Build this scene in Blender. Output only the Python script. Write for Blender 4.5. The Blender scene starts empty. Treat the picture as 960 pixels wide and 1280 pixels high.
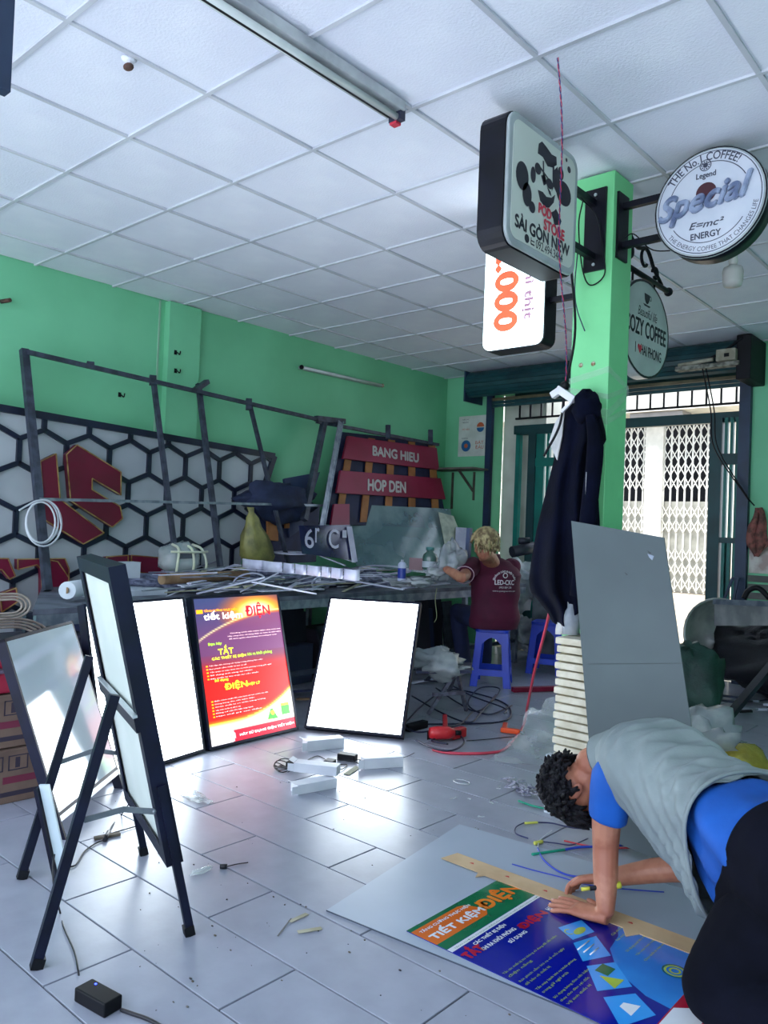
import bpy, bmesh, math, random
import numpy as np
from mathutils import Vector, Matrix, noise
random.seed(7)
PI = math.pi
SC = bpy.context.scene
COL = SC.collection
# ------------------------------------------------------------------ camera
YAW, PITCH, ROLL, FPX, EYE = -.7230, .0201, .0386, 989.4, 1.25
CEIL = 3.01
def _axes():
    cy, sy = math.cos(YAW), math.sin(YAW); cp, sp = math.cos(PITCH), math.sin(PITCH)
    f = Vector((sy*cp, cy*cp, sp)); r = Vector((cy, -sy, 0)); u = r.cross(f)
    c, s = math.cos(ROLL), math.sin(ROLL)
    return c*r+s*u, -s*r+c*u, f
AR, AU, AF = _axes()
EYEV = Vector((0, 0, EYE))
cam_data = bpy.data.cameras.new('camera'); cam = bpy.data.objects.new('camera', cam_data)
COL.objects.link(cam)
cam.matrix_world = Matrix(((AR.x, AU.x, -AF.x, 0), (AR.y, AU.y, -AF.y, 0), (AR.z, AU.z, -AF.z, EYE), (0, 0, 0, 1)))
cam_data.sensor_fit = 'VERTICAL'; cam_data.sensor_height = 36; cam_data.lens = FPX/1280*36
cam_data.clip_start = .05; cam_data.clip_end = 200
SC.camera = cam
def ray(u, v): return AF+AR*((u-480)/FPX)-AU*((v-640)/FPX)
def onz(u, v, z): d = ray(u, v); return EYEV+d*((z-EYE)/d.z)
def onx(u, v, x): d = ray(u, v); return EYEV+d*(x/d.x)
def ony(u, v, y): d = ray(u, v); return EYEV+d*(y/d.y)
def ond(u, v, t): return EYEV+ray(u, v)*t
def onplane(u, v, p, n): d = ray(u, v); return EYEV+d*((Vector(p)-EYEV).dot(n)/d.dot(n))
def pix(p):
    q = Vector(p)-EYEV; w = q.dot(AF); return (480+FPX*q.dot(AR)/w, 640-FPX*q.dot(AU)/w, w)
# ------------------------------------------------------------------ world, light, exposure
wd = bpy.data.worlds.new('sky'); SC.world = wd; wd.use_nodes = True
nt = wd.node_tree; bgn = nt.nodes['Background']
tc = nt.nodes.new('ShaderNodeTexCoord'); nz = nt.nodes.new('ShaderNodeTexNoise'); nz.inputs['Scale'].default_value = 2.5
nz.inputs['Detail'].default_value = 5
rp = nt.nodes.new('ShaderNodeValToRGB'); rp.color_ramp.elements[0].color = (.62, .74, 1, 1); rp.color_ramp.elements[1].color = (.84, .91, 1, 1)
rp.color_ramp.elements[0].position = .35; rp.color_ramp.elements[1].position = .65
nt.links.new(tc.outputs['Generated'], nz.inputs['Vector']); nt.links.new(nz.outputs['Fac'], rp.inputs['Fac'])
nt.links.new(rp.outputs['Color'], bgn.inputs['Color']); bgn.inputs['Strength'].default_value = 1.9
sun_d = bpy.data.lights.new('sun', 'SUN'); sun_d.energy = 3.0; sun_d.angle = math.radians(12); sun_d.color = (1, .95, .86)
sun = bpy.data.objects.new('sun', sun_d); COL.objects.link(sun); sun.rotation_euler = (math.radians(30), math.radians(6), 0); sun.location = (0, -8, 12)
SC.view_settings.view_transform = 'Standard'; SC.view_settings.look = 'None'; SC.view_settings.gamma = 1
SC.view_settings.use_curve_mapping = False; SC.view_settings.exposure = 0.9
# ------------------------------------------------------------------ materials
def srgb(r, g, b):
    f = lambda c: (c/255/12.92) if c <= 10 else (((c/255)+.055)/1.055)**2.4
    return (f(r), f(g), f(b))
MATS = {}
def M(name, c, c2=None, rough=.6, scale=6, metal=0, bump=0, bscale=None, alpha=1, trans=0, emit=0, spec=.5, coat=0, lo=.4, hi=.6, detail=4, stretch=None, bkind='noise', sheen=0):
    """procedural material: colour grain from noise, optional fine relief"""
    if name in MATS: return MATS[name]
    m = bpy.data.materials.new(name); m.use_nodes = True; nt = m.node_tree; b = nt.nodes['Principled BSDF']
    c = srgb(*c); c2 = srgb(*c2) if c2 else tuple(x*.88 for x in c)
    tc = nt.nodes.new('ShaderNodeTexCoord'); mp = nt.nodes.new('ShaderNodeMapping')
    if stretch: mp.inputs['Scale'].default_value = stretch
    n = nt.nodes.new('ShaderNodeTexNoise'); n.inputs['Scale'].default_value = scale; n.inputs['Detail'].default_value = detail
    r = nt.nodes.new('ShaderNodeValToRGB'); r.color_ramp.elements[0].position = lo; r.color_ramp.elements[1].position = hi
    r.color_ramp.elements[0].color = (*c2, 1); r.color_ramp.elements[1].color = (*c, 1)
    L = nt.links.new
    L(tc.outputs['Object'], mp.inputs['Vector']); L(mp.outputs['Vector'], n.inputs['Vector']); L(n.outputs['Fac'], r.inputs['Fac'])
    L(r.outputs['Color'], b.inputs['Base Color'])
    b.inputs['Roughness'].default_value = rough; b.inputs['Metallic'].default_value = metal
    b.inputs['Specular IOR Level'].default_value = spec; b.inputs['Coat Weight'].default_value = coat
    b.inputs['Coat Roughness'].default_value = .08
    if sheen: b.inputs['Sheen Weight'].default_value = sheen
    if trans: b.inputs['Transmission Weight'].default_value = trans; b.inputs['IOR'].default_value = 1.2
    if alpha < 1: b.inputs['Alpha'].default_value = alpha
    if emit: L(r.outputs['Color'], b.inputs['Emission Color']); b.inputs['Emission Strength'].default_value = emit
    if bump:
        if bkind == 'wave':
            w = nt.nodes.new('ShaderNodeTexWave'); w.inputs['Scale'].default_value = bscale or 20; w.inputs['Distortion'].default_value = 6
        else:
            w = nt.nodes.new('ShaderNodeTexNoise'); w.inputs['Scale'].default_value = bscale or scale*8; w.inputs['Detail'].default_value = 5
        bp = nt.nodes.new('ShaderNodeBump'); bp.inputs['Strength'].default_value = bump; bp.inputs['Distance'].default_value = .01
        L(mp.outputs['Vector'], w.inputs['Vector']); L(w.outputs['Fac'], bp.inputs['Height']); L(bp.outputs['Normal'], b.inputs['Normal'])
    MATS[name] = m; return m
def vcmat(name, emit=0, rough=.4):
    """printed sheet: the print's colours are stored per vertex"""
    m = bpy.data.materials.new(name); m.use_nodes = True; nt = m.node_tree; b = nt.nodes['Principled BSDF']
    a = nt.nodes.new('ShaderNodeVertexColor'); a.layer_name = 'print'
    mx = nt.nodes.new('ShaderNodeVectorMath'); mx.operation = 'SCALE'; mx.inputs['Scale'].default_value = .35 if emit else 1
    nt.links.new(a.outputs['Color'], mx.inputs[0]); nt.links.new(mx.outputs[0], b.inputs['Base Color']); b.inputs['Roughness'].default_value = rough
    if emit: nt.links.new(a.outputs['Color'], b.inputs['Emission Color']); b.inputs['Emission Strength'].default_value = emit
    return m
# ------------------------------------------------------------------ mesh building
V = lambda *a: Vector(a)
class MB:
    def __init__(s): s.v = []; s.f = []; s.smooth = set(); s.mi = {}
    def add(s, vs, fs, smooth=False, mi=0):
        o = len(s.v); s.v += [tuple(v) for v in vs]
        for f in fs:
            if smooth: s.smooth.add(len(s.f))
            if mi: s.mi[len(s.f)] = mi
            s.f.append(tuple(i+o for i in f))
        return s
    def box(s, a, b):
        (x0, y0, z0), (x1, y1, z1) = a, b
        x0, x1 = min(x0, x1), max(x0, x1); y0, y1 = min(y0, y1), max(y0, y1); z0, z1 = min(z0, z1), max(z0, z1)
        return s.add([(x0,y0,z0),(x1,y0,z0),(x1,y1,z0),(x0,y1,z0),(x0,y0,z1),(x1,y0,z1),(x1,y1,z1),(x0,y1,z1)],
              [(0,3,2,1),(4,5,6,7),(0,1,5,4),(1,2,6,5),(2,3,7,6),(3,0,4,7)])
    def obox(s, o, a, b, c):
        """box from corner o along vectors a, b, c"""
        o, a, b, c = map(Vector, (o, a, b, c))
        fl = a.cross(b).dot(c) < 0
        vs = [o, o+a, o+a+b, o+b, o+c, o+a+c, o+a+b+c, o+b+c]
        fs = [(0,3,2,1),(4,5,6,7),(0,1,5,4),(1,2,6,5),(2,3,7,6),(3,0,4,7)]
        if fl: fs = [f[::-1] for f in fs]
        return s.add(vs, fs)
    def bar(s, p, q, w, h=None, up=(0,0,1)):
        """square bar from p to q"""
        h = h or w; p, q = Vector(p), Vector(q); d = (q-p).normalized(); up = Vector(up)
        if abs(d.dot(up)) > .98: up = Vector((0,1,0))
        x = d.cross(up).normalized(); y = x.cross(d)
        return s.obox(p-x*w/2-y*h/2, x*w, y*h, q-p)
    def tube(s, path, r, n=8, cap=True, close=False):
        pts = [Vector(p) for p in path]; m = len(pts); rs = r if isinstance(r, (list, tuple)) else [r]*m
        base = len(s.v); px = None
        for i, p in enumerate(pts):
            if close: t = (pts[(i+1) % m]-pts[i-1])
            else: t = pts[min(i+1, m-1)]-pts[max(i-1, 0)]
            t = t.normalized() if t.length > 1e-9 else V(0,0,1)
            if px is None:
                a = V(0,0,1) if abs(t.z) < .9 else V(1,0,0); px = t.cross(a).normalized()
            else:
                px = (px-t*px.dot(t)); px = px.normalized() if px.length > 1e-6 else t.orthogonal().normalized()
            py = t.cross(px)
            for k in range(n):
                a = 2*PI*k/n; s.v.append(tuple(p+(px*math.cos(a)+py*math.sin(a))*rs[i]))
        rng = range(m if close else m-1)
        for i in rng:
            j = (i+1) % m
            for k in range(n):
                s.smooth.add(len(s.f)); s.f.append((base+i*n+k, base+i*n+(k+1) % n, base+j*n+(k+1) % n, base+j*n+k))
        if cap and not close:
            s.f.append(tuple(base+k for k in range(n))[::-1]); s.f.append(tuple(base+(m-1)*n+k for k in range(n)))
        return s
    def lathe(s, prof, c, n=20, axis=(0,0,1), cap=True):
        ax = Vector(axis).normalized(); x = ax.orthogonal().normalized(); y = ax.cross(x); c = Vector(c); base = len(s.v)
        for r, z in prof:
            for k in range(n):
                a = 2*PI*k/n; s.v.append(tuple(c+ax*z+(x*math.cos(a)+y*math.sin(a))*r))
        for i in range(len(prof)-1):
            for k in range(n):
                s.smooth.add(len(s.f)); s.f.append((base+i*n+k, base+i*n+(k+1) % n, base+(i+1)*n+(k+1) % n, base+(i+1)*n+k))
        if cap: s.f.append(tuple(base+k for k in range(n))[::-1]); s.f.append(tuple(base+(len(prof)-1)*n+k for k in range(n)))
        return s
    def prism(s, poly, o, ex, ey, th, smooth=False):
        """polygon in plane (o,ex,ey) extruded by th along ex x ey (centred between 0 and th)"""
        o, ex, ey = map(Vector, (o, ex, ey)); nrm = ex.cross(ey).normalized(); n = len(poly)
        area = sum(poly[i][0]*poly[(i+1) % n][1]-poly[(i+1) % n][0]*poly[i][1] for i in range(n))
        if area < 0: poly = poly[::-1]
        a = [o+ex*p[0]+ey*p[1] for p in poly]; b = [q+nrm*th for q in a]
        fs = [tuple(range(n))[::-1], tuple(range(n, 2*n))]+[(i, (i+1) % n, n+(i+1) % n, n+i) for i in range(n)]
        if th < 0: fs = [f[::-1] for f in fs]
        return s.add(a+b, fs)
    def ball(s, c, r, n=12, m=8, sc=(1,1,1)):
        c = Vector(c); prof = [(math.sin(PI*i/m), -math.cos(PI*i/m)) for i in range(m+1)]; base = len(s.v)
        for a, z in prof:
            for k in range(n):
                t = 2*PI*k/n; s.v.append((c.x+r*sc[0]*a*math.cos(t), c.y+r*sc[1]*a*math.sin(t), c.z+r*sc[2]*z))
        for i in range(m):
            for k in range(n):
                s.smooth.add(len(s.f)); s.f.append((base+i*n+k, base+i*n+(k+1) % n, base+(i+1)*n+(k+1) % n, base+(i+1)*n+k))
        return s
    def grid(s, fn, nu, nv, smooth=True, double=0):
        base = len(s.v)
        for j in range(nv+1):
            for i in range(nu+1): s.v.append(tuple(fn(i/nu, j/nv)))
        for j in range(nv):
            for i in range(nu):
                a = base+j*(nu+1)+i
                if smooth: s.smooth.add(len(s.f))
                s.f.append((a, a+1, a+nu+2, a+nu+1))
        return s
WM = {}
def wm(o):
    return WM.get(o.name, Matrix())
def setp(o, label=None, cat=None, group=None, kind=None):
    if label: o['label'] = label
    if cat: o['category'] = cat
    if group: o['group'] = group
    if kind: o['kind'] = kind
    return o
def thing(name, label, cat, loc=(0,0,0), rz=0, group=None):
    o = bpy.data.objects.new(name, None); COL.objects.link(o); o.empty_display_size = .1
    o.location = loc; o.rotation_euler = (0, 0, rz)
    WM[o.name] = Matrix.Translation(Vector(loc)) @ Matrix.Rotation(rz, 4, 'Z')
    return setp(o, label, cat, group)
def obj(name, mb, mat, parent=None, origin=None, local=False, label=None, cat=None, group=None, kind=None, merge=0, bevel=0, mods=None):
    """link a mesh object; vertices are given in world space unless local"""
    me = bpy.data.meshes.new(name)
    vs = mb.v
    pm = wm(parent) if parent else Matrix()
    if local: mw = pm; base = Vector((0,0,0))
    if not local:
        if parent: inv = pm.inverted(); vs = [tuple(inv @ Vector(v)) for v in vs]
        else:
            if origin is None:
                a = np.array(vs); origin = ((a[:,0].min()+a[:,0].max())/2, (a[:,1].min()+a[:,1].max())/2, a[:,2].min())
            origin = Vector(origin); vs = [tuple(Vector(v)-origin) for v in vs]
    me.from_pydata(vs, [], mb.f)
    mats = mat if isinstance(mat, (list, tuple)) else [mat]
    for m in mats: me.materials.append(m)
    if mb.smooth:
        a = np.zeros(len(me.polygons), bool)
        for i in mb.smooth:
            if i < len(a): a[i] = True
        me.polygons.foreach_set('use_smooth', a)
    for i, k in mb.mi.items(): me.polygons[i].material_index = k
    me.update()
    if merge:
        bm = bmesh.new(); bm.from_mesh(me); bmesh.ops.remove_doubles(bm, verts=bm.verts, dist=merge); bm.to_mesh(me); bm.free()
    o = bpy.data.objects.new(name, me); COL.objects.link(o)
    if parent: o.parent = parent; WM[o.name] = pm.copy()
    elif not local: o.location = origin; WM[o.name] = Matrix.Translation(origin)
    if bevel:
        b = o.modifiers.new('bevel', 'BEVEL'); b.width = bevel; b.segments = 2; b.limit_method = 'ANGLE'; b.angle_limit = .6
    for t, kw in (mods or []):
        m = o.modifiers.new(t.lower(), t)
        for k, v in kw.items(): setattr(m, k, v)
    return setp(o, label, cat, group, kind)
def struct(name, mb, mat, parent=None, **k): return obj(name, mb, mat, parent, kind=None if parent else 'structure', **k)
def dup(root, loc, rz=None, label=None, group=None):
    r = root.copy(); COL.objects.link(r); r.location = loc
    if rz is not None: r.rotation_euler = (0, 0, rz)
    if label: r['label'] = label
    if group: r['group'] = group
    WM[r.name] = Matrix.Translation(Vector(loc)) @ Matrix.Rotation(r.rotation_euler.z, 4, 'Z')
    for ch in [c for c in root.children]:
        c = ch.copy(); COL.objects.link(c); c.parent = r; WM[c.name] = WM[r.name]
        for g in list(ch.children):
            d = g.copy(); COL.objects.link(d); d.parent = c; WM[d.name] = WM[r.name]
    return r
# ------------------------------------------------------------------ lettering
_FC = {}
def glyphs(text, shear=0):
    """mesh of a string in the built-in font, normalised to cap height"""
    key = (text, shear)
    if key in _FC: return _FC[key]
    cu = bpy.data.curves.new('t', 'FONT'); cu.body = text; cu.resolution_u = 4; cu.shear = shear
    ob = bpy.data.objects.new('t', cu); COL.objects.link(ob)
    dg = bpy.context.evaluated_depsgraph_get(); me = bpy.data.meshes.new_from_object(ob.evaluated_get(dg))
    vs = [tuple(v.co[:2]) for v in me.vertices]; fs = [tuple(p.vertices) for p in me.polygons]
    bpy.data.objects.remove(ob); bpy.data.curves.remove(cu); bpy.data.meshes.remove(me)
    _FC[key] = (vs, fs); return _FC[key]
def text(mb, s, o, ex, ey, w, h, off=.001, shear=0, fat=0, align='L', arc=None, keep=False, mi=0):
    """put string s in the box of width w (along ex) and height h (along ey) whose lower-left is o;
    arc=(radius, centre angle, inward) bends it round a circle centred on o"""
    vs, fs = glyphs(s, shear)
    if not vs: return
    a = np.array(vs); x0, x1 = a[:,0].min(), a[:,0].max(); y0, y1 = a[:,1].min(), a[:,1].max()
    ex, ey, o = Vector(ex), Vector(ey), Vector(o); n = ex.cross(ey).normalized()
    def place(dx=0, dy=0):
        out = []
        for (x, y) in vs:
            X = (x-x0)/(x1-x0)*w+dx; Y = (y-y0)/(y1-y0)*h+dy
            if arc:
                R, a0, sgn = arc
                th = a0-sgn*(X-w/2)/R; rr = R+sgn*(Y-(h/2)) if sgn > 0 else R-(Y-h/2)
                out.append(o+ex*(rr*math.cos(th))+ey*(rr*math.sin(th))+n*off)
            else: out.append(o+ex*X+ey*Y+n*off)
        return out
    mb.add(place(), fs, mi=mi)
    if fat:
        for k, (dx, dy) in enumerate(((fat, 0), (-fat, 0), (0, fat), (0, -fat))):
            off += .00007; mb.add(place(dx, dy), fs, mi=mi)
def disc(mb, o, ex, ey, r, off=.001, n=24, ry=None, r0=0, a0=0, a1=2*PI, mi=0):
    """flat disc or ring sector on a surface"""
    o, ex, ey = map(Vector, (o, ex, ey)); nn = ex.cross(ey).normalized(); ry = ry or r
    P = lambda a, q: o+ex*(r*q*math.cos(a))+ey*(ry*q*math.sin(a))+nn*off
    full = abs(a1-a0-2*PI) < 1e-6
    if r0 == 0 and full: mb.add([P(2*PI*k/n, 1) for k in range(n)], [tuple(range(n))], mi=mi)
    else:
        q = r0/r; vs = []
        for k in range(n+1): a = a0+(a1-a0)*k/n; vs += [P(a, q), P(a, 1)]
        mb.add(vs, [(2*k, 2*k+1, 2*k+3, 2*k+2) for k in range(n)], mi=mi)
def poly(mb, pts, o, ex, ey, off=.001, mi=0):
    o, ex, ey = map(Vector, (o, ex, ey)); nn = ex.cross(ey).normalized(); n = len(pts)
    area = sum(pts[i][0]*pts[(i+1) % n][1]-pts[(i+1) % n][0]*pts[i][1] for i in range(n))
    if area < 0: pts = pts[::-1]
    mb.add([o+ex*p[0]+ey*p[1]+nn*off for p in pts], [tuple(range(n))], mi=mi)
def rrect(w, h, r, n=5):
    out = []
    for cx, cy, a in ((w-r, r, -PI/2), (w-r, h-r, 0), (r, h-r, PI/2), (r, r, PI)):
        out += [(cx+r*math.cos(a+PI/2*k/n), cy+r*math.sin(a+PI/2*k/n)) for k in range(n+1)]
    return out
def spline(pts, n=6):
    """Catmull-Rom through the points"""
    p = [Vector(q) for q in pts]; p = [p[0]*2-p[1]]+p+[p[-1]*2-p[-2]]; out = []
    for i in range(1, len(p)-2):
        for k in range(n):
            t = k/n; a, b, c, d = p[i-1], p[i], p[i+1], p[i+2]
            out.append(.5*((2*b)+(c-a)*t+(2*a-5*b+4*c-d)*t*t+(3*b-a-3*c+d)*t*t*t))
    out.append(p[-2]); return out
def wob(p, a, s, seed=0): return noise.noise_vector(Vector(p)*s+V(seed, seed*1.7, 0))*a
# ================================================================== room shell
XL, YB, XR, YF = -5.58, 7.36, 3.0, -1.2
green = M('green_wall_paint', (122, 204, 158), (114, 194, 148), rough=.55, scale=1.3, bump=.06, bscale=40)
greend = M('green_pillar_paint', (128, 220, 152), (120, 210, 144), rough=.5, scale=2.5, bump=.05, bscale=30)
tilem = M('ceiling_tile_white', (234, 238, 250), (228, 232, 246), rough=.85, scale=3, bump=.25, bscale=90)
gridm = M('ceiling_grid_paint', (206, 210, 218), (186, 190, 200), rough=.5, scale=2)
floorm = M('glazed_floor_tile', (158, 163, 178), (140, 145, 160), rough=.3, scale=5, bump=.03, bscale=60, spec=.5, lo=.35, hi=.7)
groutm = M('dark_grout', (84, 86, 92), (60, 62, 68), rough=.9, scale=30)
whitepl = M('white_plaster', (215, 214, 205), (190, 188, 178), rough=.8, scale=2)
tealm = M('teal_gate_paint', (8, 118, 106), (6, 100, 92), rough=.4, scale=3)
tealdk = M('dark_teal_paint', (14, 66, 70), (10, 54, 58), rough=.45, scale=3)
navyst = M('dark_blue_steel', (30, 52, 82), (24, 42, 68), rough=.45, scale=4)
def inview(pts, pad=30):
    """does any of the points (or their mean) fall in the picture"""
    c = sum((Vector(p) for p in pts), Vector())/len(pts)
    for p in list(pts)+[c]:
        u, v, w = pix(p)
        if w > .05 and -pad < u < 960+pad and -pad < v < 1280+pad: return True
    return False
# ---- floor: screed with individual tiles laid in running bond
S = .8175; T = .2656; X0 = -1.639*1.25; Y0 = 1.034*1.25; G = .003
fl = struct('floor', MB().box((XL, YF, -.05), (XR, YB, -.006)), groutm)
cands = []
j0 = int(math.floor((YF-Y0)/T)); j1 = int(math.ceil((YB-Y0)/T))
tiles = []
for j in range(j0, j1):
    ya, yb = Y0+j*T, Y0+(j+1)*T
    off = 0 if j % 2 else S/2
    k0 = int((XL-X0)/S)-2
    for k in range(k0, k0+15):
        xa = X0+off+k*S; xb = xa+S
        xa2, xb2, ya2, yb2 = max(xa, XL), min(xb, XR), max(ya, YF), min(yb, YB)
        if xb2-xa2 < .02 or yb2-ya2 < .02: continue
        q = (xa2+G, ya2+G, xb2-G, yb2-G)
        pts = [(q[0], q[1], 0), (q[2], q[1], 0), (q[2], q[3], 0), (q[0], q[3], 0)]
        d = math.hypot((xa2+xb2)/2, (ya2+yb2)/2)
        tiles.append((inview(pts), -d, q))
vis = sorted([t for t in tiles if t[0]], key=lambda t: -t[1])
rest = MB()
shared = {}
for i, (iv, d, q) in enumerate(vis[:290]):
    w, h = round(q[2]-q[0], 3), round(q[3]-q[1], 3)
    if (w, h) not in shared:
        mb = MB(); b = .0012
        mb.add([(0,0,-.006),(w,0,-.006),(w,h,-.006),(0,h,-.006),(0,0,-b),(w,0,-b),(w,h,-b),(0,h,-b),(b,b,0),(w-b,b,0),(w-b,h-b,0),(b,h-b,0)],
               [(0,1,5,4),(1,2,6,5),(2,3,7,6),(3,0,4,7),(4,5,9,8),(5,6,10,9),(6,7,11,10),(7,4,8,11),(8,9,10,11)])
        o = obj('floor_tile', mb, floorm, fl, local=True); shared[(w, h)] = o.data
    else:
        o = bpy.data.objects.new('floor_tile', shared[(w, h)]); COL.objects.link(o); o.parent = fl
    o.location = Vector((q[0], q[1], random.uniform(-.0004, .0004)))-fl.location
for iv, d, q in vis[290:]+[t for t in tiles if not t[0]]:
    rest.box((q[0], q[1], -.006), (q[2], q[3], 0))
obj('floor_tile_field', rest, floorm, fl, kind='stuff')
# ---- ceiling: slab, T-bar grid, lay-in tiles
A = .6
cx0 = -1.553*1.7615; cy0 = .7359*1.7615
ce = struct('ceiling', MB().box((XL, YF, CEIL+.03), (XR, YB+.3, CEIL+.09)), whitepl)
gx = [cx0-k*A for k in range(-12, 8) if XL < cx0-k*A < XR]; gy = [cy0+k*A for k in range(-8, 14) if YF < cy0+k*A < YB]
for y in gy: obj('grid_bar', MB().box((XL, y-.0095, CEIL-.004), (XR, y+.0095, CEIL+.02)), gridm, ce)
for x in gx: obj('grid_bar', MB().box((x-.0095, YF, CEIL-.0035), (x+.0095, YB, CEIL+.0195)), gridm, ce)
rest = MB(); cs = {}
xs = sorted([XL]+gx+[XR]); ys = [YF]+gy+[YB]; cnt = 0
for i in range(len(xs)-1):
    for j in range(len(ys)-1):
        a, b, c, d = xs[i]+.01, ys[j]+.01, xs[i+1]-.01, ys[j+1]-.01
        if c-a < .03 or d-b < .03: continue
        pts = [(a,b,CEIL),(c,b,CEIL),(c,d,CEIL),(a,d,CEIL)]
        if inview(pts) and cnt < 290:
            cnt += 1; k = (round(c-a, 3), round(d-b, 3))
            if k not in cs:
                o = obj('ceiling_tile', MB().box((0,0,0), (k[0], k[1], .012)), tilem, ce, local=True); cs[k] = o.data
            else:
                o = bpy.data.objects.new('ceiling_tile', cs[k]); COL.objects.link(o); o.parent = ce
            o.location = Vector((a, b, CEIL+random.uniform(.004, .007)))-ce.location
        else: rest.box((a, b, CEIL+.005), (c, d, CEIL+.017))
obj('ceiling_tile_field', rest, tilem, ce, kind='stuff')
# ---- walls
wl = struct('wall_left', MB().box((XL-.2, YF, 0), (XL, YB+.25, CEIL+.03)), green)
struct('trim_1', MB().box((XL, 3.56, 0), (XL+.07, 3.86, CEIL-.006)), green)         # engaged column on the left wall
struct('trim_2', MB().box((XL+.0, 3.50, 0), (XL+.012, 3.513, CEIL-.006)), M('grey_conduit', (150, 190, 165), rough=.5))
DX0, DX1, DZ = -4.96, -2.25, 2.68
wb = MB().box((XL-.2, YB, 0), (DX0, YB+.25, CEIL+.03)).box((DX1, YB, 0), (XR+.2, YB+.25, CEIL+.03)).box((DX0, YB, 2.8), (DX1, YB+.25, CEIL+.03))
wbo = struct('wall_back', wb, green)
struct('wall_right', MB().box((XR, YF, 0), (XR+.2, YB+.25, CEIL+.03)), green)
# white outer jamb beyond the left frame of the doorway
struct('trim_3', MB().box((DX0+.01, YB+.26, 0), (DX0+.55, YB+.62, 3.2)), whitepl)
# dark blue steel guide rails at both sides of the opening
r1 = MB().box((DX0-.03, YB-.05, 0), (DX0+.045, YB+.0, 2.8)); struct('trim_4', r1, navyst)
r1 = MB().box((DX1-.045, YB-.06, 0), (DX1+.05, YB+.0, 2.8)); struct('trim_5', r1, navyst)
# lower right: grooved panel and tile under the green wall
obj('wainscot_tile', MB().box((DX1+.06, YB-.012, .98), (DX1+.6, YB, 1.28)), M('marbled_tile', (196, 190, 180), (150, 128, 118), rough=.3, scale=9), wbo)
obj('wainscot_tile', MB().box((DX1+.61, YB-.012, .98), (DX1+1.15, YB, 1.28)), MATS['marbled_tile'], wbo)
for k in range(12):
    z = .08+k*.075
    obj('slat', MB().box((DX1+.06, YB-.03, z), (DX1+1.4, YB, z+.055)), M('grey_slat', (104, 104, 100), (80, 80, 78), rough=.6), wbo)
# ================================================================== outside: street, house across, gates, rolling shutter
road = M('sunlit_concrete', (196, 180, 156), (180, 164, 140), rough=.9, scale=1.5, bump=.2)
struct('ground', MB().box((-30, YB+.02, -.12), (20, 24, -.02)).box((-30, YB+.02, -.121), (-29.9, YB+.1, -.12)), road)
struct('ground_front', MB().box((-30, -14, -.12), (20, YF-.02, -.02)), M('bounce_paving', (232, 234, 238), (214, 216, 222), rough=.9, scale=2))  # unseen ground behind the camera, made extra pale to bounce light indoors
gw = M('white_gate_paint', (196, 196, 188), (176, 176, 168), rough=.5, scale=3)
hw = M('cream_house_wall', (226, 222, 208), (208, 202, 186), rough=.8, scale=1)
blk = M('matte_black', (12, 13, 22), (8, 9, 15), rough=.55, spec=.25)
GY = 18.7
gx0, gx1 = -13.0, onx(893, 700, 0.0001).x if False else ony(896, 650, GY).x
gz1 = ony(850, 536, GY).z
h = thing('house_front', 'pale house front across the street with white folding steel gate', 'building', ((gx0+gx1)/2, GY+.1, 0))
obj('wall', MB().box((gx1, GY+.02, 0), (gx1+6, GY+.3, 7)).box((gx0-8, GY+.02, 0), (gx0, GY+.3, 7)).box((gx0, GY+.02, gz1+.35), (gx1, GY+.3, 7)), hw, h)
obj('canopy', MB().box((gx0-1, GY-.9, gz1+.32), (gx1+3, GY+.1, gz1+1.0)), gw, h)
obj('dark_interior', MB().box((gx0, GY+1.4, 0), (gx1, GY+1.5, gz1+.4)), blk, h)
pl = MB()
for z0, z1 in ((.02, 2.15),): pl.box((gx0, GY+.06, z0), (gx1, GY+.08, z1))
obj('backing_sheet', pl, M('gate_sheet', (150, 150, 142), (136, 136, 128), rough=.6), h)
lat = MB(); px_ = .17; n = int((gx1-gx0)/px_)
for i in range(n+1):
    x = gx0+i*px_
    lat.box((x-.018, GY-.03, 0), (x+.018, GY, gz1+.3))
z = .05; rows = []
while z < gz1+.2:
    rows.append(z); z += .34
for r_, z in enumerate(rows):
    if r_ in (3, 6): continue
    for i in range(n):
        x = gx0+i*px_
        lat.bar((x, GY-.04, z), (x+px_, GY-.04, z+.3), .022, .012, up=(0,1,0)); lat.bar((x+px_, GY-.05, z), (x, GY-.05, z+.3), .022, .012, up=(0,1,0))
obj('folding_gate', lat, gw, h, kind='stuff')
xm = ony(817, 650, GY).x
obj('gate_post', MB().box((xm-.22, GY-.1, 0), (xm+.22, GY+.05, gz1+.3)), gw, h)
o = obj('handle', MB().box((xm+.02, GY-.16, .95), (xm+.06, GY-.1, 1.25)), navyst, h)
lm = M('lamp_housing', (110, 108, 104), rough=.4)
for u, w_ in ((806, .5), (836, .85)):
    c = ony(u, 537, GY-.5)
    g_ = thing('flood_lamp', 'small flat flood lamp under the white canopy across the street' if w_ < .6 else 'larger flat flood lamp under the white canopy across the street', 'lamp', (c.x, c.y, gz1+.28))
    obj('housing', MB().box((c.x-w_/2, c.y-.3, gz1+.2), (c.x+w_/2, c.y+.25, gz1+.31)), lm, g_)
    obj('lens', MB().box((c.x-w_/2+.06, c.y-.24, gz1+.17), (c.x+w_/2-.06, c.y+.2, gz1+.2)), gw, g_)
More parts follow.
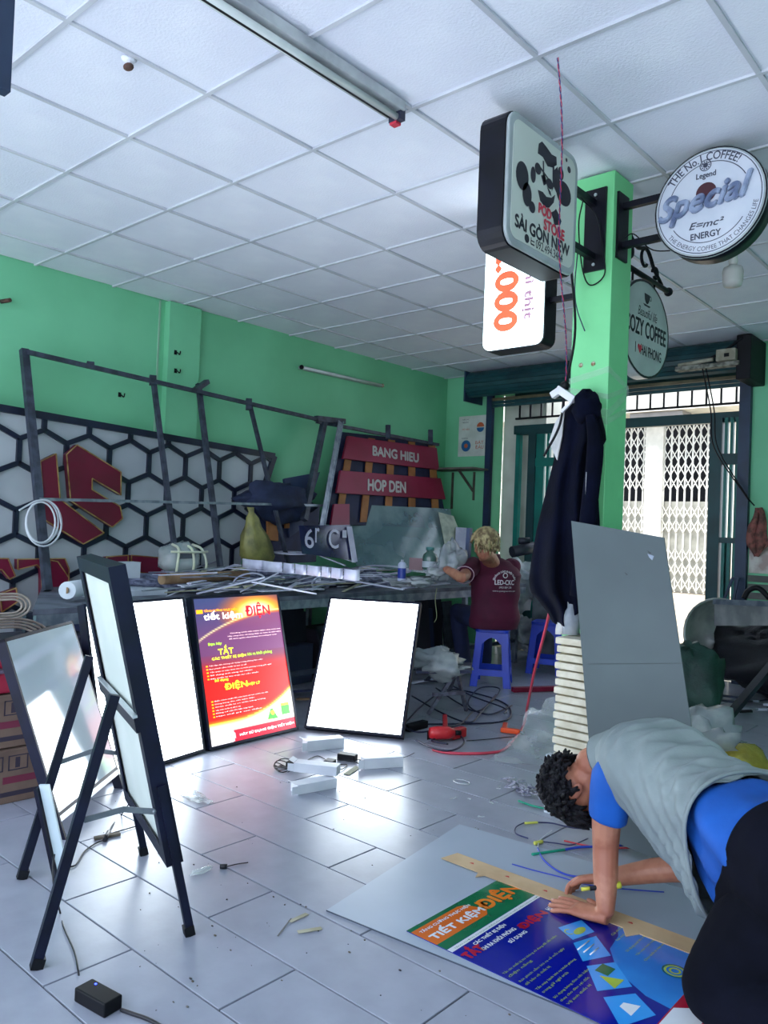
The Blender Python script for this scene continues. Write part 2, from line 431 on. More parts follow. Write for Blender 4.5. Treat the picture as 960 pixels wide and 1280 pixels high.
# upper storey railing and vehicle-dark opening seen through the transom
yb_ = thing('balcony', 'cream balcony band above the canopy across the street', 'balcony', (-8, GY-.6, gz1+1.0))
obj('slab', MB().box((gx0-3, GY-1.2, gz1+1.4), (gx1+2, GY-.3, gz1+1.9)), M('ochre_band', (226, 206, 150), (206, 186, 130), rough=.8), yb_)
for k in range(10):
    x = gx0-2+k*1.0
    obj('baluster', MB().box((x, GY-1.1, gz1+1.9), (x+.06, GY-1.04, gz1+2.7)), gw, yb_)
# --- steel gates in the doorway
GYD = YB+.12
gt = thing('sliding_gate', 'left teal steel gate leaf behind the pillar with upright bars', 'gate', (-4.2, GYD, 0))
x0 = ony(645, 600, GYD).x; x1 = ony(700, 600, GYD).x; ztop = ony(680, 540, GYD).z; zmid = ony(690, 578, GYD).z
obj('post', MB().box((x0, GYD-.03, 0), (x0+.05, GYD+.03, ztop)), tealm, gt)
obj('post', MB().box((x0+.16, GYD-.035, 0), (x0+.25, GYD+.035, ztop)), tealdk, gt)
obj('rail', MB().box((x0-.01, GYD-.02, .78), (x0+.18, GYD+.02, .81)), tealdk, gt)
xa = x0+.25; xb_ = -3.5
obj('top_rail', MB().box((x0, GYD-.03, ztop-.02), (xb_, GYD+.03, ztop+.04)), tealdk, gt)
obj('mid_rail', MB().box((xa, GYD-.03, zmid-.04), (xb_, GYD+.03, zmid+.05)), tealm, gt)
obj('panel', MB().box((xa, GYD-.015, 0), (xa+.1, GYD+.015, ztop)), tealm, gt)
for k in range(7):
    x = xa+.13+k*.085
    obj('bar', MB().box((x, GYD-.02, .0), (x+.035, GYD+.02, ztop-.02)), tealm, gt)
obj('lower_panel', MB().box((xa, GYD+.021, .0), (xb_, GYD+.03, .75)), tealm, gt)
gr = thing('sliding_gate', 'right teal steel gate leaf beside the blue door rail', 'gate', (-2.35, GYD, 0))
ra = ony(887, 620, GYD).x; rb = ony(902, 620, GYD).x; rc = ony(930, 620, GYD).x; zt2 = ony(900, 523, GYD).z
obj('post', MB().box((ra, GYD-.04, 0), (rb, GYD+.04, zt2)), tealdk, gr)
zm = ony(915, 574, GYD).z
obj('mid_rail', MB().box((rb, GYD-.03, zm-.05), (rc, GYD+.03, zm+.05)), tealdk, gr)
for k in range(4):
    x = rb+.0+(rc-rb)*(k+.35)/4
    obj('bar', MB().box((x, GYD-.02, 0), (x+.028, GYD+.02, zt2)), tealm, gr)
zl = ony(915, 675, GYD).z
obj('lower_rail', MB().box((rb, GYD-.03, zl-.03), (rc, GYD+.03, zl+.02)), tealdk, gr)
for k in range(3): obj('lower_bar', MB().box((rb+.02+k*.08, GYD+.02, 0), (rb+.075+k*.08, GYD+.03, zl)), tealdk, gr)
# transom grille
TY = YB+.15
tr = thing('transom_grille', 'dark barred transom grille across the top of the doorway', 'grille', (-3.6, TY, 2.35))
zb0, zb1 = ony(900, 522, TY).z, ony(900, 516, TY).z
obj('beam', MB().box((x0-.05, TY-.03, zb0-.05), (DX1, TY+.03, zb1)), tealdk, tr)
obj('top_beam', MB().box((x0-.05, TY-.03, 2.68), (DX1, TY+.03, 2.8)), tealdk, tr)
obj('thin_rail', MB().box((x0-.05, TY-.012, zb1+.07), (DX1, TY+.012, zb1+.09)), blk, tr)
k = 0; x = x0
while x < DX1:
    obj('bar', MB().box((x-.008, TY-.008, zb1+.07), (x+.008, TY+.008, 2.7)), blk, tr); x += .135; k += 1
# --- rolling shutter housing
rs = thing('rolling_shutter', 'dark teal rolling shutter coiled above the back doorway', 'shutter', (-3.6, YB-.2, 2.66))
slt = M('shutter_slat_teal', (24, 74, 80), (18, 56, 62), rough=.45, scale=5); slb = M('shutter_slat_beige', (120, 112, 84), (90, 84, 62), rough=.5, scale=5)
sx0, sx1 = -5.08, -2.2
for k in range(9):
    a0 = -1.2+k*.3; cy_, cz_, r_ = YB-.20, 2.855, .145
    y_, z_ = cy_-r_*math.cos(a0), cz_+r_*math.sin(a0); y2, z2 = cy_-r_*math.cos(a0+.27), cz_+r_*math.sin(a0+.27)
    obj('shutter_slat', MB().bar((sx0, (y_+y2)/2, (z_+z2)/2), (sx1, (y_+y2)/2, (z_+z2)/2), math.hypot(y2-y_, z2-z_), .012, up=(0, -math.cos(a0+.13), math.sin(a0+.13))), slt, rs)
for k, m_ in enumerate((slb, slt, slt)): obj('shutter_slat', MB().box((DX0+.03, YB-.05, 2.70-k*.036), (DX1-.03, YB-.03, 2.73-k*.036)), m_, rs)
obj('roll_core', MB().tube([(sx0, YB-.20, 2.855), (sx1, YB-.20, 2.855)], .125, 16), slt, rs)
obj('end_plate', MB().box((sx0-.02, YB-.34, 2.67), (sx0, YB, 3.0)), navyst, rs)
ep = MB().box((sx1-.02, YB-.42, 2.62), (sx1+.1, YB, 3.0)); obj('end_plate', ep, blk, rs, label='black motor housing at the right end', bevel=.01)
# motor bracket clutter hanging in front of shutter
mb_ = thing('shutter_motor', 'pale control box with cables on the shutter front, near its right end', 'motor', (-2.7, YB-.45, 2.75))
p = ony(905, 450, YB-.45)
obj('bracket', MB().box((p.x-.42, YB-.45, p.z-.05), (p.x+.12, YB-.36, p.z-.015)), M('dusty_grey', (150, 150, 140), (90, 90, 84), rough=.8, scale=20), mb_)
obj('control_box', MB().box((p.x-.06, YB-.48, p.z-.01), (p.x+.1, YB-.38, p.z+.09)), M('dusty_cream', (176, 172, 156), (140, 134, 118), rough=.7, scale=12), mb_, bevel=.005)
obj('socket', MB().box((p.x+.01, YB-.485, p.z+.02), (p.x+.05, YB-.48, p.z+.05)), blk, mb_)
obj('crossbar', MB().tube([(p.x-.4, YB-.42, p.z), (p.x-.1, YB-.43, p.z+.02)], .018, 8), M('dusty_cream', (1,1,1)), mb_)
cb = MB().tube(spline([(p.x-.2, YB-.42, p.z), (p.x+.0, YB-.4, p.z+.1), (p.x+.12, YB-.42, p.z+.17), (p.x+.2, YB-.35, p.z+.2)]), .012, 6); obj('cable', cb, blk, mb_)
# chain hanging from the shutter to a hook on the wall, with a rag
q0 = ony(878, 460, YB-.42); q1 = ony(893, 560, YB-.2); q2 = ony(930, 618, YB-.12); q3 = ony(943, 632, YB-.05)
ch = thing('pull_chain', 'thin dark shutter chain sagging from the shutter to the wall', 'chain', (q3.x, YB-.05, q3.z-.05))
for dx in (0, .03):
    obj('chain_run', MB().tube(spline([q0+V(dx,0,0), (q0+q1)/2+V(dx+.02,0,-.02), q1+V(dx,0,0), q2+V(dx*.3,0,.01), q3], 8), .006, 5), blk, ch)
rg = MB()
c = q3+V(.03, 0, -.02)
def ragf(s, t):
    w_ = .02+.17*math.sin(PI*min(1, t*.62+.05))*(1 if t < .75 else (1-t)*4)
    x = (s-.5)*w_; return (c.x+x+.01*math.sin(t*9), YB-.06+.02*math.sin(s*14+t*3)+.01, c.z-t*.42)
rg.grid(ragf, 14, 14)
obj('hanging_rag', rg, M('dirty_pink_rag', (150, 92, 84), (96, 66, 60), rough=.95, scale=22, bump=.5), None, label='dirty pinkish rag hanging on the green wall right of the doorway', cat='rag', mods=[('SOLIDIFY', dict(thickness=.012))])
# poster and shelf in the far left corner
po = thing('wall_poster', 'white poster with orange and blue prints on the green corner wall', 'poster', (-5.18, YB-.01, 2.11))
px0, px1, pz0, pz1 = -5.39, -4.99, 2.10, 2.56
obj('sheet', MB().box((px0, YB-.008, pz0), (px1, YB-.001, pz1)), M('poster_paper', (206, 212, 206), (190, 198, 190), rough=.7), po)
pm = [M('print_blue', (34, 96, 150), rough=.5), M('print_orange', (196, 96, 60), rough=.5), M('print_dark', (40, 50, 70), rough=.5)]
b_ = MB(); o0 = V(px0, YB-.0085, pz0); ex, ez = V(1,0,0), V(0,0,1)
disc(b_, o0+V(.11,0,.12), ex, ez, .065); disc(b_, o0+V(.30,0,.32), ex, ez, .05, a0=PI, a1=2*PI, r0=.001); obj('logo_blue', b_, pm[0], po)
b_ = MB(); disc(b_, o0+V(.30,0,.33), ex, ez, .05, a0=0, a1=PI, r0=.001, off=.0015); disc(b_, o0+V(.11,0,.12), ex, ez, .025, off=.002)
text(b_, 'BÁT', o0+V(.24,0,.135), ex, ez, .11, .045, off=.001); text(b_, 'ĐÂU', o0+V(.24,0,.08), ex, ez, .11, .05, off=.001); text(b_, 'mì xào', o0+V(.05,0,.30), ex, ez, .1, .025, off=.001); obj('lettering', b_, pm[1], po)
b_ = MB()
for t_, z_ in (('SẠCH', .41), ('NGON', .38), ('NÓNG', .20)): text(b_, t_, o0+V(.05,0,z_), ex, ez, .08, .018)
obj('lettering', b_, pm[2], po)
sh = thing('wall_shelf', 'thin grey shelf on brackets in the far left corner', 'shelf', (-5.25, 7.15, 1.9))
obj('board', MB().box((XL+.01, 7.0, 1.925), (-4.93, 7.3, 1.945)), M('grey_board', (104, 100, 92), (80, 78, 72), rough=.7), sh)
obj('bracket', MB().bar((-5.15, 7.34, 1.7), (-5.15, 7.05, 1.92), .02).bar((-5.15, 7.35, 1.92), (-5.15, 7.35, 1.6), .02), M('rusty_steel', (90, 84, 78), (60, 52, 46), rough=.7), sh)
obj('bracket', MB().bar((-5.45, 7.35, 1.92), (-5.45, 7.35, 1.5), .02), MATS['rusty_steel'], sh)
# ================================================================== pillar, hanging signs
PX0, PX1, PY0, PY1 = -1.90, -1.70, 3.50, 3.71
pil = struct('pillar', MB().box((PX0, PY0, 0), (PX1, PY1, CEIL-.006)), greend, bevel=.004)
bx = M('sign_box_black', (12, 14, 28), (8, 9, 18), rough=.4, spec=.3, scale=8)
face = M('sign_face_offwhite', (206, 214, 204), (196, 204, 194), rough=.35, scale=1.5)
rimg = M('sign_rim_grey', (168, 178, 180), (150, 160, 162), rough=.35)
ink = M('ink_black', (22, 24, 36), rough=.5); inkr = M('ink_red', (206, 52, 74), (196, 44, 66), rough=.45)
# ---- sign 1: rounded square, plane parallel to y, faces +x
sy0, sy1, sz0, sz1 = 2.63, 3.215, 2.405, 2.96; xa, xb = -1.875, -1.735
s1 = thing('projecting_sign', 'square black framed sign box with bearded man drawing and pod store lettering', 'sign', (-1.8, PY0, 2.4))
W_, H_ = sy1-sy0, sz1-sz0
EX, EZ = V(0,1,0), V(0,0,1)
obj('casing', MB().prism(rrect(W_, H_, .07), (xa, sy0, sz0), EX, EZ, xb-xa-.02), bx, s1)
obj('rim', MB().prism([(p[0], p[1]) for p in rrect(W_-.01, H_-.01, .066)], (xb-.02, sy0+.005, sz0+.005), EX, EZ, .018), rimg, s1, bevel=.008)
o1 = V(xb, sy0+.035, sz0+.035); w1, h1 = W_-.07, H_-.07
obj('face', MB().prism(rrect(w1, h1, .045), (xb-.004, o1.y, o1.z), EX, EZ, .004), face, s1)
def U(a, b): return o1+EX*a*w1+EZ*b*h1
b_ = MB()
text(b_, 'POD', U(.40, .33), EX, EZ, .20*w1, .085*h1, fat=.003, off=.003); text(b_, 'STORE', U(.49, .215), EX, EZ, .34*w1, .09*h1, fat=.003, off=.003); obj('red_lettering', b_, inkr, s1)
b_ = MB(); text(b_, 'SÀI GÒN NEW', U(.06, .10), EX, EZ, .87*w1, .13*h1, fat=.003); text(b_, '092.494.3464', U(.38, .015), EX, EZ, .44*w1, .075*h1, fat=.0004)
disc(b_, U(.24, .05), EX, EZ, .035*w1); poly(b_, [(0,0),(.03,0),(.03,.006),(0,.006)], U(.30, .02), EX, EZ); poly(b_, [(0,0),(.005,0),(.005,.03),(0,.03)], U(.30, .02), EX, EZ); poly(b_, [(0,0),(.03,0),(.03,.005),(0,.005)], U(.30, .05), EX, EZ)
obj('lettering', b_, ink, s1)
# generic bearded gentleman: hair, beard, glasses and smoke puffs
b_ = MB()
def blob(pts, off=.0012): poly(b_, [(p[0]*w1, p[1]*h1) for p in pts], o1, EX, EZ, off)
def ell(cx, cy, rx, ry, off=.0013): disc(b_, U(cx, cy), EX, EZ, rx*w1, off=off, ry=ry*h1, n=20)
blob([(.36,.83),(.37,.92),(.42,.96),(.50,.94),(.58,.91),(.66,.92),(.67,.85),(.60,.80),(.52,.78),(.44,.83)])
ell(.14,.55,.095,.12); ell(.22,.42,.07,.10); ell(.30,.62,.04,.07, .0017); ell(.30,.34,.05,.05,.0016); ell(.80,.64,.13,.11); ell(.74,.80,.05,.06,.0016); ell(.88,.89,.03,.03); ell(.83,.96,.016,.018)
blob([(.38,.52),(.42,.44),(.50,.41),(.57,.43),(.64,.50),(.66,.58),(.60,.53),(.52,.51),(.46,.53)]); blob([(.42,.66),(.48,.69),(.52,.63),(.47,.59)],.0016); blob([(.62,.78),(.68,.84),(.73,.72),(.68,.60),(.63,.64)],.0015)
blob([(.44,.80),(.46,.80),(.47,.70),(.50,.62),(.47,.62),(.45,.68)],.0016); blob([(.52,.60),(.58,.58),(.60,.54),(.56,.55)],.0017); blob([(.60,.82),(.63,.82),(.64,.66),(.60,.58),(.61,.68)],.0014); blob([(.62,.40),(.66,.30),(.70,.32),(.76,.34),(.78,.38),(.74,.42),(.68,.46)],.0016); ell(.37,.70,.05,.05,.0018); ell(.56,.64,.055,.045,.0019); blob([(.40,.735),(.60,.66),(.60,.645),(.40,.715)], .002)
blob([(.60,.40),(.67,.44),(.72,.40),(.74,.36),(.69,.33),(.63,.36)],.0021)
obj('portrait_print', b_, ink, s1)
bpl = obj('bracket_plate', MB().box((-1.845, PY0-.012, 2.53), (-1.735, PY0, 2.93)), bx, s1)
for z in (2.60, 2.86): obj('bracket_arm', MB().bar((-1.80, PY0-.01, z), (-1.80, sy1-.01, z), .03), bx, s1)
for y, z in ((-1.79, 2.90), (-1.79, 2.56)): obj('bolt', MB().lathe([(.008,0),(.008,.006)], (y, PY0-.012, z), 8, axis=(0,-1,0)), rimg, bpl)
obj('cable', MB().tube(spline([(-1.80, 3.25, 2.86), (-1.80, 3.38, 2.84), (-1.77, 3.47, 2.78), (-1.74, 3.48, 2.62), (-1.73, 3.485, 2.50), (-1.80, 3.48, 2.46), (-1.84, 3.47, 2.55), (-1.85, 3.44, 2.75), (-1.81, 3.4, 2.85)], 8), .0035, 5), blk, s1)
obj('loose_wire', MB().tube(spline([(-1.83, 3.40, 2.60), (-1.86, 3.44, 2.45), (-1.86, 3.47, 2.35), (-1.82, 3.48, 2.24)], 8), .003, 5), M('blue_black_wire', (24, 34, 74), rough=.4), s1)
# ---- sign 2: round, plane parallel to x, faces -y
c2 = V(-1.262, 3.52, 2.745); r2 = .243
s2 = thing('round_sign', 'round white coffee sign box with raised script, right of the pillar', 'sign', (PX1, 3.58, 2.5))
obj('casing', MB().lathe([(r2, 0), (r2, .11)], (c2.x, 3.63, c2.z), 48, axis=(0,-1,0)), bx, s2)
obj('rim', MB().lathe([(r2-.002, 0), (r2+.003, .006), (r2-.006, .016), (r2-.014, .018)], (c2.x, 3.535, c2.z), 48, axis=(0,-1,0)), rimg, s2)
sf = M('sign_face_bluewhite', (206, 212, 222), (196, 204, 216), rough=.35)
obj('face', MB().lathe([(r2-.012, 0), (r2-.012, .005)], (c2.x, 3.520, c2.z), 48, axis=(0,-1,0)), sf, s2)
E1, E2 = V(1,0,0), V(0,0,1); F2 = V(c2.x, 3.5148, c2.z)
inkd = M('ink_grey_blue', (62, 68, 86), rough=.5)
b_ = MB(); disc(b_, F2, E1, E2, r2*.93, r0=r2*.915, n=48); disc(b_, F2, E1, E2, r2*.74, r0=r2*.725, a0=.5, a1=2.9, n=30); disc(b_, F2, E1, E2, r2*.74, r0=r2*.725, a0=3.7, a1=5.7, n=30)
obj('ring_lines', b_, inkd, s2)
b_ = MB(); text(b_, 'THE No.1 COFFEE!', F2, E1, E2, .34, .035, arc=(r2*.84, PI/2+.15, 1), fat=.0006)
text(b_, 'THE ENERGY COFFEE THAT CHANGES LIFE', F2, E1, E2, .48, .020, arc=(r2*.845, -PI/2+.22, -1))
text(b_, 'Legend', F2+V(-.055,0,.105), E1, E2, .085, .032, fat=.0008); text(b_, 'ENERGY', F2+V(-.072,0,-.158), E1, E2, .13, .028, fat=.001)
text(b_, 'E=mc²', F2+V(-.08,0,-.11), E1, E2, .15, .03, shear=.3, fat=.0008)
disc(b_, F2+V(-.016,0,.168), E1, E2, .026, r0=.022); disc(b_, F2+V(-.016,0,.168), E1, E2, .011)
for k in range(10): a = k*PI/5; disc(b_, F2+V(-.016+.0165*math.cos(a),0,.168+.0165*math.sin(a)), E1, E2, .0035, n=8)
obj('lettering', b_, inkd, s2)
b_ = MB(); disc(b_, F2+V(-.01,0,.045), E1, E2, .045, off=.0008, n=24); obj('red_dot', b_, M('dark_maroon', (74, 30, 40), rough=.5), s2)
# raised "Special" script as separate thick strokes
vs, fs = glyphs('Special', .35); a = np.array(vs); mn, mx = a.min(0), a.max(0)
b_ = MB()
k_ = lambda p, dy: F2+E1*((p[0]-mn[0])/(mx[0]-mn[0])*.40-.215)+E2*((p[1]-mn[1])/(mx[1]-mn[1])*.135-.085+((p[0]-mn[0])/(mx[0]-mn[0]))*.045)+V(0, dy, 0)
for dx, dz in ((0,0),(.004,0),(-.004,0),(0,.004),(0,-.004),(.003,.003),(-.003,-.003)):
    dd = -.02+abs(dx)*.7+abs(dz)*.7+dx*.1+dz*.05
    b_.add([k_(p, dd)+E1*dx+E2*dz for p in vs], fs)
    # side walls
    ec = {}
    for f in fs:
        for i in range(len(f)):
            e = (f[i], f[(i+1) % len(f)]); ec[e] = 1
    for (i, j) in list(ec):
        if (j, i) not in ec:
            P0, P1 = k_(vs[i], dd)+E1*dx+E2*dz, k_(vs[j], dd)+E1*dx+E2*dz; b_.add([P0, P1, P1-V(0,dd,0), P0-V(0,dd,0)], [(0,3,2,1)])
obj('raised_script', b_, M('raised_letter_grey', (150, 164, 190), (96, 110, 142), rough=.3, scale=14), s2)
obj('bracket_plate', MB().box((PX1, 3.53, 2.59), (PX1+.012, 3.64, 2.91)), bx, s2)
for z in (2.66, 2.85): obj('bracket_arm', MB().bar((PX1, 3.585, z), (c2.x-r2+.05, 3.585, z), .03), bx, s2)
obj('wire', MB().tube(spline([(PX1+.01, 3.6, 2.70), (PX1+.06, 3.60, 2.71), (-1.55, 3.62, 2.62), (-1.40, 3.64, 2.60)], 8), .003, 5), blk, s2)
# ---- sign 3: lit upright box left of the pillar, faces -y
s3 = thing('lightbox_sign', 'glowing white upright sign box with orange digits, left of the pillar', 'sign', (PX0, 3.62, 2.2))
fx0, fx1, fz0, fz1 = -2.475, -2.105, 2.235, 2.93; fy = 3.57
obj('casing', MB().prism(rrect(fx1-fx0+.012, fz1-fz0+.012, .05), (fx0-.006, fy+.12, fz0-.006), E1, E2, .115), bx, s3)
lit = M('lit_acrylic', (226, 250, 255), (222, 246, 252), rough=.3, emit=1.8)
obj('lit_face', MB().prism(rrect(fx1-fx0, fz1-fz0, .045), (fx0, fy+.004, fz0), E1, E2, .006), lit, s3)
b_ = MB(); top = V(fx0, fy-.004, fz0)
# text rotated a quarter turn clockwise: writing direction -z, letter tops towards +x
text(b_, '12.000', top+V(.075, 0, .63), -E2, E1, .53, .135, fat=.009); b_.f = [f[::1] for f in b_.f]
obj('orange_digits', b_, M('lit_orange', (255, 96, 60), (250, 88, 56), rough=.4, emit=.55), s3)
b_ = MB(); text(b_, 'bánh mì thịt', top+V(.245, 0, .66), -E2, E1, .52, .068, fat=.0026)
obj('grey_lettering', b_, M('lit_grey', (196, 150, 176), (160, 110, 140), rough=.4, emit=.15), s3)
obj('bracket_arm', MB().bar((PX0, 3.63, 2.47), (fx1, 3.63, 2.47), .028), bx, s3)
# ---- sign 4: oval coffee sign on wrought bracket behind the pillar, faces +x
s4 = thing('oval_sign', 'oval white coffee sign hanging from curled black iron bracket behind pillar', 'sign', (-1.8, PY1, 2.1))
cy4, cz4, ry4, rz4 = 4.085, 2.372, .31, .262
pl4 = [(ry4*math.cos(2*PI*k/40), rz4*math.sin(2*PI*k/40)) for k in range(40)]
obj('casing', MB().prism(pl4, (-1.84, cy4, cz4), EX, EZ, .06), rimg, s4)
obj('face', MB().prism([(p[0]*.95, p[1]*.95) for p in pl4], (-1.78, cy4, cz4), EX, EZ, .004), M('oval_face', (186, 196, 194), (176, 186, 184), rough=.4), s4)
b_ = MB(); O4 = V(-1.776, cy4, cz4)
disc(b_, O4, EX, EZ, ry4*1.0, ry=rz4*1.0, r0=ry4*.955, n=40, off=.0005)
text(b_, 'COZY COFFEE', O4+V(0,-.255,-.045), EX, EZ, .52, .085, fat=.003); text(b_, 'I    HAI PHONG', O4+V(0,-.13,-.145), EX, EZ, .34, .055, fat=.0014)
text(b_, 'Beautiful life', O4+V(0,-.11,.06), EX, EZ, .25, .05, shear=.4)
poly(b_, [(-.035,.03),(.035,.03),(.028,-.005),(.012,-.022),(-.012,-.022),(-.028,-.005)], O4+V(0,0,.16), EX, EZ); disc(b_, O4+V(0,.045,.175), EX, EZ, .014, r0=.009); poly(b_, [(-.05,0),(.05,0),(.03,-.01),(-.03,-.01)], O4+V(0,0,.132), EX, EZ)
obj('lettering', b_, ink, s4)
b_ = MB(); hb = [(0,-.028),(.026,0),(.026,.013),(.014,.021),(0,.012),(-.014,.021),(-.026,.013),(-.026,0)]; poly(b_, hb, O4+V(0,-.075,-.115), EX, EZ, .002); obj('heart', b_, inkr, s4)
br = MB().tube([(-1.8, PY1, 2.665), (-1.8, 4.42, 2.665)], .015, 8).ball((-1.8, 4.43, 2.665), .025)
obj('bracket_bar', br, blk, s4)
def curl(c, r, a0, a1, k=16): return [V(-1.8, c[0]+r*(1-.5*i/k)*math.cos(a0+(a1-a0)*i/k), c[1]+r*(1-.5*i/k)*math.sin(a0+(a1-a0)*i/k)) for i in range(k+1)]
sc_ = MB().tube(spline([(-1.8, PY1+.01, 2.93), (-1.8, PY1+.10, 2.90), (-1.8, 3.98, 2.80), (-1.8, 4.12, 2.82), (-1.8, 4.22, 2.74), (-1.8, 4.33, 2.68)], 6), .011, 6)
for c, r, a0, a1 in (((3.82, 2.86), .06, 0, 5.2), ((3.90, 2.75), .06, 3.5, -2), ((4.10, 2.76), .065, .5, 5.5), ((4.24, 2.715), .04, 3, -2.4)): sc_.tube(curl(c, r, a0, a1), .009, 6)
sc_.tube([(-1.8, PY1+.01, 2.6), (-1.8, PY1+.01, 2.97)], .014, 6)
obj('scrollwork', sc_, blk, s4)
for y in (3.95, 4.23): obj('hanger', MB().tube([(-1.8, y, 2.665), (-1.8, y, cz4+rz4*.8)], .006, 6), blk, s4)
# ---- pendant LED bulb
b = ond(916, 345, 4.3)
pb = thing('pendant_bulb', 'unlit white pendant bulb on a cable below the round sign', 'lamp', (b.x, b.y, b.z))
wp = M('bulb_plastic', (226, 226, 222), (206, 206, 202), rough=.35)
obj('globe', MB().lathe([(.012,.075),(.02,.06),(.048,.045),(.055,.02),(.052,-.03),(.045,-.055),(.0,-.062)], b, 20), M('frosted_globe', (206, 204, 200), (190, 188, 184), rough=.4), pb)
obj('socket', MB().lathe([(.02,.06),(.024,.08),(.02,.12),(.012,.14)], b, 14), wp, pb)
obj('cord', MB().tube([(b.x, b.y, b.z+.13), (b.x, b.y, CEIL)], .004, 6), M('grey_cord', (190, 188, 184), rough=.5), pb)
# ---- twisted red and blue wire from the ceiling to the clamp
p0 = onz(697, 72, CEIL); p1 = ony(706, 478, 3.35)
w_ = thing('twisted_wire', 'twisted red and blue wire hanging from the ceiling past the square sign', 'wire', p0)
for nm_, ph, m_ in (('red_strand', 0, M('red_wire', (190, 50, 80), rough=.4)), ('blue_strand', PI, M('blue_wire', (40, 48, 120), rough=.4))):
    pts = []
    for i in range(241):
        t = i/240; c = p0.lerp(p1, t)+V(.012*math.sin(t*9), .0, .0); a = t*2*PI*26+ph
        pts.append(c+V(.0022*math.cos(a), .0022*math.sin(a), 0))
    obj(nm_, MB().tube(pts, .0019, 5), m_, w_)
kp = ony(703, 492, 3.33)
kb = thing('plastic_bracket', 'white plastic T shaped bracket tied above the hanging jacket', 'bracket', kp)
wpl = M('white_plastic', (222, 222, 226), (206, 206, 212), rough=.35)
a_, b2 = ony(697, 486, 3.33), ony(718, 500, 3.33); obj('crosspiece', MB().bar(a_, b2, .035, .03, up=(0,1,0)), wpl, kb, bevel=.003)
obj('arm', MB().bar(ony(700, 488, 3.33), ony(690, 495, 3.33), .032, .03, up=(0,1,0)), wpl, kb, bevel=.003)
obj('prong', MB().bar(ony(717, 499, 3.33), ony(702, 515, 3.335), .014, .012, up=(0,1,0)), wpl, kb)
obj('knot', MB().ball(ony(706, 482, 3.34), .022), blk, kb)
obj('black_cable', MB().tube(spline([V(PX0-.005, 3.42, 2.75), ony(719, 400, 3.4), ony(712, 460, 3.38), ony(706, 482, 3.35), ony(700, 530, 3.36), ony(680, 570, 3.37)], 8), .006, 6), blk, kb)
# clear tape wrapped round the pillar
tp = MB()
for k, (z, dz, w__) in enumerate(((1.99, .04, .03), (1.95, -.05, .025), (1.90, -.09, .04), (1.84, -.06, .03))):
    m_ = .004+.001*k
    ring = [V(PX0-m_, PY0-m_, z), V(PX1+m_, PY0-m_, z+dz), V(PX1+m_, PY1+m_, z-dz*.5), V(PX0-m_, PY1+m_, z)]
    for i in range(4):
        p, q = ring[i], ring[(i+1) % 4]; tp.add([p, q, q+V(0,0,w__), p+V(0,0,w__)], [(0,1,2,3)])
obj('clear_tape', tp, M('clear_film', (220, 235, 225), rough=.15, alpha=.22, spec=.8), None, label='clear sticky tape wrapped round the green pillar', cat='tape')
sk = thing('ceramic_anchor', 'pair of small rusty screw anchors on the pillar front', 'anchor', (-1.83, PY0, 2.09))
for x in (-1.845, -1.78): obj('anchor', MB().lathe([(.012,0),(.009,.004),(.003,.01)], (x, PY0-.0005, 2.08), 10, axis=(0,-1,0)), M('rusty_white', (220, 210, 190), (140, 100, 70), rough=.7, scale=60), sk)
# ---- fluorescent tubes
def lamp(p, q, drop, label, lit=0, w=.045):
    p, q = Vector(p), Vector(q); c = (p+q)/2; t = thing('tube_lamp', label, 'lamp', c)
    return t
q0, q1 = V(-2.155, 1.25, CEIL-.004), V(-2.155, 2.44, CEIL-.004)
tl = thing('tube_lamp', 'long unlit tube lamp fixed under the ceiling tiles', 'lamp', (q0+q1)/2)
obj('batten', MB().box((q0.x-.02, q0.y, CEIL-.045), (q0.x+.045, q1.y-.01, CEIL-.004)), M('lamp_batten', (190, 194, 198), (160, 164, 170), rough=.4), tl, bevel=.004)
obj('shadow_gap', MB().box((q0.x-.028, q0.y, CEIL-.062), (q0.x-.012, q1.y-.02, CEIL-.045)), blk, tl)
obj('tube', MB().tube([V(q0.x+.012, q0.y+.02, CEIL-.066), V(q0.x+.012, q1.y-.03, CEIL-.066)], .014, 12), M('dead_tube', (206, 214, 214), rough=.2), tl)
obj('tube', MB().tube([V(q0.x-.035, q0.y+.02, CEIL-.05), V(q0.x-.035, q1.y-.03, CEIL-.05)], .01, 12), MATS['dead_tube'], tl)
obj('end_cap', MB().box((q0.x-.03, q1.y-.03, CEIL-.08), (q0.x+.035, q1.y, CEIL-.01)), M('dark_cap', (40, 44, 66), rough=.5), tl)
obj('red_clip', MB().box((q0.x-.025, q1.y-.028, CEIL-.09), (q0.x+.01, q1.y+.003, CEIL-.06)), inkr, tl)
a_, b2 = onx(377, 459, XL+.05), onx(478, 482, XL+.05)
t2 = thing('tube_lamp', 'short unlit tube lamp high on the green left wall', 'lamp', (a_+b2)/2)
obj('batten', MB().bar(a_-V(.03,0,0), b2-V(.03,0,0), .03), M('wall_batten', (150, 170, 165), rough=.5), t2)
obj('tube', MB().tube([a_, b2], .014, 10), M('dead_tube', (1,1,1)), t2); obj('end_cap', MB().ball(a_, .022), blk, t2)
obj('end_cap', MB().ball(b2, .02), MATS['rusty_white'], t2)
c = onz(161, 74, CEIL)
ft = thing('sprinkler_stub', 'broken brown lamp holder poking through a ceiling tile', 'lamp holder', c-V(0,0,.03))
obj('rose', MB().lathe([(.03,0),(.02,-.012),(.008,-.02)], c+V(0,0,.0), 12), tilem, ft); obj('stub', MB().ball(c-V(.0,.0,.03), .018, sc=(1.4,1,.7)), M('brown_rust', (90, 60, 50), (50, 36, 34), rough=.7, scale=40), ft)
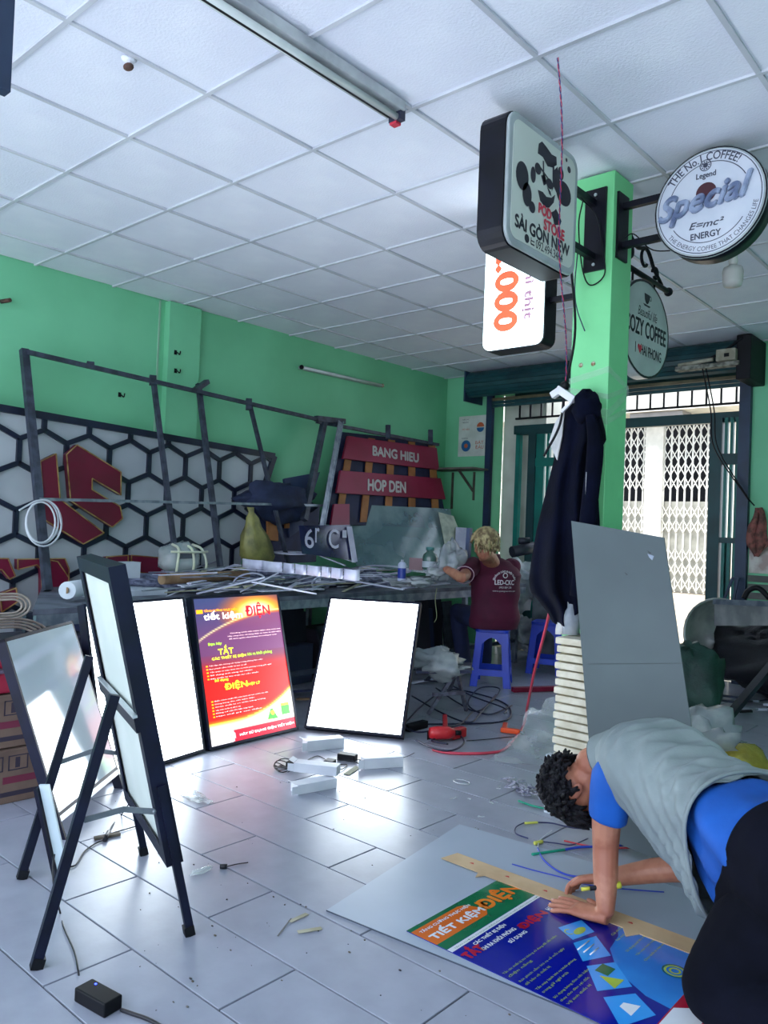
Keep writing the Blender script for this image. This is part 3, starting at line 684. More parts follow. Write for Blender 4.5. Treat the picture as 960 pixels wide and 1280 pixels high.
# wall hooks and stubs on the left wall
for u, v, l in ((5, 269, 'black box fixed high at the left edge of the green wall'), (4, 376, 'brown pipe stub poking from the green wall at the left edge')):
    p = onx(u, v, XL+.03)
    obj('wall_box' if v < 300 else 'pipe_stub', (MB().box((XL+.001, p.y-.06, p.z-.03), (XL+.06, p.y+.03, p.z+.03)) if v < 300 else MB().tube([(XL+.001, p.y, p.z), (XL+.09, p.y+.02, p.z)], .015, 8)), blk if v < 300 else M('brown_rust', (1,1,1)), None, label=l, cat='wall fitting')
for u, v, l in ((152, 493, 'small black hook on the green wall left of the column'), (222, 440, 'upper rusty hook on the wall column'), (222, 463, 'lower rusty hook on the wall column')):
    x_ = XL+(.07 if u > 200 else 0); p = onx(u, v, x_+.03); hk = MB().tube(spline([(x_+.001, p.y, p.z), (x_+.03, p.y, p.z-.005), (x_+.045, p.y+.01, p.z-.02), (x_+.04, p.y+.02, p.z+.01)], 4), .005, 5).box((x_+.0005, p.y-.012, p.z-.018), (x_+.004, p.y+.012, p.z+.018))
    obj('wall_hook', hk, blk, None, label=l, cat='hook')
# ================================================================== work table and what leans behind it
rnd = random.Random(3)
steel = M('dark_steel_tube', (60, 68, 84), (36, 42, 56), rough=.5, scale=14)
zinc = M('zinc_steel', (150, 160, 172), (116, 126, 140), rough=.4, metal=.5, scale=14)
tabm = M('worn_table_top', (104, 110, 124), (70, 76, 92), rough=.6, scale=7)
card = M('cardboard', (150, 122, 92), (128, 100, 74), rough=.85, scale=9, bump=.15)
papw = M('white_foam_strip', (206, 208, 226), (180, 182, 206), rough=.55, scale=6)
TZ = .76; TX = -4.04; TY0, TY1 = 1.75, 6.7
tb = thing('work_table', 'long cluttered workbench along the green left wall', 'table', (-4.75, 4.2, 0))
obj('table_top', MB().prism([(TX, 1.88), (TX, TY1), (-5.26, TY1), (-5.26, 2.5)], (0,0,TZ-.03), V(1,0,0), V(0,1,0), .03), tabm, tb)
obj('front_rail', MB().box((TX-.035, 1.9, TZ-.09), (TX-.002, TY1, TZ-.03)), zinc, tb)
for y in (1.93, 3.5, 5.0, 5.75, 6.6):
    for x in (TX-.04, -5.28 if y > 2 else -4.2): obj('leg', MB().box((x-.02, y-.02, 0), (x+.02, y+.02, TZ-.03)), zinc if y > 4.5 else steel, tb)
obj('lower_rail', MB().box((TX-.055, 1.95, .2), (TX-.025, TY1-.1, .23)), steel, tb)
# ---- hexagon panel sign
hexf = M('hex_panel_face', (176, 184, 190), (158, 166, 174), rough=.45, scale=1.5)
hexb = M('hex_strip_navy', (20, 28, 52), (14, 20, 40), rough=.4)
maroon = M('maroon_letter', (112, 20, 52), (96, 16, 44), rough=.35, scale=2)
gold = M('gold_trim', (214, 180, 120), (150, 110, 60), rough=.3, metal=.6, scale=10)
HX = -5.42
hp = thing('hexagon_sign', 'large honeycomb patterned sign panel with maroon logo leaning on the wall', 'sign', (-5.45, 3.2, TZ))

def ztop(y): return onx(0, 510, HX).z+(y-2.236)*(1.862-1.95)/(4.424-2.236)
outline = [(1.3, .42), (2.55, .42), (2.56, .78), (4.30, .78), (4.33, 1.0), (4.63, ztop(4.63)), (1.3, ztop(1.3))]
obj('panel', MB().prism(outline, (HX-.05, 0, 0), V(0,1,0), V(0,0,1), .04), hexf, hp)
def inside(y, z): return 1.3 < y < 4.6 and (.8 < z or (y < 2.55 and z > .43)) and z < ztop(y) and (z > 1.0 or y < 4.32) and (y-4.33 < (z-1.0)*.345 or z < 1.0)
w_, rz_ = .333, .243; sw = .034; h3 = .083
y00, z00 = 3.206, 1.679
def clipseg(p, q, n=14):
    pts = [(p[0]+(q[0]-p[0])*i/n, p[1]+(q[1]-p[1])*i/n) for i in range(n+1)]; g_ = [a for a in pts if inside(*a)]
    return (g_[0], g_[-1]) if len(g_) > 2 else None
nseg = 0
for r_ in range(-6, 4):
    for c_ in range(-8, 6):
        cy = y00+c_*w_+(w_/2 if r_ % 2 else 0); cz = z00+r_*rz_
        for p, q in (((cy+w_/2, cz-h3), (cy+w_/2, cz+h3)), ((cy+w_/2, cz+h3), (cy, cz+rz_-h3)), ((cy-w_/2, cz+h3), (cy, cz+rz_-h3))):
            s_ = clipseg(p, q)
            if s_: obj('honeycomb_strip', MB().bar((HX+.002, *s_[0]), (HX+.002, *s_[1]), .022, sw, up=(0,0,1) if abs(s_[0][0]-s_[1][0]) > .01 else (0,1,0)) if abs(s_[0][0]-s_[1][0]) > .01 else MB().box((HX-.009, s_[0][0]-sw/2, s_[0][1]), (HX+.013, s_[0][0]+sw/2, s_[1][1])), hexb, hp); nseg += 1
for a_, b2 in ((outline[6], outline[5]), (outline[5], outline[4])):
    obj('edge_strip', MB().bar((HX+.003, *a_), (HX+.003, *b2), .03, .05, up=(0,0,1)), hexb, hp)
# maroon hexagonal logo made of two thick letters
def letter(pts, name, x=HX+.06, th=.05, lab=None):
    P = [onx(u, v, x) for u, v in pts]; pl_ = [(p.y, p.z) for p in P]; cy_ = sum(p[0] for p in pl_)/len(pl_); cz_ = sum(p[1] for p in pl_)/len(pl_)
    lo_ = obj(name, MB().prism(pl_, (x-th, 0, 0), V(0,1,0), V(0,0,1), th), maroon, hp, label=lab)
    b_ = MB(); n = len(P)
    for i in range(n): b_.bar(P[i]+V(.003,0,0), P[(i+1) % n]+V(.003,0,0), .007)
    obj('gold_edge', b_, gold, lo_)
letter([(83,568),(96,556),(151,590),(151,619),(115,598),(115,612),(150,633),(153,648),(140,659),(88,626)], 'logo_block', lab='maroon logo block with gold edge')
letter([(50,577),(70,567),(75,624),(130,666),(104,680),(56,650)], 'logo_block')
# big maroon letters standing at the panel foot, in front of it
letter([(22,699),(81,698),(86,711),(86,760),(52,768),(52,712),(46,706),(22,712)], 'sign_letter', HX+.10)
letter([(-10,698),(10,698),(19,720),(12,724),(2,712),(-10,712)], 'sign_letter', HX+.10)
letter([(62,700),(72,702),(86,722),(85,735),(74,738),(63,738)], 'sign_letter', HX+.11)
letter([(133,696),(160,694),(160,712),(134,712)], 'sign_letter', HX+.10)
letter([(164,694),(212,698),(210,720),(164,714)], 'sign_letter', HX+.10)
letter([(0,742),(20,735),(22,752),(2,765)], 'sign_letter', HX+.12)
# ---- welded steel tube frame leaning on the wall in front of it
LN = V(1, 0, .28).normalized(); LP = V(-4.98, 0, .8)
def lean(u, v, o=0): return onplane(u, v, LP+LN*o, LN)
fr = thing('welded_rack', 'welded dark steel tube frame leaning against the left wall', 'frame', (-5.05, 3.8, TZ))
for k, (a_, b2, w__) in enumerate((((30,437),(61,752),.05), ((191,470),(220,700),.034), ((248,480),(277,722),.038), ((311,500),(362,712),.03))):
    p, q = lean(*a_), lean(*b2); q = p+(q-p)*((TZ+.005-p.z)/(q.z-p.z)) if q.z < TZ else q
    obj('post', MB().bar(p, q, w__, w__*.9, up=(1,0,0)), steel, fr, label='thick leftmost post' if k == 0 else None)
tr_ = [lean(34,440,.03), lean(113,458,.03), lean(190,477,.03), lean(318,506,.03), lean(400,525,.03)]
obj('top_rail', MB().bar(tr_[0], tr_[-1], .036, .03), steel, fr)
obj('top_rail', MB().bar(lean(396,527,.0), lean(548,556,.0), .032, .03), steel, fr)
obj('lower_rail', MB().bar(lean(50,624,.03), lean(408,632,.03), .014, .02), zinc, fr)
for a_, b2 in (((113,453),(113,460)), ((243,488),(259,477)), ((191,470),(191,481)), ((311,499),(311,512)), ((485,532),(485,548)), ((538,538),(538,556))):
    obj('stub', MB().bar(lean(*a_, .02), lean(*b2, .02), .05, .035), steel, fr)
pa, pb_ = lean(426, 528, .04), lean(402, 662, .04)
ang = MB(); d_ = (pb_-pa).normalized(); ang.bar(pa, pb_, .008, .07, up=(1,0,0)) ; ang.bar(pa+V(.03,-.035,0), pb_+V(.03,-.035,0), .06, .006, up=(1,0,0))
obj('perforated_angle', ang, zinc, fr)
for k in range(11):
    c = pa.lerp(pb_, (k+.6)/11.5); obj('hole', MB().box((c.x+.004, c.y-.016, c.z-.02), (c.x+.014, c.y+.012, c.z+.016)), blk, fr)
obj('post', MB().bar(lean(406,523,.0), lean(380,650,.0), .05, .05, up=(1,0,0)), steel, fr)
obj('rail_plate', MB().bar(lean(395,523,.03), lean(430,527,.03), .05, .05), steel, fr)
# ---- coil of white tube hanging on the post
ct = thing('tube_coil', 'coil of white plastic tube hung on the thick frame post', 'coil', lean(52, 680, .09))
for k, (du, dv, r) in enumerate(((0,0,.0),(1.5,2,.006),(-2,1,-.005))):
    pts = []
    for i in range(28):
        a = 2*PI*i/28; pts.append(lean(53+du+(20+r*400)*math.cos(a), 652+dv+(27+r*300)*math.sin(a)*1.0, .07+.012*k))
    obj('loop', MB().tube(pts, .0065, 6, close=True), M('white_tube', (206, 212, 220), rough=.4), ct)
obj('loose_end', MB().tube(spline([lean(24,638,.08), lean(34,632,.08), lean(46,626,.09), lean(60,626,.09), lean(72,636,.09), lean(77,657,.09)], 6), .006, 6), MATS['white_tube'], ct)
# ---- red BANG HIEU rack
rk = thing('red_plank_sign', 'stack of maroon lettered sign planks over navy and orange backing', 'sign', (-5.3, 6.1, TZ))
RN = V(1, 0, .2).normalized(); RP = V(-5.17, 0, .8)
def rp_(u, v, o=0): return onplane(u, v, RP+RN*o, RN)
navym = M('navy_board', (32, 40, 76), (24, 30, 60), rough=.6); orng = M('orange_strip', (176, 116, 66), (150, 96, 52), rough=.6, scale=5)
plk = M('plank_maroon', (150, 24, 66), (134, 18, 56), rough=.4, scale=2)
def quad4(pts, o, th, m_, name, parent, f=rp_):
    P = [f(u, v, o) for u, v in pts]; nrm = (P[1]-P[0]).cross(P[2]-P[1]).normalized(); nrm = nrm if nrm.x > 0 else -nrm
    Q = [p-nrm*th for p in P]; b_ = MB().add(P+Q, [(0,1,2,3),(7,6,5,4),(0,4,5,1),(1,5,6,2),(2,6,7,3),(3,7,4,0)])
    bm_fix(b_); return obj(name, b_, m_, parent)
def bm_fix(b_):
    me = bpy.data.meshes.new('x'); me.from_pydata(b_.v, [], b_.f); bm = bmesh.new(); bm.from_mesh(me); bmesh.ops.recalc_face_normals(bm, faces=bm.faces)
    b_.v = [tuple(v.co) for v in bm.verts]; b_.f = [tuple(v.index for v in f.verts) for f in bm.faces]; bm.free(); bpy.data.meshes.remove(me)
quad4([(428,540),(538,552),(560,660),(400,655)], -.06, .02, navym, 'backing_board', rk)
for k in range(5):
    t = k/4; a_ = (436+t*100, 545+t*9); b2 = (420+t*122, 650+t*10)
    quad4([a_, (a_[0]+8, a_[1]+1), (b2[0]+8, b2[1]), b2], -.035, .012, orng, 'orange_strip', rk)
planks = [((435,545),(546,560),(549,587),(429,573)), ((426,588),(551,598),(557,624),(421,616)), ((418,630),(437,630),(437,660),(414,657))]
for P4 in planks: quad4(P4, 0, .025, plk, 'plank', rk)
wl_ = M('pale_lettering', (196, 190, 190), rough=.5)
for s_, (c0, c1, c3) in (('BANG HIEU', ((466,569),(523,578),(466,557.5))), ('HOP DEN', ((460,613),(507,616),(460,599)))):
    o_, a_, c_ = rp_(*c0, .003), rp_(*c1, .003), rp_(*c3, .003); b_ = MB(); text(b_, s_, o_, (a_-o_).normalized(), (c_-o_).normalized(), (a_-o_).length, (c_-o_).length, fat=.006, off=.002); obj('lettering', b_, wl_, rk)
# dark bundle of bags and boards behind the frame
db = MB()
def bag(mb, c, s, seed=0, n=20, m=14, amp=.25, flat=None):
    c = Vector(c)
    for j in range(m+1):
        for i in range(n):
            th, ph = 2*PI*i/n, PI*j/m
            d = V(math.sin(ph)*math.cos(th), math.sin(ph)*math.sin(th), -math.cos(ph))
            k = 1+amp*noise.noise(d*1.7+V(seed, 0, 0))+amp*.45*noise.noise(d*5+V(seed, 3, 0))
            p = V(d.x*s[0], d.y*s[1], d.z*s[2])*k+c
            if flat is not None and p.z < flat: p.z = flat
            mb.v.append(tuple(p))
    base = len(mb.v)-(m+1)*n
    for j in range(m):
        for i in range(n):
            mb.smooth.add(len(mb.f)); mb.f.append((base+j*n+i, base+j*n+(i+1) % n, base+(j+1)*n+(i+1) % n, base+(j+1)*n+i))
    return mb
c = onx(352, 622, -5.28)
obj('dark_bundle', bag(MB(), (c.x+.03, c.y-.05, 1.45), (.16, .40, .16), 2, amp=.6), M('navy_fabric', (34, 46, 78), (24, 34, 60), rough=.8, bump=.3), None, label='dark navy cloth bundle heaped behind the steel frame', cat='bundle')
quad4([(355,600),(400,595),(395,662),(362,690)], .05, .02, M('grey_navy_board', (44, 58, 92), (34, 46, 76), rough=.6), 'navy_board', None, f=lean).update({}) if False else None
nb = thing('leaning_board', 'dark navy boards with brown wooden strips behind the steel frame', 'board', (-5.3, 4.9, TZ))
quad4([(318,632),(400,632),(395,702),(330,706)], .0, .02, navym, 'board', nb)
quad4([(334,636),(347,637),(348,676),(335,675)], .03, .02, orng, 'strip', nb); quad4([(356,640),(362,640),(362,660),(357,660)], .03, .02, orng, 'strip', nb)
quad4([(356,598),(400,590),(378,660),(362,672)], .02, .03, M('slate_blue_sheet', (50, 64, 96), (40, 52, 82), rough=.5), 'sheet', nb)
quad4([(362,656),(374,677),(360,677)], .05, .01, zinc, 'corner', nb) if False else None
# yellow bag hanging from the lower rail
yb2 = MB(); yc = lean(309, 634, .07)
ysec = [(0, .03, .012), (.04, .022, .018), (.09, .055, .035), (.16, .075, .05), (.24, .11, .07), (.33, .15, .085), (.41, .165, .09), (.46, .13, .07), (.49, .05, .04), (.50, .01, .01)]
for j, (dz, ry, rx) in enumerate(ysec):
    for i in range(18):
        a = 2*PI*i/18; k = 1+.45*noise.noise(V(math.cos(a)*2.5, math.sin(a)*2.5, dz*9)); yb2.v.append((yc.x+.02+rx*k*math.cos(a), yc.y+.02+dz*.22+ry*k*math.sin(a), yc.z-dz*.95))
for j in range(len(ysec)-1):
    for i in range(18): yb2.smooth.add(len(yb2.f)); yb2.f.append((j*18+i, j*18+(i+1) % 18, (j+1)*18+(i+1) % 18, (j+1)*18+i))
obj('hanging_bag', yb2, M('yellow_plastic_bag', (150, 148, 84), (112, 110, 64), rough=.35, scale=9, bump=.5, alpha=.9), None, label='crumpled yellowish plastic bag hanging from the frame rail', cat='bag')
# ---- glass sheet leaning with wet reflections
GN = V(1, -.25, .35).normalized(); GP = onz(560, 722, TZ+.0)
def gp(u, v, o=0): return onplane(u, v, GP+GN*o, GN)
glm = M('tinted_acrylic', (150, 176, 180), (112, 142, 152), rough=.1, scale=3, alpha=.6, spec=.9)
g1 = quad4([(433,630),(563,636),(578,722),(446,706)], 0, .006, glm, 'acrylic_sheet', None, f=gp)
setp(g1, 'clear scratched acrylic sheet leaning on the workbench before the maroon planks', 'acrylic sheet')
g2 = quad4([(548,640),(567,645),(584,690),(560,700)], .04, .004, M('wrapped_pale_film', (196, 204, 186), (160, 170, 156), rough=.25, scale=9, alpha=.9), 'wrapped_sheet', None, f=gp)
setp(g2, 'pale wrapped sheet standing right of the scratched acrylic sheet', 'sheet')
g3 = quad4([(570,659),(586,660),(582,700),(568,700)], .07, .004, papw, 'white_sheet', None, f=gp); setp(g3, 'small white sheet beside the seated worker, left of his head', 'sheet')
st_ = MB().bar(ond(587, 660, 6.55), ond(583, 722, 6.55), .035); obj('steel_upright', st_, M('blue_grey_post', (84, 96, 130), rough=.5), None, label='blue grey upright post left of the seated worker', cat='post')
# dark acrylic with cut letters
d1 = quad4([(374,657),(438,656),(443,700),(378,692)], .25, .006, M('smoked_acrylic', (40, 46, 84), (28, 34, 66), rough=.1, scale=3, spec=.9), 'smoked_acrylic', None, f=lean); setp(d1, 'dark smoked acrylic sheet with pale cut out letters on the workbench', 'acrylic sheet')
lt = thing('cut_letter', 'pale acrylic letters stuck on the dark smoked sheet', 'letter', lean(400, 690, .26))
for s_, c0, c1, c3 in (('6', (381,684),(392,686),(381,660)), ('r', (394,678),(399,678),(394,660)), ('C', (411,685),(423,686),(411,661)), ('l', (428,672),(433,672),(428,663))):
    o_, a_, c_ = lean(*c0, .262), lean(*c1, .262), lean(*c3, .262); b_ = MB(); text(b_, s_, o_, (a_-o_).normalized(), (c_-o_).normalized(), (a_-o_).length, (c_-o_).length, off=.002, fat=.002); obj('letter', b_, papw, lt)
quad_ = quad4([(434,658),(440,658),(447,702),(441,703)], .27, .01, papw, 'foam_strip', None, f=lean); setp(quad_, 'upright white foam strip at the right edge of the smoked sheet', 'strip')
# ---- things lying on the bench
def tp_(u, v, z=TZ): return onz(u, v, z)
# coil of white channel strip: looped ribbon
rb_ = thing('channel_strip', 'wavy white channel letter strip curling along the bench front', 'strip', tp_(370, 716, TZ+.06))
for k, (u0, u1) in enumerate(((303,328),(328,353),(354,368),(369,383),(384,401),(402,413),(414,429),(430,450))):
    a_, b2 = tp_(u0, 698+(u0-303)*.10, TZ+.24), tp_(u1, 698+(u1-303)*.10, TZ+.24); n = 10; b_ = MB(); vs = []
    for i in range(n+1):
        t = i/n; p = a_.lerp(b2, t); bulge = math.sin(PI*t)*.06; p = p+V(.8, -.6, 0)*bulge; vs += [p, p-V(0,0,.062)]
    b_.add(vs, [(2*i, 2*i+1, 2*i+3, 2*i+2) for i in range(n)], smooth=True); obj('loop', b_, papw, rb_, mods=[('SOLIDIFY', dict(thickness=.004))])
obj('base_board', MB().obox(tp_(300,712,TZ+.14), tp_(452,724,TZ+.14)-tp_(300,712,TZ+.14), V(-.12,-.02,0), V(0,0,.006)), papw, rb_)
# foam rings and offcuts
def ring_piece(u, v, z, r, rr, tilt, name, lab):
    c = tp_(u, v, z); pts = []; b_ = MB(); n = 26; ex = V(math.cos(.6), math.sin(.6), 0); ey = V(-math.sin(.6), math.cos(.6), tilt).normalized()
    vs = []
    for i in range(n): a = 2*PI*i/n; d = ex*math.cos(a)*1.0+ey*math.sin(a)*.45; vs += [c+d*r, c+d*rr]
    nn = ex.cross(ey)
    b_.add(vs, [(2*i, 2*i+1, (2*i+3) % (2*n), (2*i+2) % (2*n)) for i in range(n)])
    return setp(obj(name, b_, papw, None, mods=[('SOLIDIFY', dict(thickness=.008, offset=0))]), lab, 'foam offcut')
ring_piece(363, 691, TZ+.25, .15, .05, .15, 'foam_ring', 'oval white foam ring on top of the offcut pile')
ring_piece(478, 712, TZ+.09, .28, .22, .3, 'foam_ring', 'large oval white foam ring behind the spray can')
ring_piece(455, 722, TZ+.05, .16, .145, .6, 'curled_strip', 'curled white strip end hanging near the bench edge')
# long offcuts: individually placed strips
MN = {'white_foam_strip': 'white', 'grey_offcut': 'grey', 'zinc_steel': 'metal', 'pale_yellow_offcut': 'pale yellow'}
for i in range(190):
    u = rnd.uniform(215, 470); v = rnd.uniform(706, 742)
    z = TZ+rnd.uniform(.01, .08)+max(0, (735-v))*.0022; c = tp_(u, min(v, 740), z)
    if c.x > TX-.12 : c.x = TX-.1-rnd.random()*.2
    if c.x < -5.2: c.x = -5.2+rnd.random()*.4
    if -5.05 < c.x < -4.4 and 2.9 < c.y < 5.2 and rnd.random() < .6: c.z = TZ+.06+.09*rnd.random()
    L_ = rnd.uniform(.12, .5); a = rnd.uniform(-.5, .7)+PI/2; w__ = rnd.uniform(.012, .035)
    d_ = V(math.cos(a), math.sin(a), rnd.uniform(-.06, .12))
    m_ = rnd.choice([papw, papw, M('grey_offcut', (150, 154, 176), (104, 110, 136), rough=.6), zinc, M('pale_yellow_offcut', (186, 184, 160), (150, 150, 130), rough=.6)])
    obj('offcut', MB().bar(c-d_*L_/2, c+d_*L_/2, w__, .006), m_, None, label=('short ' if L_ < .25 else 'medium ' if L_ < .38 else 'long ')+MN[m_.name]+' offcut strip in the pile on the workbench', cat='offcut', group=('short ' if L_ < .25 else 'medium ' if L_ < .38 else 'long ')+MN[m_.name]+' offcuts piled on the workbench')
for k, (a_, b2, lab) in enumerate((((283,738),(402,729),'long pale strip across the bench front edge'), ((400,735),(424,742),'short bright strip by the bench edge'), ((330,740),(420,738),'wide pale sheet overhanging the bench edge'))):
    p, q = tp_(*a_, TZ+.02+.01*k), tp_(*b_ if False else b2, TZ+.02+.01*k); p.x = min(p.x, TX-.02); q.x = min(q.x, TX-.02)
    obj('foam_strip', MB().bar(p, q, .05 if k == 2 else .02, .006), papw, None, label=lab, cat='strip')
for k, (x, y, s_, lab) in enumerate(((-4.78, 3.25, (.26, .40, .085), 'crumpled grey offcut heap under the cardboard tube'), (-4.72, 4.05, (.30, .42, .12), 'crumpled grey offcut heap under the wavy white strip'), (-4.66, 4.85, (.28, .40, .09), 'crumpled grey offcut heap left of the spray can'))):
    obj('offcut_heap', bag(MB(), V(x, y, TZ+.02), s_, 70+k, 30, 16, amp=.9, flat=TZ+.001), M('heap_grey', (128, 134, 160), (60, 66, 92), rough=.6, scale=16, bump=.8, bscale=30), None, label=lab, cat='offcut heap')
for k, (a_, b2, z0, z1, w__, lab) in enumerate((((388,690),(432,707),.26,.16,.03,'long pale foam strip sloping down from the oval ring'), ((398,689),(444,703),.27,.18,.02,'thin pale foam strip beside the sloping strip'), ((246,742),(330,722),.04,.14,.025,'pale strip slanting over the offcuts by the red poster top'), ((300,740),(348,716),.03,.16,.014,'thin bright strip standing out of the offcut pile'), ((318,728),(392,742),.13,.04,.05,'broad lilac strip sloping towards the right lightbox'), ((430,724),(505,737),.09,.04,.05,'broad pale strip below the curled strip'), ((505,735),(560,729),.03,.05,.05,'flat grey sheet scrap near the green bottle'))):
    p, q = tp_(*a_, TZ+z0), tp_(*b2, TZ+z1); obj('foam_strip', MB().bar(p, q, w__, .008), papw, None, label=lab, cat='strip')
for k, (u, v, z0, r) in enumerate(((312, 722, .10, .10), (345, 716, .12, .07), (448, 735, .05, .09), (412, 716, .12, .08))):
    c = tp_(u, v, TZ+z0); c.x = min(c.x, -4.25); c.z = TZ+.6*r+.01; pts = [c+V(.5*r*math.cos(a), r*math.cos(a)+.3*r*math.sin(a), .6*r*math.sin(a)) for a in [.3+4.6*i/14 for i in range(15)]]
    obj('curled_strip', MB().tube(pts, .007, 6), papw, None, label=['curled pale strip above the red poster','small curled strip right of the red poster top','curled strip above the right lightbox','small curl of strip under the wavy white strip'][k], cat='strip')
# cardboard tube, boxes, packaging
p, q = tp_(202, 724, TZ+.10), tp_(308, 719, TZ+.10)
tbm = thing('cardboard_tube', 'brown cardboard tube lying across the bench clutter', 'tube', (p+q)/2)
obj('tube_body', MB().tube([p, q], .036, 14), card, tbm); obj('tube_end', MB().tube([q, q+(q-p).normalized()*.004], .03, 14), M('tube_hollow', (70, 52, 40), rough=.9), tbm)
c = tp_(170, 738, TZ)
wbx = M('white_carton', (196, 206, 214), (176, 186, 198), rough=.6, scale=3)
def carton(c, sx, sy, sz, rz, m_, name, lab, cat='box', extra=None, group=None):
    t = thing(name, lab, cat, c, rz, group); obj('carton_body', MB().box((-sx/2,-sy/2,0),(sx/2,sy/2,sz)), m_, t, local=True, bevel=.003)
    obj('lid_flap', MB().box((-sx/2-.002,-sy/2-.002,sz), (0,sy/2+.002,sz+.003)), m_, t, local=True); obj('lid_flap', MB().box((.002,-sy/2-.002,sz), (sx/2+.002,sy/2+.002,sz+.003)), m_, t, local=True)
    if extra: extra(t)
    return t
c = V(-4.85, 2.78, TZ+.04)
def ex1(t):
    b_ = MB(); text(b_, 'LED POWER', V(.0505,-.10,.095), V(0,1,0), V(0,0,1), .16, .025); obj('lettering', b_, M('faded_blue', (100, 140, 170), rough=.5), t, local=True)
    obj('orange_label', MB().box((.05,0,.015),(.0515,.06,.06)), orng, t, local=True)
carton(c, .1, .36, .15, .0, wbx, 'white_box', 'white carton with faded blue lettering on the workbench', extra=ex1)
obj('flat_box', MB().box((-4.75, 2.42, TZ), (-4.45, 2.95, TZ+.04)), wbx, None, label='flat white box at the bench front, under the white carton', cat='box', bevel=.004)
obj('flat_box', MB().box((-5.2, 3.0, TZ), (-4.9, 3.75, TZ+.06)), M('lilac_sheets', (186, 190, 222), (160, 166, 204), rough=.6), None, label='stack of pale lilac sheets under the clear packaging', cat='sheets', bevel=.004)
rl = thing('paper_roll', 'white paper roll on the bench beside the thick frame post', 'roll', tp_(96, 740, TZ+.05))
p, q = tp_(84, 738, TZ+.07), tp_(108, 731, TZ+.07); obj('roll_body', MB().tube([p, q+V(0,.1,0)], .05, 16), wbx, rl); obj('core', MB().tube([p-V(0,.004,0), p], .018, 10), card, rl)
# clear blister packaging shaped like stacked trays
bp_ = thing('blister_pack', 'clear moulded plastic packaging standing on the workbench', 'packaging', (-5.05, 3.45, TZ+.09))
clr = M('clear_plastic', (214, 226, 226), (190, 206, 210), rough=.12, alpha=.42, spec=.9, bump=.6, bscale=25)
pc = V(-5.02, 3.42, TZ+.06)
obj('shell', bag(MB(), pc+V(0,.0,.14), (.13, .17, .13), 5, amp=.3, flat=pc.z), clr, bp_)
clw = M('pale_rim', (220, 226, 196), (200, 206, 186), rough=.3)
for dy in (-.12, .02, .13): obj('rib', MB().tube(spline([pc+V(.13,dy,.02), pc+V(.15,dy,.12), pc+V(.12,dy*.8,.22), pc+V(.02,dy*.7,.25)], 6), .010, 6), clw, bp_)
for dz in (.05, .20): obj('rib', MB().tube(spline([pc+V(.12,-.16,dz), pc+V(.16,-.05,dz), pc+V(.16,.08,dz), pc+V(.10,.17,dz)], 6), .009, 6), clw, bp_)
obj('tray', MB().box(pc+V(-.02,-.09,.15), pc+V(.13,.05,.19)), M('dark_tray', (90, 96, 110), rough=.4), bp_, bevel=.01)
# bottle, spray can, bag near the worker
c = tp_(537, 713, TZ+.02); c = ond(537, 712, 6.5)
gb = thing('bottle', 'squat green glass bottle with white label on the bench', 'bottle', (c.x, c.y, c.z-.0))
gls = M('green_glass', (84, 120, 112), (64, 100, 94), rough=.1, alpha=.85, spec=.9)
obj('body', MB().lathe([(0,0),(.055,0),(.062,.01),(.062,.10),(.055,.125),(.03,.145),(.03,.165)], c, 20), gls, gb)
obj('label', MB().lathe([(.0632,.02),(.0632,.07)], c, 20, cap=False), wbx, gb); obj('cap', MB().lathe([(.034,.16),(.036,.165),(.036,.185),(.0,.187)], c, 16), M('teal_cap', (70, 128, 126), rough=.4), gb)
c = ond(502, 726, 6.2)
sc2 = thing('spray_can', 'white and blue spray can standing on the bench', 'can', c)
obj('body', MB().lathe([(0,0),(.032,0),(.033,.005),(.033,.13),(.022,.145),(.012,.15)], c, 18), M('can_white', (196, 204, 230), rough=.3), sc2)
obj('blue_band', MB().lathe([(.0336,.02),(.0336,.10)], c, 18, cap=False), M('can_blue', (40, 64, 160), rough=.3), sc2); obj('nozzle', MB().lathe([(.012,.15),(.012,.165),(0,.166)], c, 10), wbx, sc2)
film = M('thin_clear_film', (214, 222, 222), (186, 198, 204), rough=.18, alpha=.38, spec=.9, bump=.8, bscale=18)
film2 = M('cloudy_film', (206, 212, 216), (170, 178, 188), rough=.25, alpha=.62, spec=.8, bump=.8, bscale=14)
def filmbag(u, v, d, s, seed, lab, m_=None, flat=None, grp=None):
    c = ond(u, v, d); return setp(obj('plastic_bag', bag(MB(), c, s, seed, 26, 18, amp=.7, flat=flat), m_ or film2), lab, 'plastic bag', grp)
filmbag(563, 703, 6.35, (.10, .12, .13), 1, 'crumpled clear bag on the bench in front of the worker')
filmbag(525, 727, 6.15, (.09, .14, .035), 2, 'flat clear bag on the bench before the green bottle')
filmbag(*pix((-4.32, 5.1, TZ+.03))[:2], pix((-4.32, 5.1, TZ+.03))[2], (.10, .16, .04), 3, 'flat cloudy film on the bench edge left of the spray can')
filmbag(545, 715, 6.3, (.06, .10, .05), 4, 'small grey film bag between the bottle and the worker')
obj('pink_box', MB().box(ond(512,712,6.7), ond(528,698,6.6)), M('faded_pink', (160, 130, 136), rough=.6), None, label='faded pink box left of the green bottle', cat='box')
obj('paper_cup', MB().lathe([(0,0),(.03,0),(.04,.10)], ond(577, 714, 6.5), 14, cap=True), M('dark_brown_cup', (52, 36, 50), rough=.5), None, label='dark brown cup on the bench beside the worker', cat='cup')
obj('hand_grinder', MB().tube([ond(640, 690, 6.9), ond(668, 684, 7.0)], .05, 10).tube([ond(648,676,7.0), ond(662, 676, 7.0)], .03, 8), M('machine_dark', (40, 44, 58), rough=.5), None, label='dark machine on the bench right of the seated worker', cat='machine')
for k, (u, v, d) in enumerate(((645, 700, 6.8), (655, 710, 6.7))):
    pass
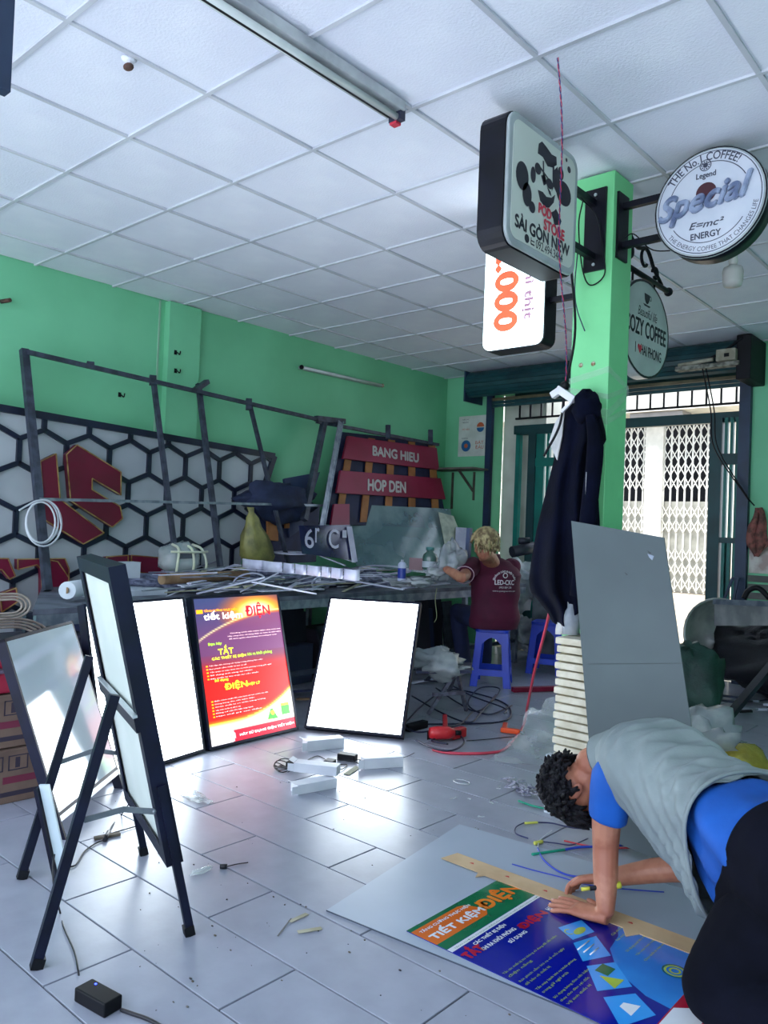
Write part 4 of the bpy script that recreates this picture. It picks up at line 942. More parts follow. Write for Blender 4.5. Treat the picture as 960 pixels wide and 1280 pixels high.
# yellow-green dangling wire
obj('wire', MB().tube(spline([ond(546,735,6.2), ond(544,750,6.2), ond(546,770,6.2), ond(543,778,6.2)], 5), .004, 5), M('yellow_green_wire', (140, 146, 110), rough=.5), None, label='yellowish wire dangling from the bench edge', cat='wire')
# things under the bench
und = [((-4.9, 2.6), .5, .5, .34, card, 'brown carton under the bench behind the white lightbox'), ((-4.8, 4.15), .45, .5, .3, M('blue_grey_crate', (58, 66, 96), rough=.7), 'blue grey crate under the bench between the lightboxes'), ((-4.8, 4.9), .45, .6, .38, M('dark_carton', (60, 56, 72), rough=.8), 'dark carton under the bench behind the right lightbox'), ((-5.0, 5.7), .4, .5, .3, card, 'brown carton under the bench near the worker')]
for (x, y), sx, sy, sz, m_, lab in und: carton((x, y, 0), sx, sy, sz, .1, m_, 'carton', lab)
for i in range(22):
    y = rnd.uniform(3.7, 6.2); x = rnd.uniform(-4.45, -3.95); a = rnd.uniform(0, PI); L_ = rnd.uniform(.1, .35); d_ = V(math.cos(a), math.sin(a), rnd.uniform(0, .25))
    c = V(x, y, .02+rnd.random()*.06); c.z = max(c.z, d_.z*L_/2+.01)
    obj('scrap_piece', MB().bar(c-d_*L_/2, c+d_*L_/2, rnd.uniform(.015, .05), .012), [papw, steel, zinc, card, M('navy_scrap', (40, 50, 90), rough=.6)][i % 5], None, label=['white', 'dark steel', 'pale metal', 'brown', 'navy'][i % 5]+' scrap strip dropped on the floor under the workbench', cat='scrap', group=['white', 'dark steel', 'pale metal', 'brown', 'navy'][i % 5]+' scrap under the workbench')
dkc = M('dark_filler_board', (44, 46, 66), (30, 32, 50), rough=.8, scale=4)
for i in range(26):  # added dark boards hide the green wall and darken the space under the bench
    y = 2.1+i*.175; w__ = rnd.uniform(.12, .4); h_ = rnd.uniform(.35, .68); x = rnd.uniform(-5.1, -4.5); tl__ = rnd.uniform(.02, .12)
    obj('added_dark_board', MB().obox((x, y, 0), V(.02,0,0), V(rnd.uniform(-.1,.1), w__, 0), V(-tl__, rnd.uniform(-.05,.05), h_)), rnd.choice([dkc, dkc, M('navy_scrap',(1,1,1)), steel, M('dark_carton',(1,1,1))]), None, label='added dark board leaning under the workbench to darken the space', cat='board', group='added dark boards under the workbench')
# steel A-shaped stool frame lying beside the worker
sf_ = thing('steel_stand', 'small welded steel stand on the floor right of the lightbox', 'stand', onz(560, 880, 0))
A1, A2, A3 = onz(535, 893, 0.01), onz(583, 888, .01), ond(571, 838, 5.35)
for p, q in ((A1, A3), (A2, A3), (onz(560,868,.01), A3), (ond(541,868,5.1), ond(581,866,5.2))): obj('rod', MB().bar(p, q, .022), M('worn_steel', (120, 120, 140), (84, 80, 96), rough=.4, metal=.4, scale=20), sf_)
obj('platform', MB().obox(ond(520,842,5.3), ond(590,842,5.3)-ond(520,842,5.3), V(-.2,.28,0), V(0,0,.02)), M('dark_platform', (46, 52, 82), rough=.6), sf_)
filmbag(545, 828, 5.45, (.17, .16, .09), 7, 'crumpled cloudy film heaped on the steel stand')
filmbag(575, 838, 5.4, (.07, .10, .03), 8, 'small clear film scrap at the right end of the stand')
# ================================================================== light boxes and folding stands
frm = M('anodised_black', (14, 19, 44), (9, 13, 32), rough=.45, scale=8, spec=.25)
frg = M('frame_grey_blue', (70, 82, 110), (54, 64, 90), rough=.4)
litw = M('lit_white_panel', (240, 250, 255), (236, 247, 255), rough=.3, emit=5.0)
def panel_box(name, bl, br, hgt, lean_, th, label, cat, face_mat, fr=.014, group=None):
    """box standing on the floor edge bl-br, leaning back by lean_ metres at the top"""
    bl, br = Vector(bl), Vector(br); ex = (br-bl).normalized(); W = (br-bl).length
    back = V(-ex.y, ex.x, 0)
    if back.dot(bl) < 0: back = -back                              # away from the camera side
    ey = (V(0,0,1)*math.sqrt(hgt*hgt-lean_*lean_)+back*lean_).normalized(); n = ex.cross(ey)
    if n.dot(EYEV-bl) < 0: n = -n
    t = thing(name, label, cat, (bl+br)/2, 0, group)
    o = bl-n*th+V(0,0,.0)
    zmin = min((o).z, bl.z); sh = V(0,0,max(0, -zmin)); o += sh; bl = bl+sh
    for a, b2, c in ((o, ex*W, ey*fr), (o+ey*(hgt-fr), ex*W, ey*fr), (o+ey*fr, ex*fr, ey*(hgt-2*fr)), (o+ex*(W-fr)+ey*fr, ex*fr, ey*(hgt-2*fr))):
        obj('frame_bar', MB().obox(a, b2, c, n*th), frm, t)
    obj('back_panel', MB().obox(o+ex*fr+ey*fr, ex*(W-2*fr), ey*(hgt-2*fr), n*.006), wbx, t)
    if face_mat: obj('lit_face', MB().obox(o+ex*fr+ey*fr+n*(th-.008), ex*(W-2*fr), ey*(hgt-2*fr), n*.004), face_mat, t)
    return t, bl+ex*fr+ey*fr-n*.004, ex, ey, n, W-2*fr, hgt-2*fr
B1 = panel_box('lightbox', V(-3.405, 1.965, 0), V(-3.526, 2.618, 0), .84, .21, .05, 'glowing blank white lightbox left of the red poster, behind the folding stand', 'lightbox', litw)
B3 = panel_box('lightbox', V(-3.517, 3.331, 0), V(-2.974, 3.612, 0), .86, .40, .05, 'glowing blank white lightbox leaning right of the red poster', 'lightbox', litw)
# ---- the red poster box; its print is colour per vertex
B2 = panel_box('poster_lightbox', V(-3.515, 2.640, 0), V(-3.539, 3.305, 0), .84, .225, .05, 'glowing red and purple energy saving poster lightbox', 'lightbox', None)
t, o_, ex, ey, n, W, H = B2
def pcol(a, b):
    """a 0..1 left-right, b 0..1 top-down; printed artwork"""
    mix = lambda p, q, k: tuple(p[i]+(q[i]-p[i])*max(0, min(1, k)) for i in range(3))
    purple, slate, red, hot, yel, wht = (104,58,104), (58,66,110), (228,14,8), (255,120,20), (255,226,70), (255,252,240)
    c = mix(slate, purple, b*3.2+a*.4-.1)
    c = mix(c, (150,40,60), (b-.36)*6); c = mix(c, red, (b-.44)*9)
    # sun glow top right and bright arc
    d = math.hypot((a-.72)/.44, (b-.11)/.15); c = mix(c, hot, 1.5-d*1.3); c = mix(c, yel, 1.5-d*1.9); c = mix(c, wht, 1.5-d*2.7)
    arc = .30-.19*math.sin(min(1, max(0, a))*PI*.5)**.8
    if b > arc and b < .4: c = mix(c, mix(purple, (120,60,110), a), min(1, (b-arc)*50)*.95)
    c = mix(c, (255,236,170), 1-abs(b-arc)*110)
    c = mix(c, hot, (.9-abs(b-arc-.012)*60)*(a*.7)) 
    # lower white field
    edge = .86-.16*max(0, (a-.25)/.75)**2.2+.0*a
    if b > edge: c = mix(yel, wht, (b-edge)*40)
    else: c = mix(c, (255,140,20), 1-(edge-b)*34) if b > .6 else c
    if b > .925-.0*a: c = (214,16,52)
    if b > .925 and a < .28-abs(b-.96)*.8: c = (250,246,250)
    return srgb(*[max(0, min(255, x)) for x in c])
nu, nv = 72, 108
b_ = MB(); b_.grid(lambda s, u_: o_+ex*(s*W)+ey*((1-u_)*H), nu, nv, smooth=False)
pm_ = vcmat('printed_poster', emit=.85)
po_ = obj('printed_face', b_, pm_, t)
va = po_.data.color_attributes.new('print', 'FLOAT_COLOR', 'POINT')
cols = np.ones((len(b_.v), 4), np.float32)
for j in range(nv+1):
    for i in range(nu+1): cols[j*(nu+1)+i, :3] = pcol(i/nu, j/nv)
va.data.foreach_set('color', cols.ravel())
if po_.data.polygons[0].normal.dot(n) < 0: po_.data.flip_normals()
def PT(a, b): return o_+ex*(a*W)+ey*((1-b)*H)+n*.0008
def ptext(name, items, mat):
    for s, a, b, w, h, f in items:
        m_ = MB(); text(m_, s, PT(a, b), ex, ey, w*W, h*H, fat=f); obj(name, m_, mat, t)
em = lambda nm, c, e=1.3: M(nm, c, c, rough=.4, emit=e)
ptext('white_lettering', [('tiết kiệm', .09, .165, .44, .072, .0009), ('HÃY SỬ DỤNG ĐIỆN TIẾT KIỆM', .32, .975, .66, .028, .0002)], em('lit_print_white', (255,250,250), 1.4))
ptext('red_lettering', [('ĐIỆN', .575, .165, .30, .115, .0025)], em('lit_print_crimson', (214,16,36), 1.1))
ptext('orange_lettering', [('TĂNG CƯỜNG THỰC HIỆN', .10, .10, .38, .022, .0008)], em('lit_print_orange', (255,150,20), 1.2))
ptext('yellow_lettering', [('TẮT', .20, .40, .17, .062, .001), ('ĐIỆN', .22, .655, .26, .062, .0015), ('HỢP LÝ', .49, .645, .14, .025, .0006), ('CÁC THIẾT BỊ ĐIỆN', .12, .437, .39, .03, .0004)], em('lit_print_yellow', (226,240,40), 1.3))
ptext('green_lettering', [('Bạn hãy', .10, .335, .15, .022, .001), ('khi ra khỏi phòng', .53, .437, .30, .028, .0006), ('Sử dụng', .12, .585, .15, .02, .001)], em('lit_print_green', (150,206,50), 1.2))
rows_ = [('Chương trình tiết kiệm điện cho mọi nhà', .36, .265, .62), ('Hãy cùng nhau sử dụng điện an toàn và tiết kiệm', .33, .285, .65), ('để dành nguồn năng lượng cho tương lai xanh', .34, .305, .58),
 ('Tắt đèn khi không sử dụng trong phòng làm việc', .08, .475, .62), ('Rút phích cắm thiết bị khi ra về', .08, .497, .42), ('Tắt quạt và máy lạnh khi ra khỏi phòng trong giờ nghỉ', .08, .519, .72), ('Sử dụng ánh sáng tự nhiên', .08, .541, .48), ('Bật thiết bị khi thật sự cần thiết', .08, .563, .55),
 ('Điều chỉnh nhiệt độ máy lạnh từ hai mươi sáu độ', .09, .715, .62), ('Dùng bóng đèn tiết kiệm điện', .09, .735, .45), ('Chọn thiết bị có nhãn năng lượng', .09, .755, .58), ('Vệ sinh thiết bị định kỳ', .09, .777, .28), ('Không mở cửa khi bật máy lạnh', .09, .797, .42), ('Hạn chế giờ cao điểm', .09, .817, .52)]
ptext('small_lettering', [(s, a, b, w, .011, 0) for s, a, b, w in rows_], em('lit_print_pale', (255,214,214), 1.2))
ptext('footer_lettering', [('LIÊN HỆ ĐIỆN LỰC', .20, .882, .45, .009, 0), ('TỔNG ĐÀI CHĂM SÓC', .20, .905, .52, .009, 0), ('GREEN', .03, .965, .2, .018, 0)], em('lit_print_rose', (226,110,130), 1.0))
m_ = MB(); 
for k in range(5): poly(m_, [(0,0),(.014,0),(.014,.008),(0,.008)], PT(.045, .475+k*.022), ex, ey, .0006)
for k in range(6): poly(m_, [(0,0),(.014,0),(.014,.008),(0,.008)], PT(.055, .715+k*.0205), ex, ey, .0006)
poly(m_, [(0,0),(.045,0),(.045,.022),(0,.022)], PT(.015, .105), ex, ey, .0006)
obj('orange_marks', m_, MATS['lit_print_orange'], t)
m_ = MB(); poly(m_, [(0,0),(.085,0),(.05,.06),(.035,.06)], PT(.66, .905), ex, ey, .0006); poly(m_, [(0,0),(.065,0),(.065,.065),(0,.065)], PT(.845, .89), ex, ey, .0006); obj('green_marks', m_, em('lit_print_leaf', (60,190,50), 1.2), t)
m_ = MB(); disc(m_, PT(.735, .86), ex, ey, .014, .0009); poly(m_, [(0,0),(.065,0),(.065,.014),(0,.014)], PT(.845, .825), ex, ey, .0009); obj('yellow_marks', m_, MATS['lit_print_yellow'], t)
m_ = MB(); poly(m_, [(0,0),(.03,0),(.03,.02),(0,.02)], PT(.05, .905), ex, ey, .0006); obj('mint_mark', m_, em('lit_print_mint', (170,230,200), 1.1), t)
# ---- A-frame stand 1 (foreground): feet found on the floor
F1, F2 = V(-2.003, 1.457, 0), V(-2.602, 1.672, 0); R1, R2 = V(-2.145, 1.054, 0), V(-2.711, 1.266, 0)
sd = thing('folding_stand', 'black folding A frame stand in the foreground holding a lightbox seen from behind', 'stand', (F1+F2+R1+R2)/4)
exs = (F2-F1).normalized(); dep = ((R1-F1)-exs*(R1-F1).dot(exs)); 
nn_ = dep.normalized()                                              # towards the rear legs
def onside(u, v, foot): return onplane(u, v, foot, exs)
T1 = onside(147, 707, F1); T2 = onside(100, 688, F2)
eyb = ((T1-F1)).normalized()
b0, b1 = onside(226, 1078, F1), onside(180, 990, F2)
hb = (T1-b0).dot(eyb); nb_ = exs.cross(eyb).normalized(); nb_ = nb_ if nb_.dot(dep) > 0 else -nb_
zc = T1.z
lo = (b0-F1).dot(eyb); hi = (T1-F1).dot(eyb); print('STAND', T1, T2, lo, hi)
Wb = (F2-F1).length; th = .046
q = F1+eyb*lo-nb_*.0
obj('side_profile', MB().obox(q-nb_*th*.5, eyb*(hi-lo), nb_*th, exs*.018), frm, sd, label='right side profile of the box')
obj('side_profile', MB().obox(q-nb_*th*.5+exs*(Wb-.018), eyb*(hi-lo), nb_*th, exs*.018), frm, sd)
obj('top_profile', MB().obox(q-nb_*th*.5+exs*.018+eyb*(hi-lo-.018), eyb*.018, nb_*th, exs*(Wb-.036)), frm, sd)
obj('bottom_profile', MB().obox(q-nb_*th*.5+exs*.018, eyb*.018, nb_*th, exs*(Wb-.036)), frm, sd)
for a_, w__ in ((0, .05), (Wb-.05, .05)): obj('back_frame', MB().obox(q+nb_*(th*.5)+exs*a_, eyb*(hi-lo), nb_*.004, exs*w__), frm, sd)
for a_ in (0, hi-lo-.05): obj('back_frame', MB().obox(q+nb_*(th*.5)+exs*.05+eyb*a_, eyb*.05, nb_*.004, exs*(Wb-.1)), frm, sd)
obj('back_panel', MB().obox(q+nb_*(th*.5-.012)+exs*.018+eyb*.018, eyb*(hi-lo-.036), nb_*.004, exs*(Wb-.036)), M('white_back_panel', (214, 222, 216), (198, 208, 202), rough=.5, scale=2), sd)
obj('display_face', MB().obox(q-nb_*(th*.5-.004)+exs*.018+eyb*.018, eyb*(hi-lo-.036), nb_*.004, exs*(Wb-.036)), wbx, sd)
_m0 = q+nb_*(th*.5+.003)+eyb*(hi-lo)*.46
obj('cross_bar', MB().obox(_m0, exs*Wb, eyb*.045, nb_*.012), frm, sd)
obj('cross_bar_lip', MB().obox(_m0+eyb*.045, exs*Wb, eyb*.008, nb_*.014), M('pale_aluminium', (196, 204, 210), rough=.3, metal=.5), sd)
for F in (F1, F2): obj('front_leg', MB().bar(F+V(0,0,.012), F+eyb*(lo+.25)-nb_*.0, .024, .024, up=exs), frm, sd)
mid = lo+(hi-lo)*.56
A1_ = onside(152, 866, F1); A2_ = onside(119, 818, F2)
for R, A_ in ((R1, A1_), (R2, A2_)):
    obj('rear_leg', MB().bar(R+V(0,0,.012), A_+nb_*.02, .028, .026, up=exs), frm, sd); obj('foot_cap', MB().bar(R, R+(A_-R).normalized()*.03, .033, .031, up=exs), blk, sd)
for F in (F1, F2): obj('foot_cap', MB().bar(F, F+eyb*.03, .03, .03, up=exs), blk, sd)
cg = M('brace_grey', (120, 128, 136), (96, 104, 112), rough=.4, metal=.4)
for pts, R, F in ((((105,1025),(153,1012),(193,1015)), R1, F1), (((74,953),(118,938),(155,943)), R2, F2)):
    P = [onside(u, v, (F if k == 2 else R)) for k, (u, v) in enumerate(pts)]
    P[1] = (onside(*pts[1], R)+onside(*pts[1], F))/2
    P = [onside(u, v, F) for u, v in pts]
    obj('brace', MB().bar(P[0], P[1], .016, .006, up=exs), cg, sd); obj('brace', MB().bar(P[1]+exs*.004, P[2]+exs*.004, .016, .006, up=exs), cg, sd)
    obj('rivet', MB().ball(P[2]+exs*.005, .008), cg, sd); obj('rivet', MB().ball(P[0]+exs*.005, .008), cg, sd)
# ---- A-frame stand 2: glossy white panel facing the boxes
G1, G2 = V(-2.92, 1.529, 0), V(-3.308, 2.005, 0)
ex2 = (G2-G1).normalized()
s2_ = thing('folding_stand', 'folding stand with unlit glossy white panel leaning back, by the cartons at left', 'stand', (G1+G2)/2)
tl_ = onside(8, 805, G1) if False else onplane(8, 805, G1, ex2); tr2 = onplane(88, 770, G2, ex2)
up2 = ((tl_-G1)*.5+(tr2-G2)*.5); H2 = up2.length; up2 = up2.normalized(); n2 = ex2.cross(up2).normalized(); n2 = n2 if n2.dot(EYEV-G1) > 0 else -n2
print('STAND2', tl_, tr2, H2); W2 = (G2-G1).length
z0 = .09
for a, b2, c in ((G1+up2*z0, ex2*W2, up2*.016), (G1+up2*(H2-.012), ex2*W2, up2*.012), (G1+up2*.0, ex2*.012, up2*H2), (G2+up2*.0-ex2*.012, ex2*.012, up2*H2)):
    obj('frame_bar', MB().obox(a, b2, c, -n2*.04), frm if c is not None else frm, s2_)
gloss = M('glossy_white_acrylic', (206, 218, 226), (196, 210, 220), rough=.05, scale=1, spec=1.0, coat=.6)
obj('panel', MB().obox(G1+up2*(z0+.016)+ex2*.012, ex2*(W2-.024), up2*(H2-z0-.03), -n2*.03), gloss, s2_)
obj('aluminium_strip', MB().obox(G1+up2*.07+ex2*.01-n2*.0, ex2*(W2-.02), up2*.022, -n2*.02), M('pale_aluminium', (196, 204, 210), rough=.3, metal=.5), s2_)
for g in (G2,):
    obj('rear_leg', MB().bar(g+V(-.35,-.12,.01), g+up2*(H2*.6)-n2*.05, .024, .024, up=ex2), frm, s2_)
# narrow board with a white face behind the foreground leg
ls_ = thing('narrow_panel', 'narrow white faced board with dark edge behind the foreground stand leg', 'board', onz(70, 1096, 0))
pa_, pb2 = onz(70, 1096, .0), ond(46, 985, 2.72)
side = AR*.026; obj('dark_edge', MB().bar(pa_, pb2, .012, .03, up=AF), frm, ls_); obj('white_face', MB().obox(pa_+side*.25+V(0,0,.01), side*1.3, pb2-pa_, AF*.01), M('pale_lit_face', (206, 224, 232), rough=.3), ls_)
# ---- cables, adapter
adp = thing('power_adapter', 'black power adapter brick with a blue light on the near floor', 'adapter', onz(121, 1262, 0), 0)
c0, c1_, c2_ = onz(92, 1252, 0), onz(130, 1274, 0), onz(152, 1260, 0)
e1 = (c1_-c0); e2 = (c2_-c1_); e2 = e2-e1*(e2.dot(e1)/e1.dot(e1)); 
obj('adapter_body', MB().obox(c0, e1, e2.normalized()*.055, V(0,0,.036)), blk, adp, bevel=.004)
obj('status_light', MB().lathe([(.003,0),(.003,.001)], c0+e1*.25+e2.normalized()*.042+V(0,0,.036), 10), M('blue_led', (40, 60, 255), rough=.3, emit=6), adp)
jb = M('cable_black', (18, 20, 30), rough=.45)
def fl_(pts, z=.005): return spline([onz(u, v, z) if len(p_) == 2 else ond(u, v, p_[2]) for p_ in pts for u, v in [p_[:2]]], 7)
lc = thing('adapter_lead', 'thin black lead running from the adapter up the stand leg', 'cable', onz(88, 1150, 0))
obj('lead', MB().tube(fl_([(100,1235,2.16),(98,1215),(93,1190),(80,1160),(75,1140),(68,1112,2.30),(66,1085,2.32),(68,1068,2.35)]), .0028, 6), jb, lc)
lc2 = thing('mains_lead', 'thick black mains lead leaving the adapter to the frame bottom', 'cable', onz(175, 1270, 0))
obj('lead', MB().tube(fl_([(151,1262),(165,1267),(185,1274),(205,1285)], .006), .005, 6), jb, lc2)
lc3 = thing('inline_lead', 'black lead with an inline plug under the foreground stand', 'cable', onz(130, 1050, 0))
obj('lead', MB().tube(fl_([(68,1085),(90,1083),(97,1078),(105,1065),(118,1055),(133,1047),(140,1032),(152,1018),(163,1000,2.9),(160,985,2.9)]), .0028, 6), jb, lc3)
obj('inline_plug', MB().tube([onz(131,1050,.008), onz(136,1040,.008)], .009, 8), jb, lc3)
def floorobj(name, mb, mat, label, cat, grp=None, **k): return obj(name, mb, mat, None, label=label, cat=cat, group=grp, **k)
floorobj('wooden_stick', MB().bar(onz(118,1048,.006), onz(150,1042,.006), .02, .01), M('old_wood', (112, 104, 92), (84, 76, 64), rough=.8, scale=30), 'short brown stick on the floor under the foreground stand', 'stick')
floorobj('thin_wire', MB().tube([onz(124,1046,.004), onz(170,1033,.004)], .002, 5), jb, 'thin straight wire on the floor behind the foreground stand', 'wire')
floorobj('connector', MB().tube([onz(275,1083,.008), onz(284,1083,.008)], .009, 8).tube(spline([onz(284,1083,.006), onz(296,1080,.004), onz(310,1078,.004)], 4), .002, 5), jb, 'small black connector on the floor tiles in front of the red poster', 'connector')
floorobj('clear_tube', bag(MB(), onz(252, 1088, .008), (.014, .045, .008), 3, amp=.5, flat=.001), clr, 'clear plastic wrapper strip on the tiles right of the stand', 'wrapper')
floorobj('plastic_wrapper', bag(MB(), onz(245, 996, .012), (.07, .035, .014), 9, 26, 16, amp=.9, flat=.001), film, 'crumpled clear wrapper on the floor in front of the left lightbox', 'wrapper')
floorobj('tape_strip', MB().bar(onz(372,1165,.003), onz(402,1160,.003), .018, .001), M('masking_tape', (176, 172, 150), (150, 146, 120), rough=.7), 'lower strip of masking tape stuck on the bare tiles', 'tape')
floorobj('tape_strip', MB().bar(onz(362,1152,.0035), onz(384,1142,.0035), .016, .001), MATS['masking_tape'], 'upper strip of masking tape stuck on the bare tiles', 'tape')
floorobj('tape_strip', MB().bar(onz(347,1170,.004), onz(364,1148,.004), .004, .0012), M('grey_scrap', (110, 108, 104), rough=.8), 'thin dark scrap between the masking tape strips', 'scrap')
rd = random.Random(11)
for i in range(110):
    u, v = rd.uniform(120, 700), rd.uniform(955, 1275); p = onz(u, v, 0)
    if p.y > 2.9 or p.x < -3.2: continue
    s_ = rd.uniform(.0012, .0036); floorobj('floor_crumb', MB().ball(p+V(0,0,s_*.5), s_, 6, 4, sc=(rd.uniform(.8,2),1,.6)), rd.choice([jb, M('grey_scrap',(1,1,1)), M('old_wood',(1,1,1))]), 'tiny dark crumb of debris on the pale floor tiles', 'debris', 'crumbs on the floor tiles')
# ---- white power supply cartons and black adapters
wct = M('white_product_carton', (216, 218, 226), (200, 204, 214), rough=.55)
def lay_box(a, b2, dep_, h, lab, name='white_carton', ends=True):
    p, q = onz(*a, 0), onz(*b2, 0); e = q-p; side_ = V(-e.y, e.x, 0).normalized(); side_ = side_ if side_.dot(p) > 0 else -side_
    t = thing(name, lab, 'box', (p+q)/2)
    obj('sleeve', MB().obox(p, e, side_*dep_, V(0,0,h)), wct, t, bevel=.002)
    obj('open_flap', MB().obox(p+V(0,0,h), -e.normalized()*.025+V(0,0,.012), side_*dep_*.9, V(0,0,.0012)), wct, t); obj('open_flap', MB().obox(p+V(0,0,.004), -e.normalized()*.03+side_*.0, V(0,0,h*.8), side_*.0012), wct, t)
    return t
lay_box((384,940), (430,935), .07, .058, 'white carton lying at the foot of the right lightbox')
lay_box((455,962), (504,959), .065, .055, 'white carton lying right of the black adapters')
lay_box((372,994), (421,985), .07, .045, 'white carton lying nearest the camera, below the adapters')
t = lay_box((366,978), (420,984), .07, .045, 'white carton resting tilted on top of the nearest white carton'); t.location.z += .05
for k, (u, v, w__, lab) in enumerate(((434, 950, .10, 'black adapter brick right of the white carton heap'), (412, 958, .05, 'small square black adapter between the cartons'), (366, 960, .06, 'black adapter with coiled lead at the left of the cartons'))):
    c = onz(u, v, 0); t = thing('power_adapter', lab, 'adapter', c, .4)
    obj('adapter_body', MB().box((-w__/2,-.025,0),(w__/2,.03,.034)), blk, t, local=True, bevel=.003)
    b_ = MB(); pts = [(rd.uniform(-.09,.09), rd.uniform(-.06,.06), .004+.004*(i % 3)) for i in range(9)]; b_.tube(spline(pts, 7), .0026, 5); obj('lead', b_, jb, t, local=True)
cc = thing('coiled_lead', 'coiled thin black leads beside the left white cartons', 'cable', onz(352, 960, 0))
b_ = MB(); c = onz(354, 962, 0)
for k in range(4):
    pts = [c+V((.05+.01*k)*math.cos(a)+.01*k, (.035+.008*k)*math.sin(a), .006+.008*k+.012*math.sin(2*a+k)) for a in [2*PI*i/18 for i in range(18)]]; b_.tube(pts, .0028, 5, close=True)
obj('coil', b_, jb, cc); obj('lead', MB().tube(fl_([(360,960),(375,955),(388,948),(398,945),(408,950),(420,955)]), .0026, 5), jb, cc)
floorobj('thin_wire', MB().tube(fl_([(500,948),(510,945),(518,941)]), .002, 5), jb, 'short thin wire right of the white cartons', 'wire')
floorobj('label_scrap', MB().bar(onz(433,968,.003), onz(448,958,.003), .035, .002), M('olive_scrap', (120, 124, 100), rough=.7), 'olive scrap of film below the black adapters', 'scrap')
# ---- cartons stack at the far left, red plastic crate, hoses
cdk = M('printed_carton', (112, 92, 80), (96, 78, 68), rough=.85, scale=6)
inkc = M('carton_ink', (48, 40, 56), rough=.7); inkm = M('carton_band', (110, 36, 60), rough=.7)
cen = [(-3.62, 1.62, 0, 'printed brown carton on the floor behind the left stand, bottom of its stack'), (-3.64, 1.60, .235, 'printed brown carton on top of its stack behind the left stand')]
for x, y, z, lab in cen:
    tt = thing('carton', lab, 'box', (x, y, z), -.05)
    obj('carton_body', MB().box((-.17,-.32,0),(.17,.30,.23)), cdk, tt, local=True, bevel=.004)
    b_ = MB()
    for k in range(5):
        y_ = -.29+k*.105; b_.box((.1703,y_,.14),(.1708,y_+.085,.145)).box((.1703,y_,.20),(.1708,y_+.085,.205)).box((.1703,y_,.14),(.1708,y_+.006,.205)).box((.1703,y_+.079,.14),(.1708,y_+.085,.205)).box((.1703,y_+.03,.15),(.1708,y_+.05,.195))
    b_.box((.1703,-.3,.03),(.1708,-.27,.055)).box((.1703,-.25,.03),(.1708,.1,.05)); obj('printed_marks', b_, inkc, tt, local=True, kind='stuff')
    obj('printed_band', MB().box((.1703,-.1,.085),(.1708,.16,.115)), inkm, tt, local=True)
    obj('tape', MB().box((-.03,-.3202,.0),(.03,.3,.2304)), M('packing_tape', (130, 112, 88), rough=.3), tt, local=True)
rc_ = thing('red_crate', 'red plastic lid crate on top of the brown cartons at left', 'crate', (-3.66, 1.6, .465))
rdm = M('dark_red_plastic', (150, 22, 52), (128, 16, 44), rough=.4)
obj('crate_body', MB().box((-3.84, 1.26, .47), (-3.48, 1.88, .56)), rdm, rc_, bevel=.01); obj('crate_rim', MB().box((-3.85, 1.25, .56), (-3.47, 1.89, .575)), M('grey_rim', (90, 80, 96), rough=.5), rc_)
obj('upper_lid', MB().box((-3.82, 1.27, .576), (-3.50, 1.86, .64)), rdm, rc_, bevel=.01)
hs = M('pale_hose', (170, 160, 150), (130, 118, 110), rough=.5)
for k in range(4):
    r = .10+.014*k; c = ond(-4, 800 if k < 2 else 755, 4.2)
    c = ond(0, 806, 4.0)
    pts = [c+V(.10-.0*k, (r*1.6)*math.cos(a), (r)*math.sin(a)) for a in [PI*.5-PI*i/12 for i in range(13)]]
    floorobj('hose_loop', MB().tube([pts[0]-V(0,.35,0)]+pts+[pts[-1]-V(0,.35,0)], .0065, 6), hs, ['innermost','second','third','outermost'][k]+' pale hose loop bending into the picture at left, below the bench top', 'hose', 'hose loops at the left edge')
for k in range(3):
    r = .035+.014*k; c = ond(4, 757, 4.0); pts = [c+V(.05, (r*1.5)*math.cos(a)+.02, r*math.sin(a)) for a in [PI*.5-PI*i/12 for i in range(13)]]
    floorobj('hose_loop', MB().tube([pts[0]-V(0,.35,0)]+pts+[pts[-1]-V(0,.35,0)], .0065, 6), hs, ['inner','middle','outer'][k]+' small pale hose loop at the left edge, level with the bench top', 'hose', 'upper hose loops at the left edge')
floorobj('grey_machine', MB().box((-4.3, 1.7, .30), (-3.95, 2.2, .62)), M('charcoal_machine', (46, 44, 62), rough=.6), 'dark machine body under the bench end behind the cartons', 'machine', bevel=.03)
q_ = ond(-1, 90, 2.3); obj('ceiling_post', MB().box((q_.x-.03, q_.y-.03, q_.z-.05), (q_.x+.012, q_.y+.03, CEIL-.005)), navyst, None, label='dark blue post hanging from the ceiling at the top left corner', cat='post')
# ================================================================== sheet and poster on the floor
SL = V(-1.819, 1.855, 0); se1 = V(-.154, .988, 0); se2 = V(.99, .10, 0)
sheet = thing('backing_sheet', 'large pale grey sheet lying on the floor under the blue poster', 'sheet', SL+se1*.47+se2*.6)
obj('sheet_body', MB().obox(SL, se1*.945, se2*1.35, V(0,0,.004)), M('pale_grey_sheet', (164, 176, 192), (156, 168, 184), rough=.35, scale=2), sheet)
obj('sheet_edge', MB().obox(SL-V(0,.0015,0), V(0,.0012,.0), se2*1.35, V(0,0,.0045)), M('sheet_edge_dark', (66, 76, 90), rough=.5), sheet)
PO = V(-1.549, 1.936, .0065); ax_, ay_ = V(0,1,0), V(-1,0,0)      # a runs along +y, down the print is +x
fpw, fpl = .60, .84
fp = thing('printed_panel', 'glossy blue and green energy saving poster panel being cut on the floor', 'poster', (PO.x+fpl/2, PO.y+fpw/2, .0045))
def pq(b, a): return V(PO.x+b, PO.y+a, PO.z)
def area(pts, off, m_, name):
    """pts are (down, along) metres on the print"""
    b_ = MB(); poly(b_, [(a, -b) for b, a in pts], PO, ax_, ay_*1.0 if True else 0, off); return obj(name, b_, m_, fp)
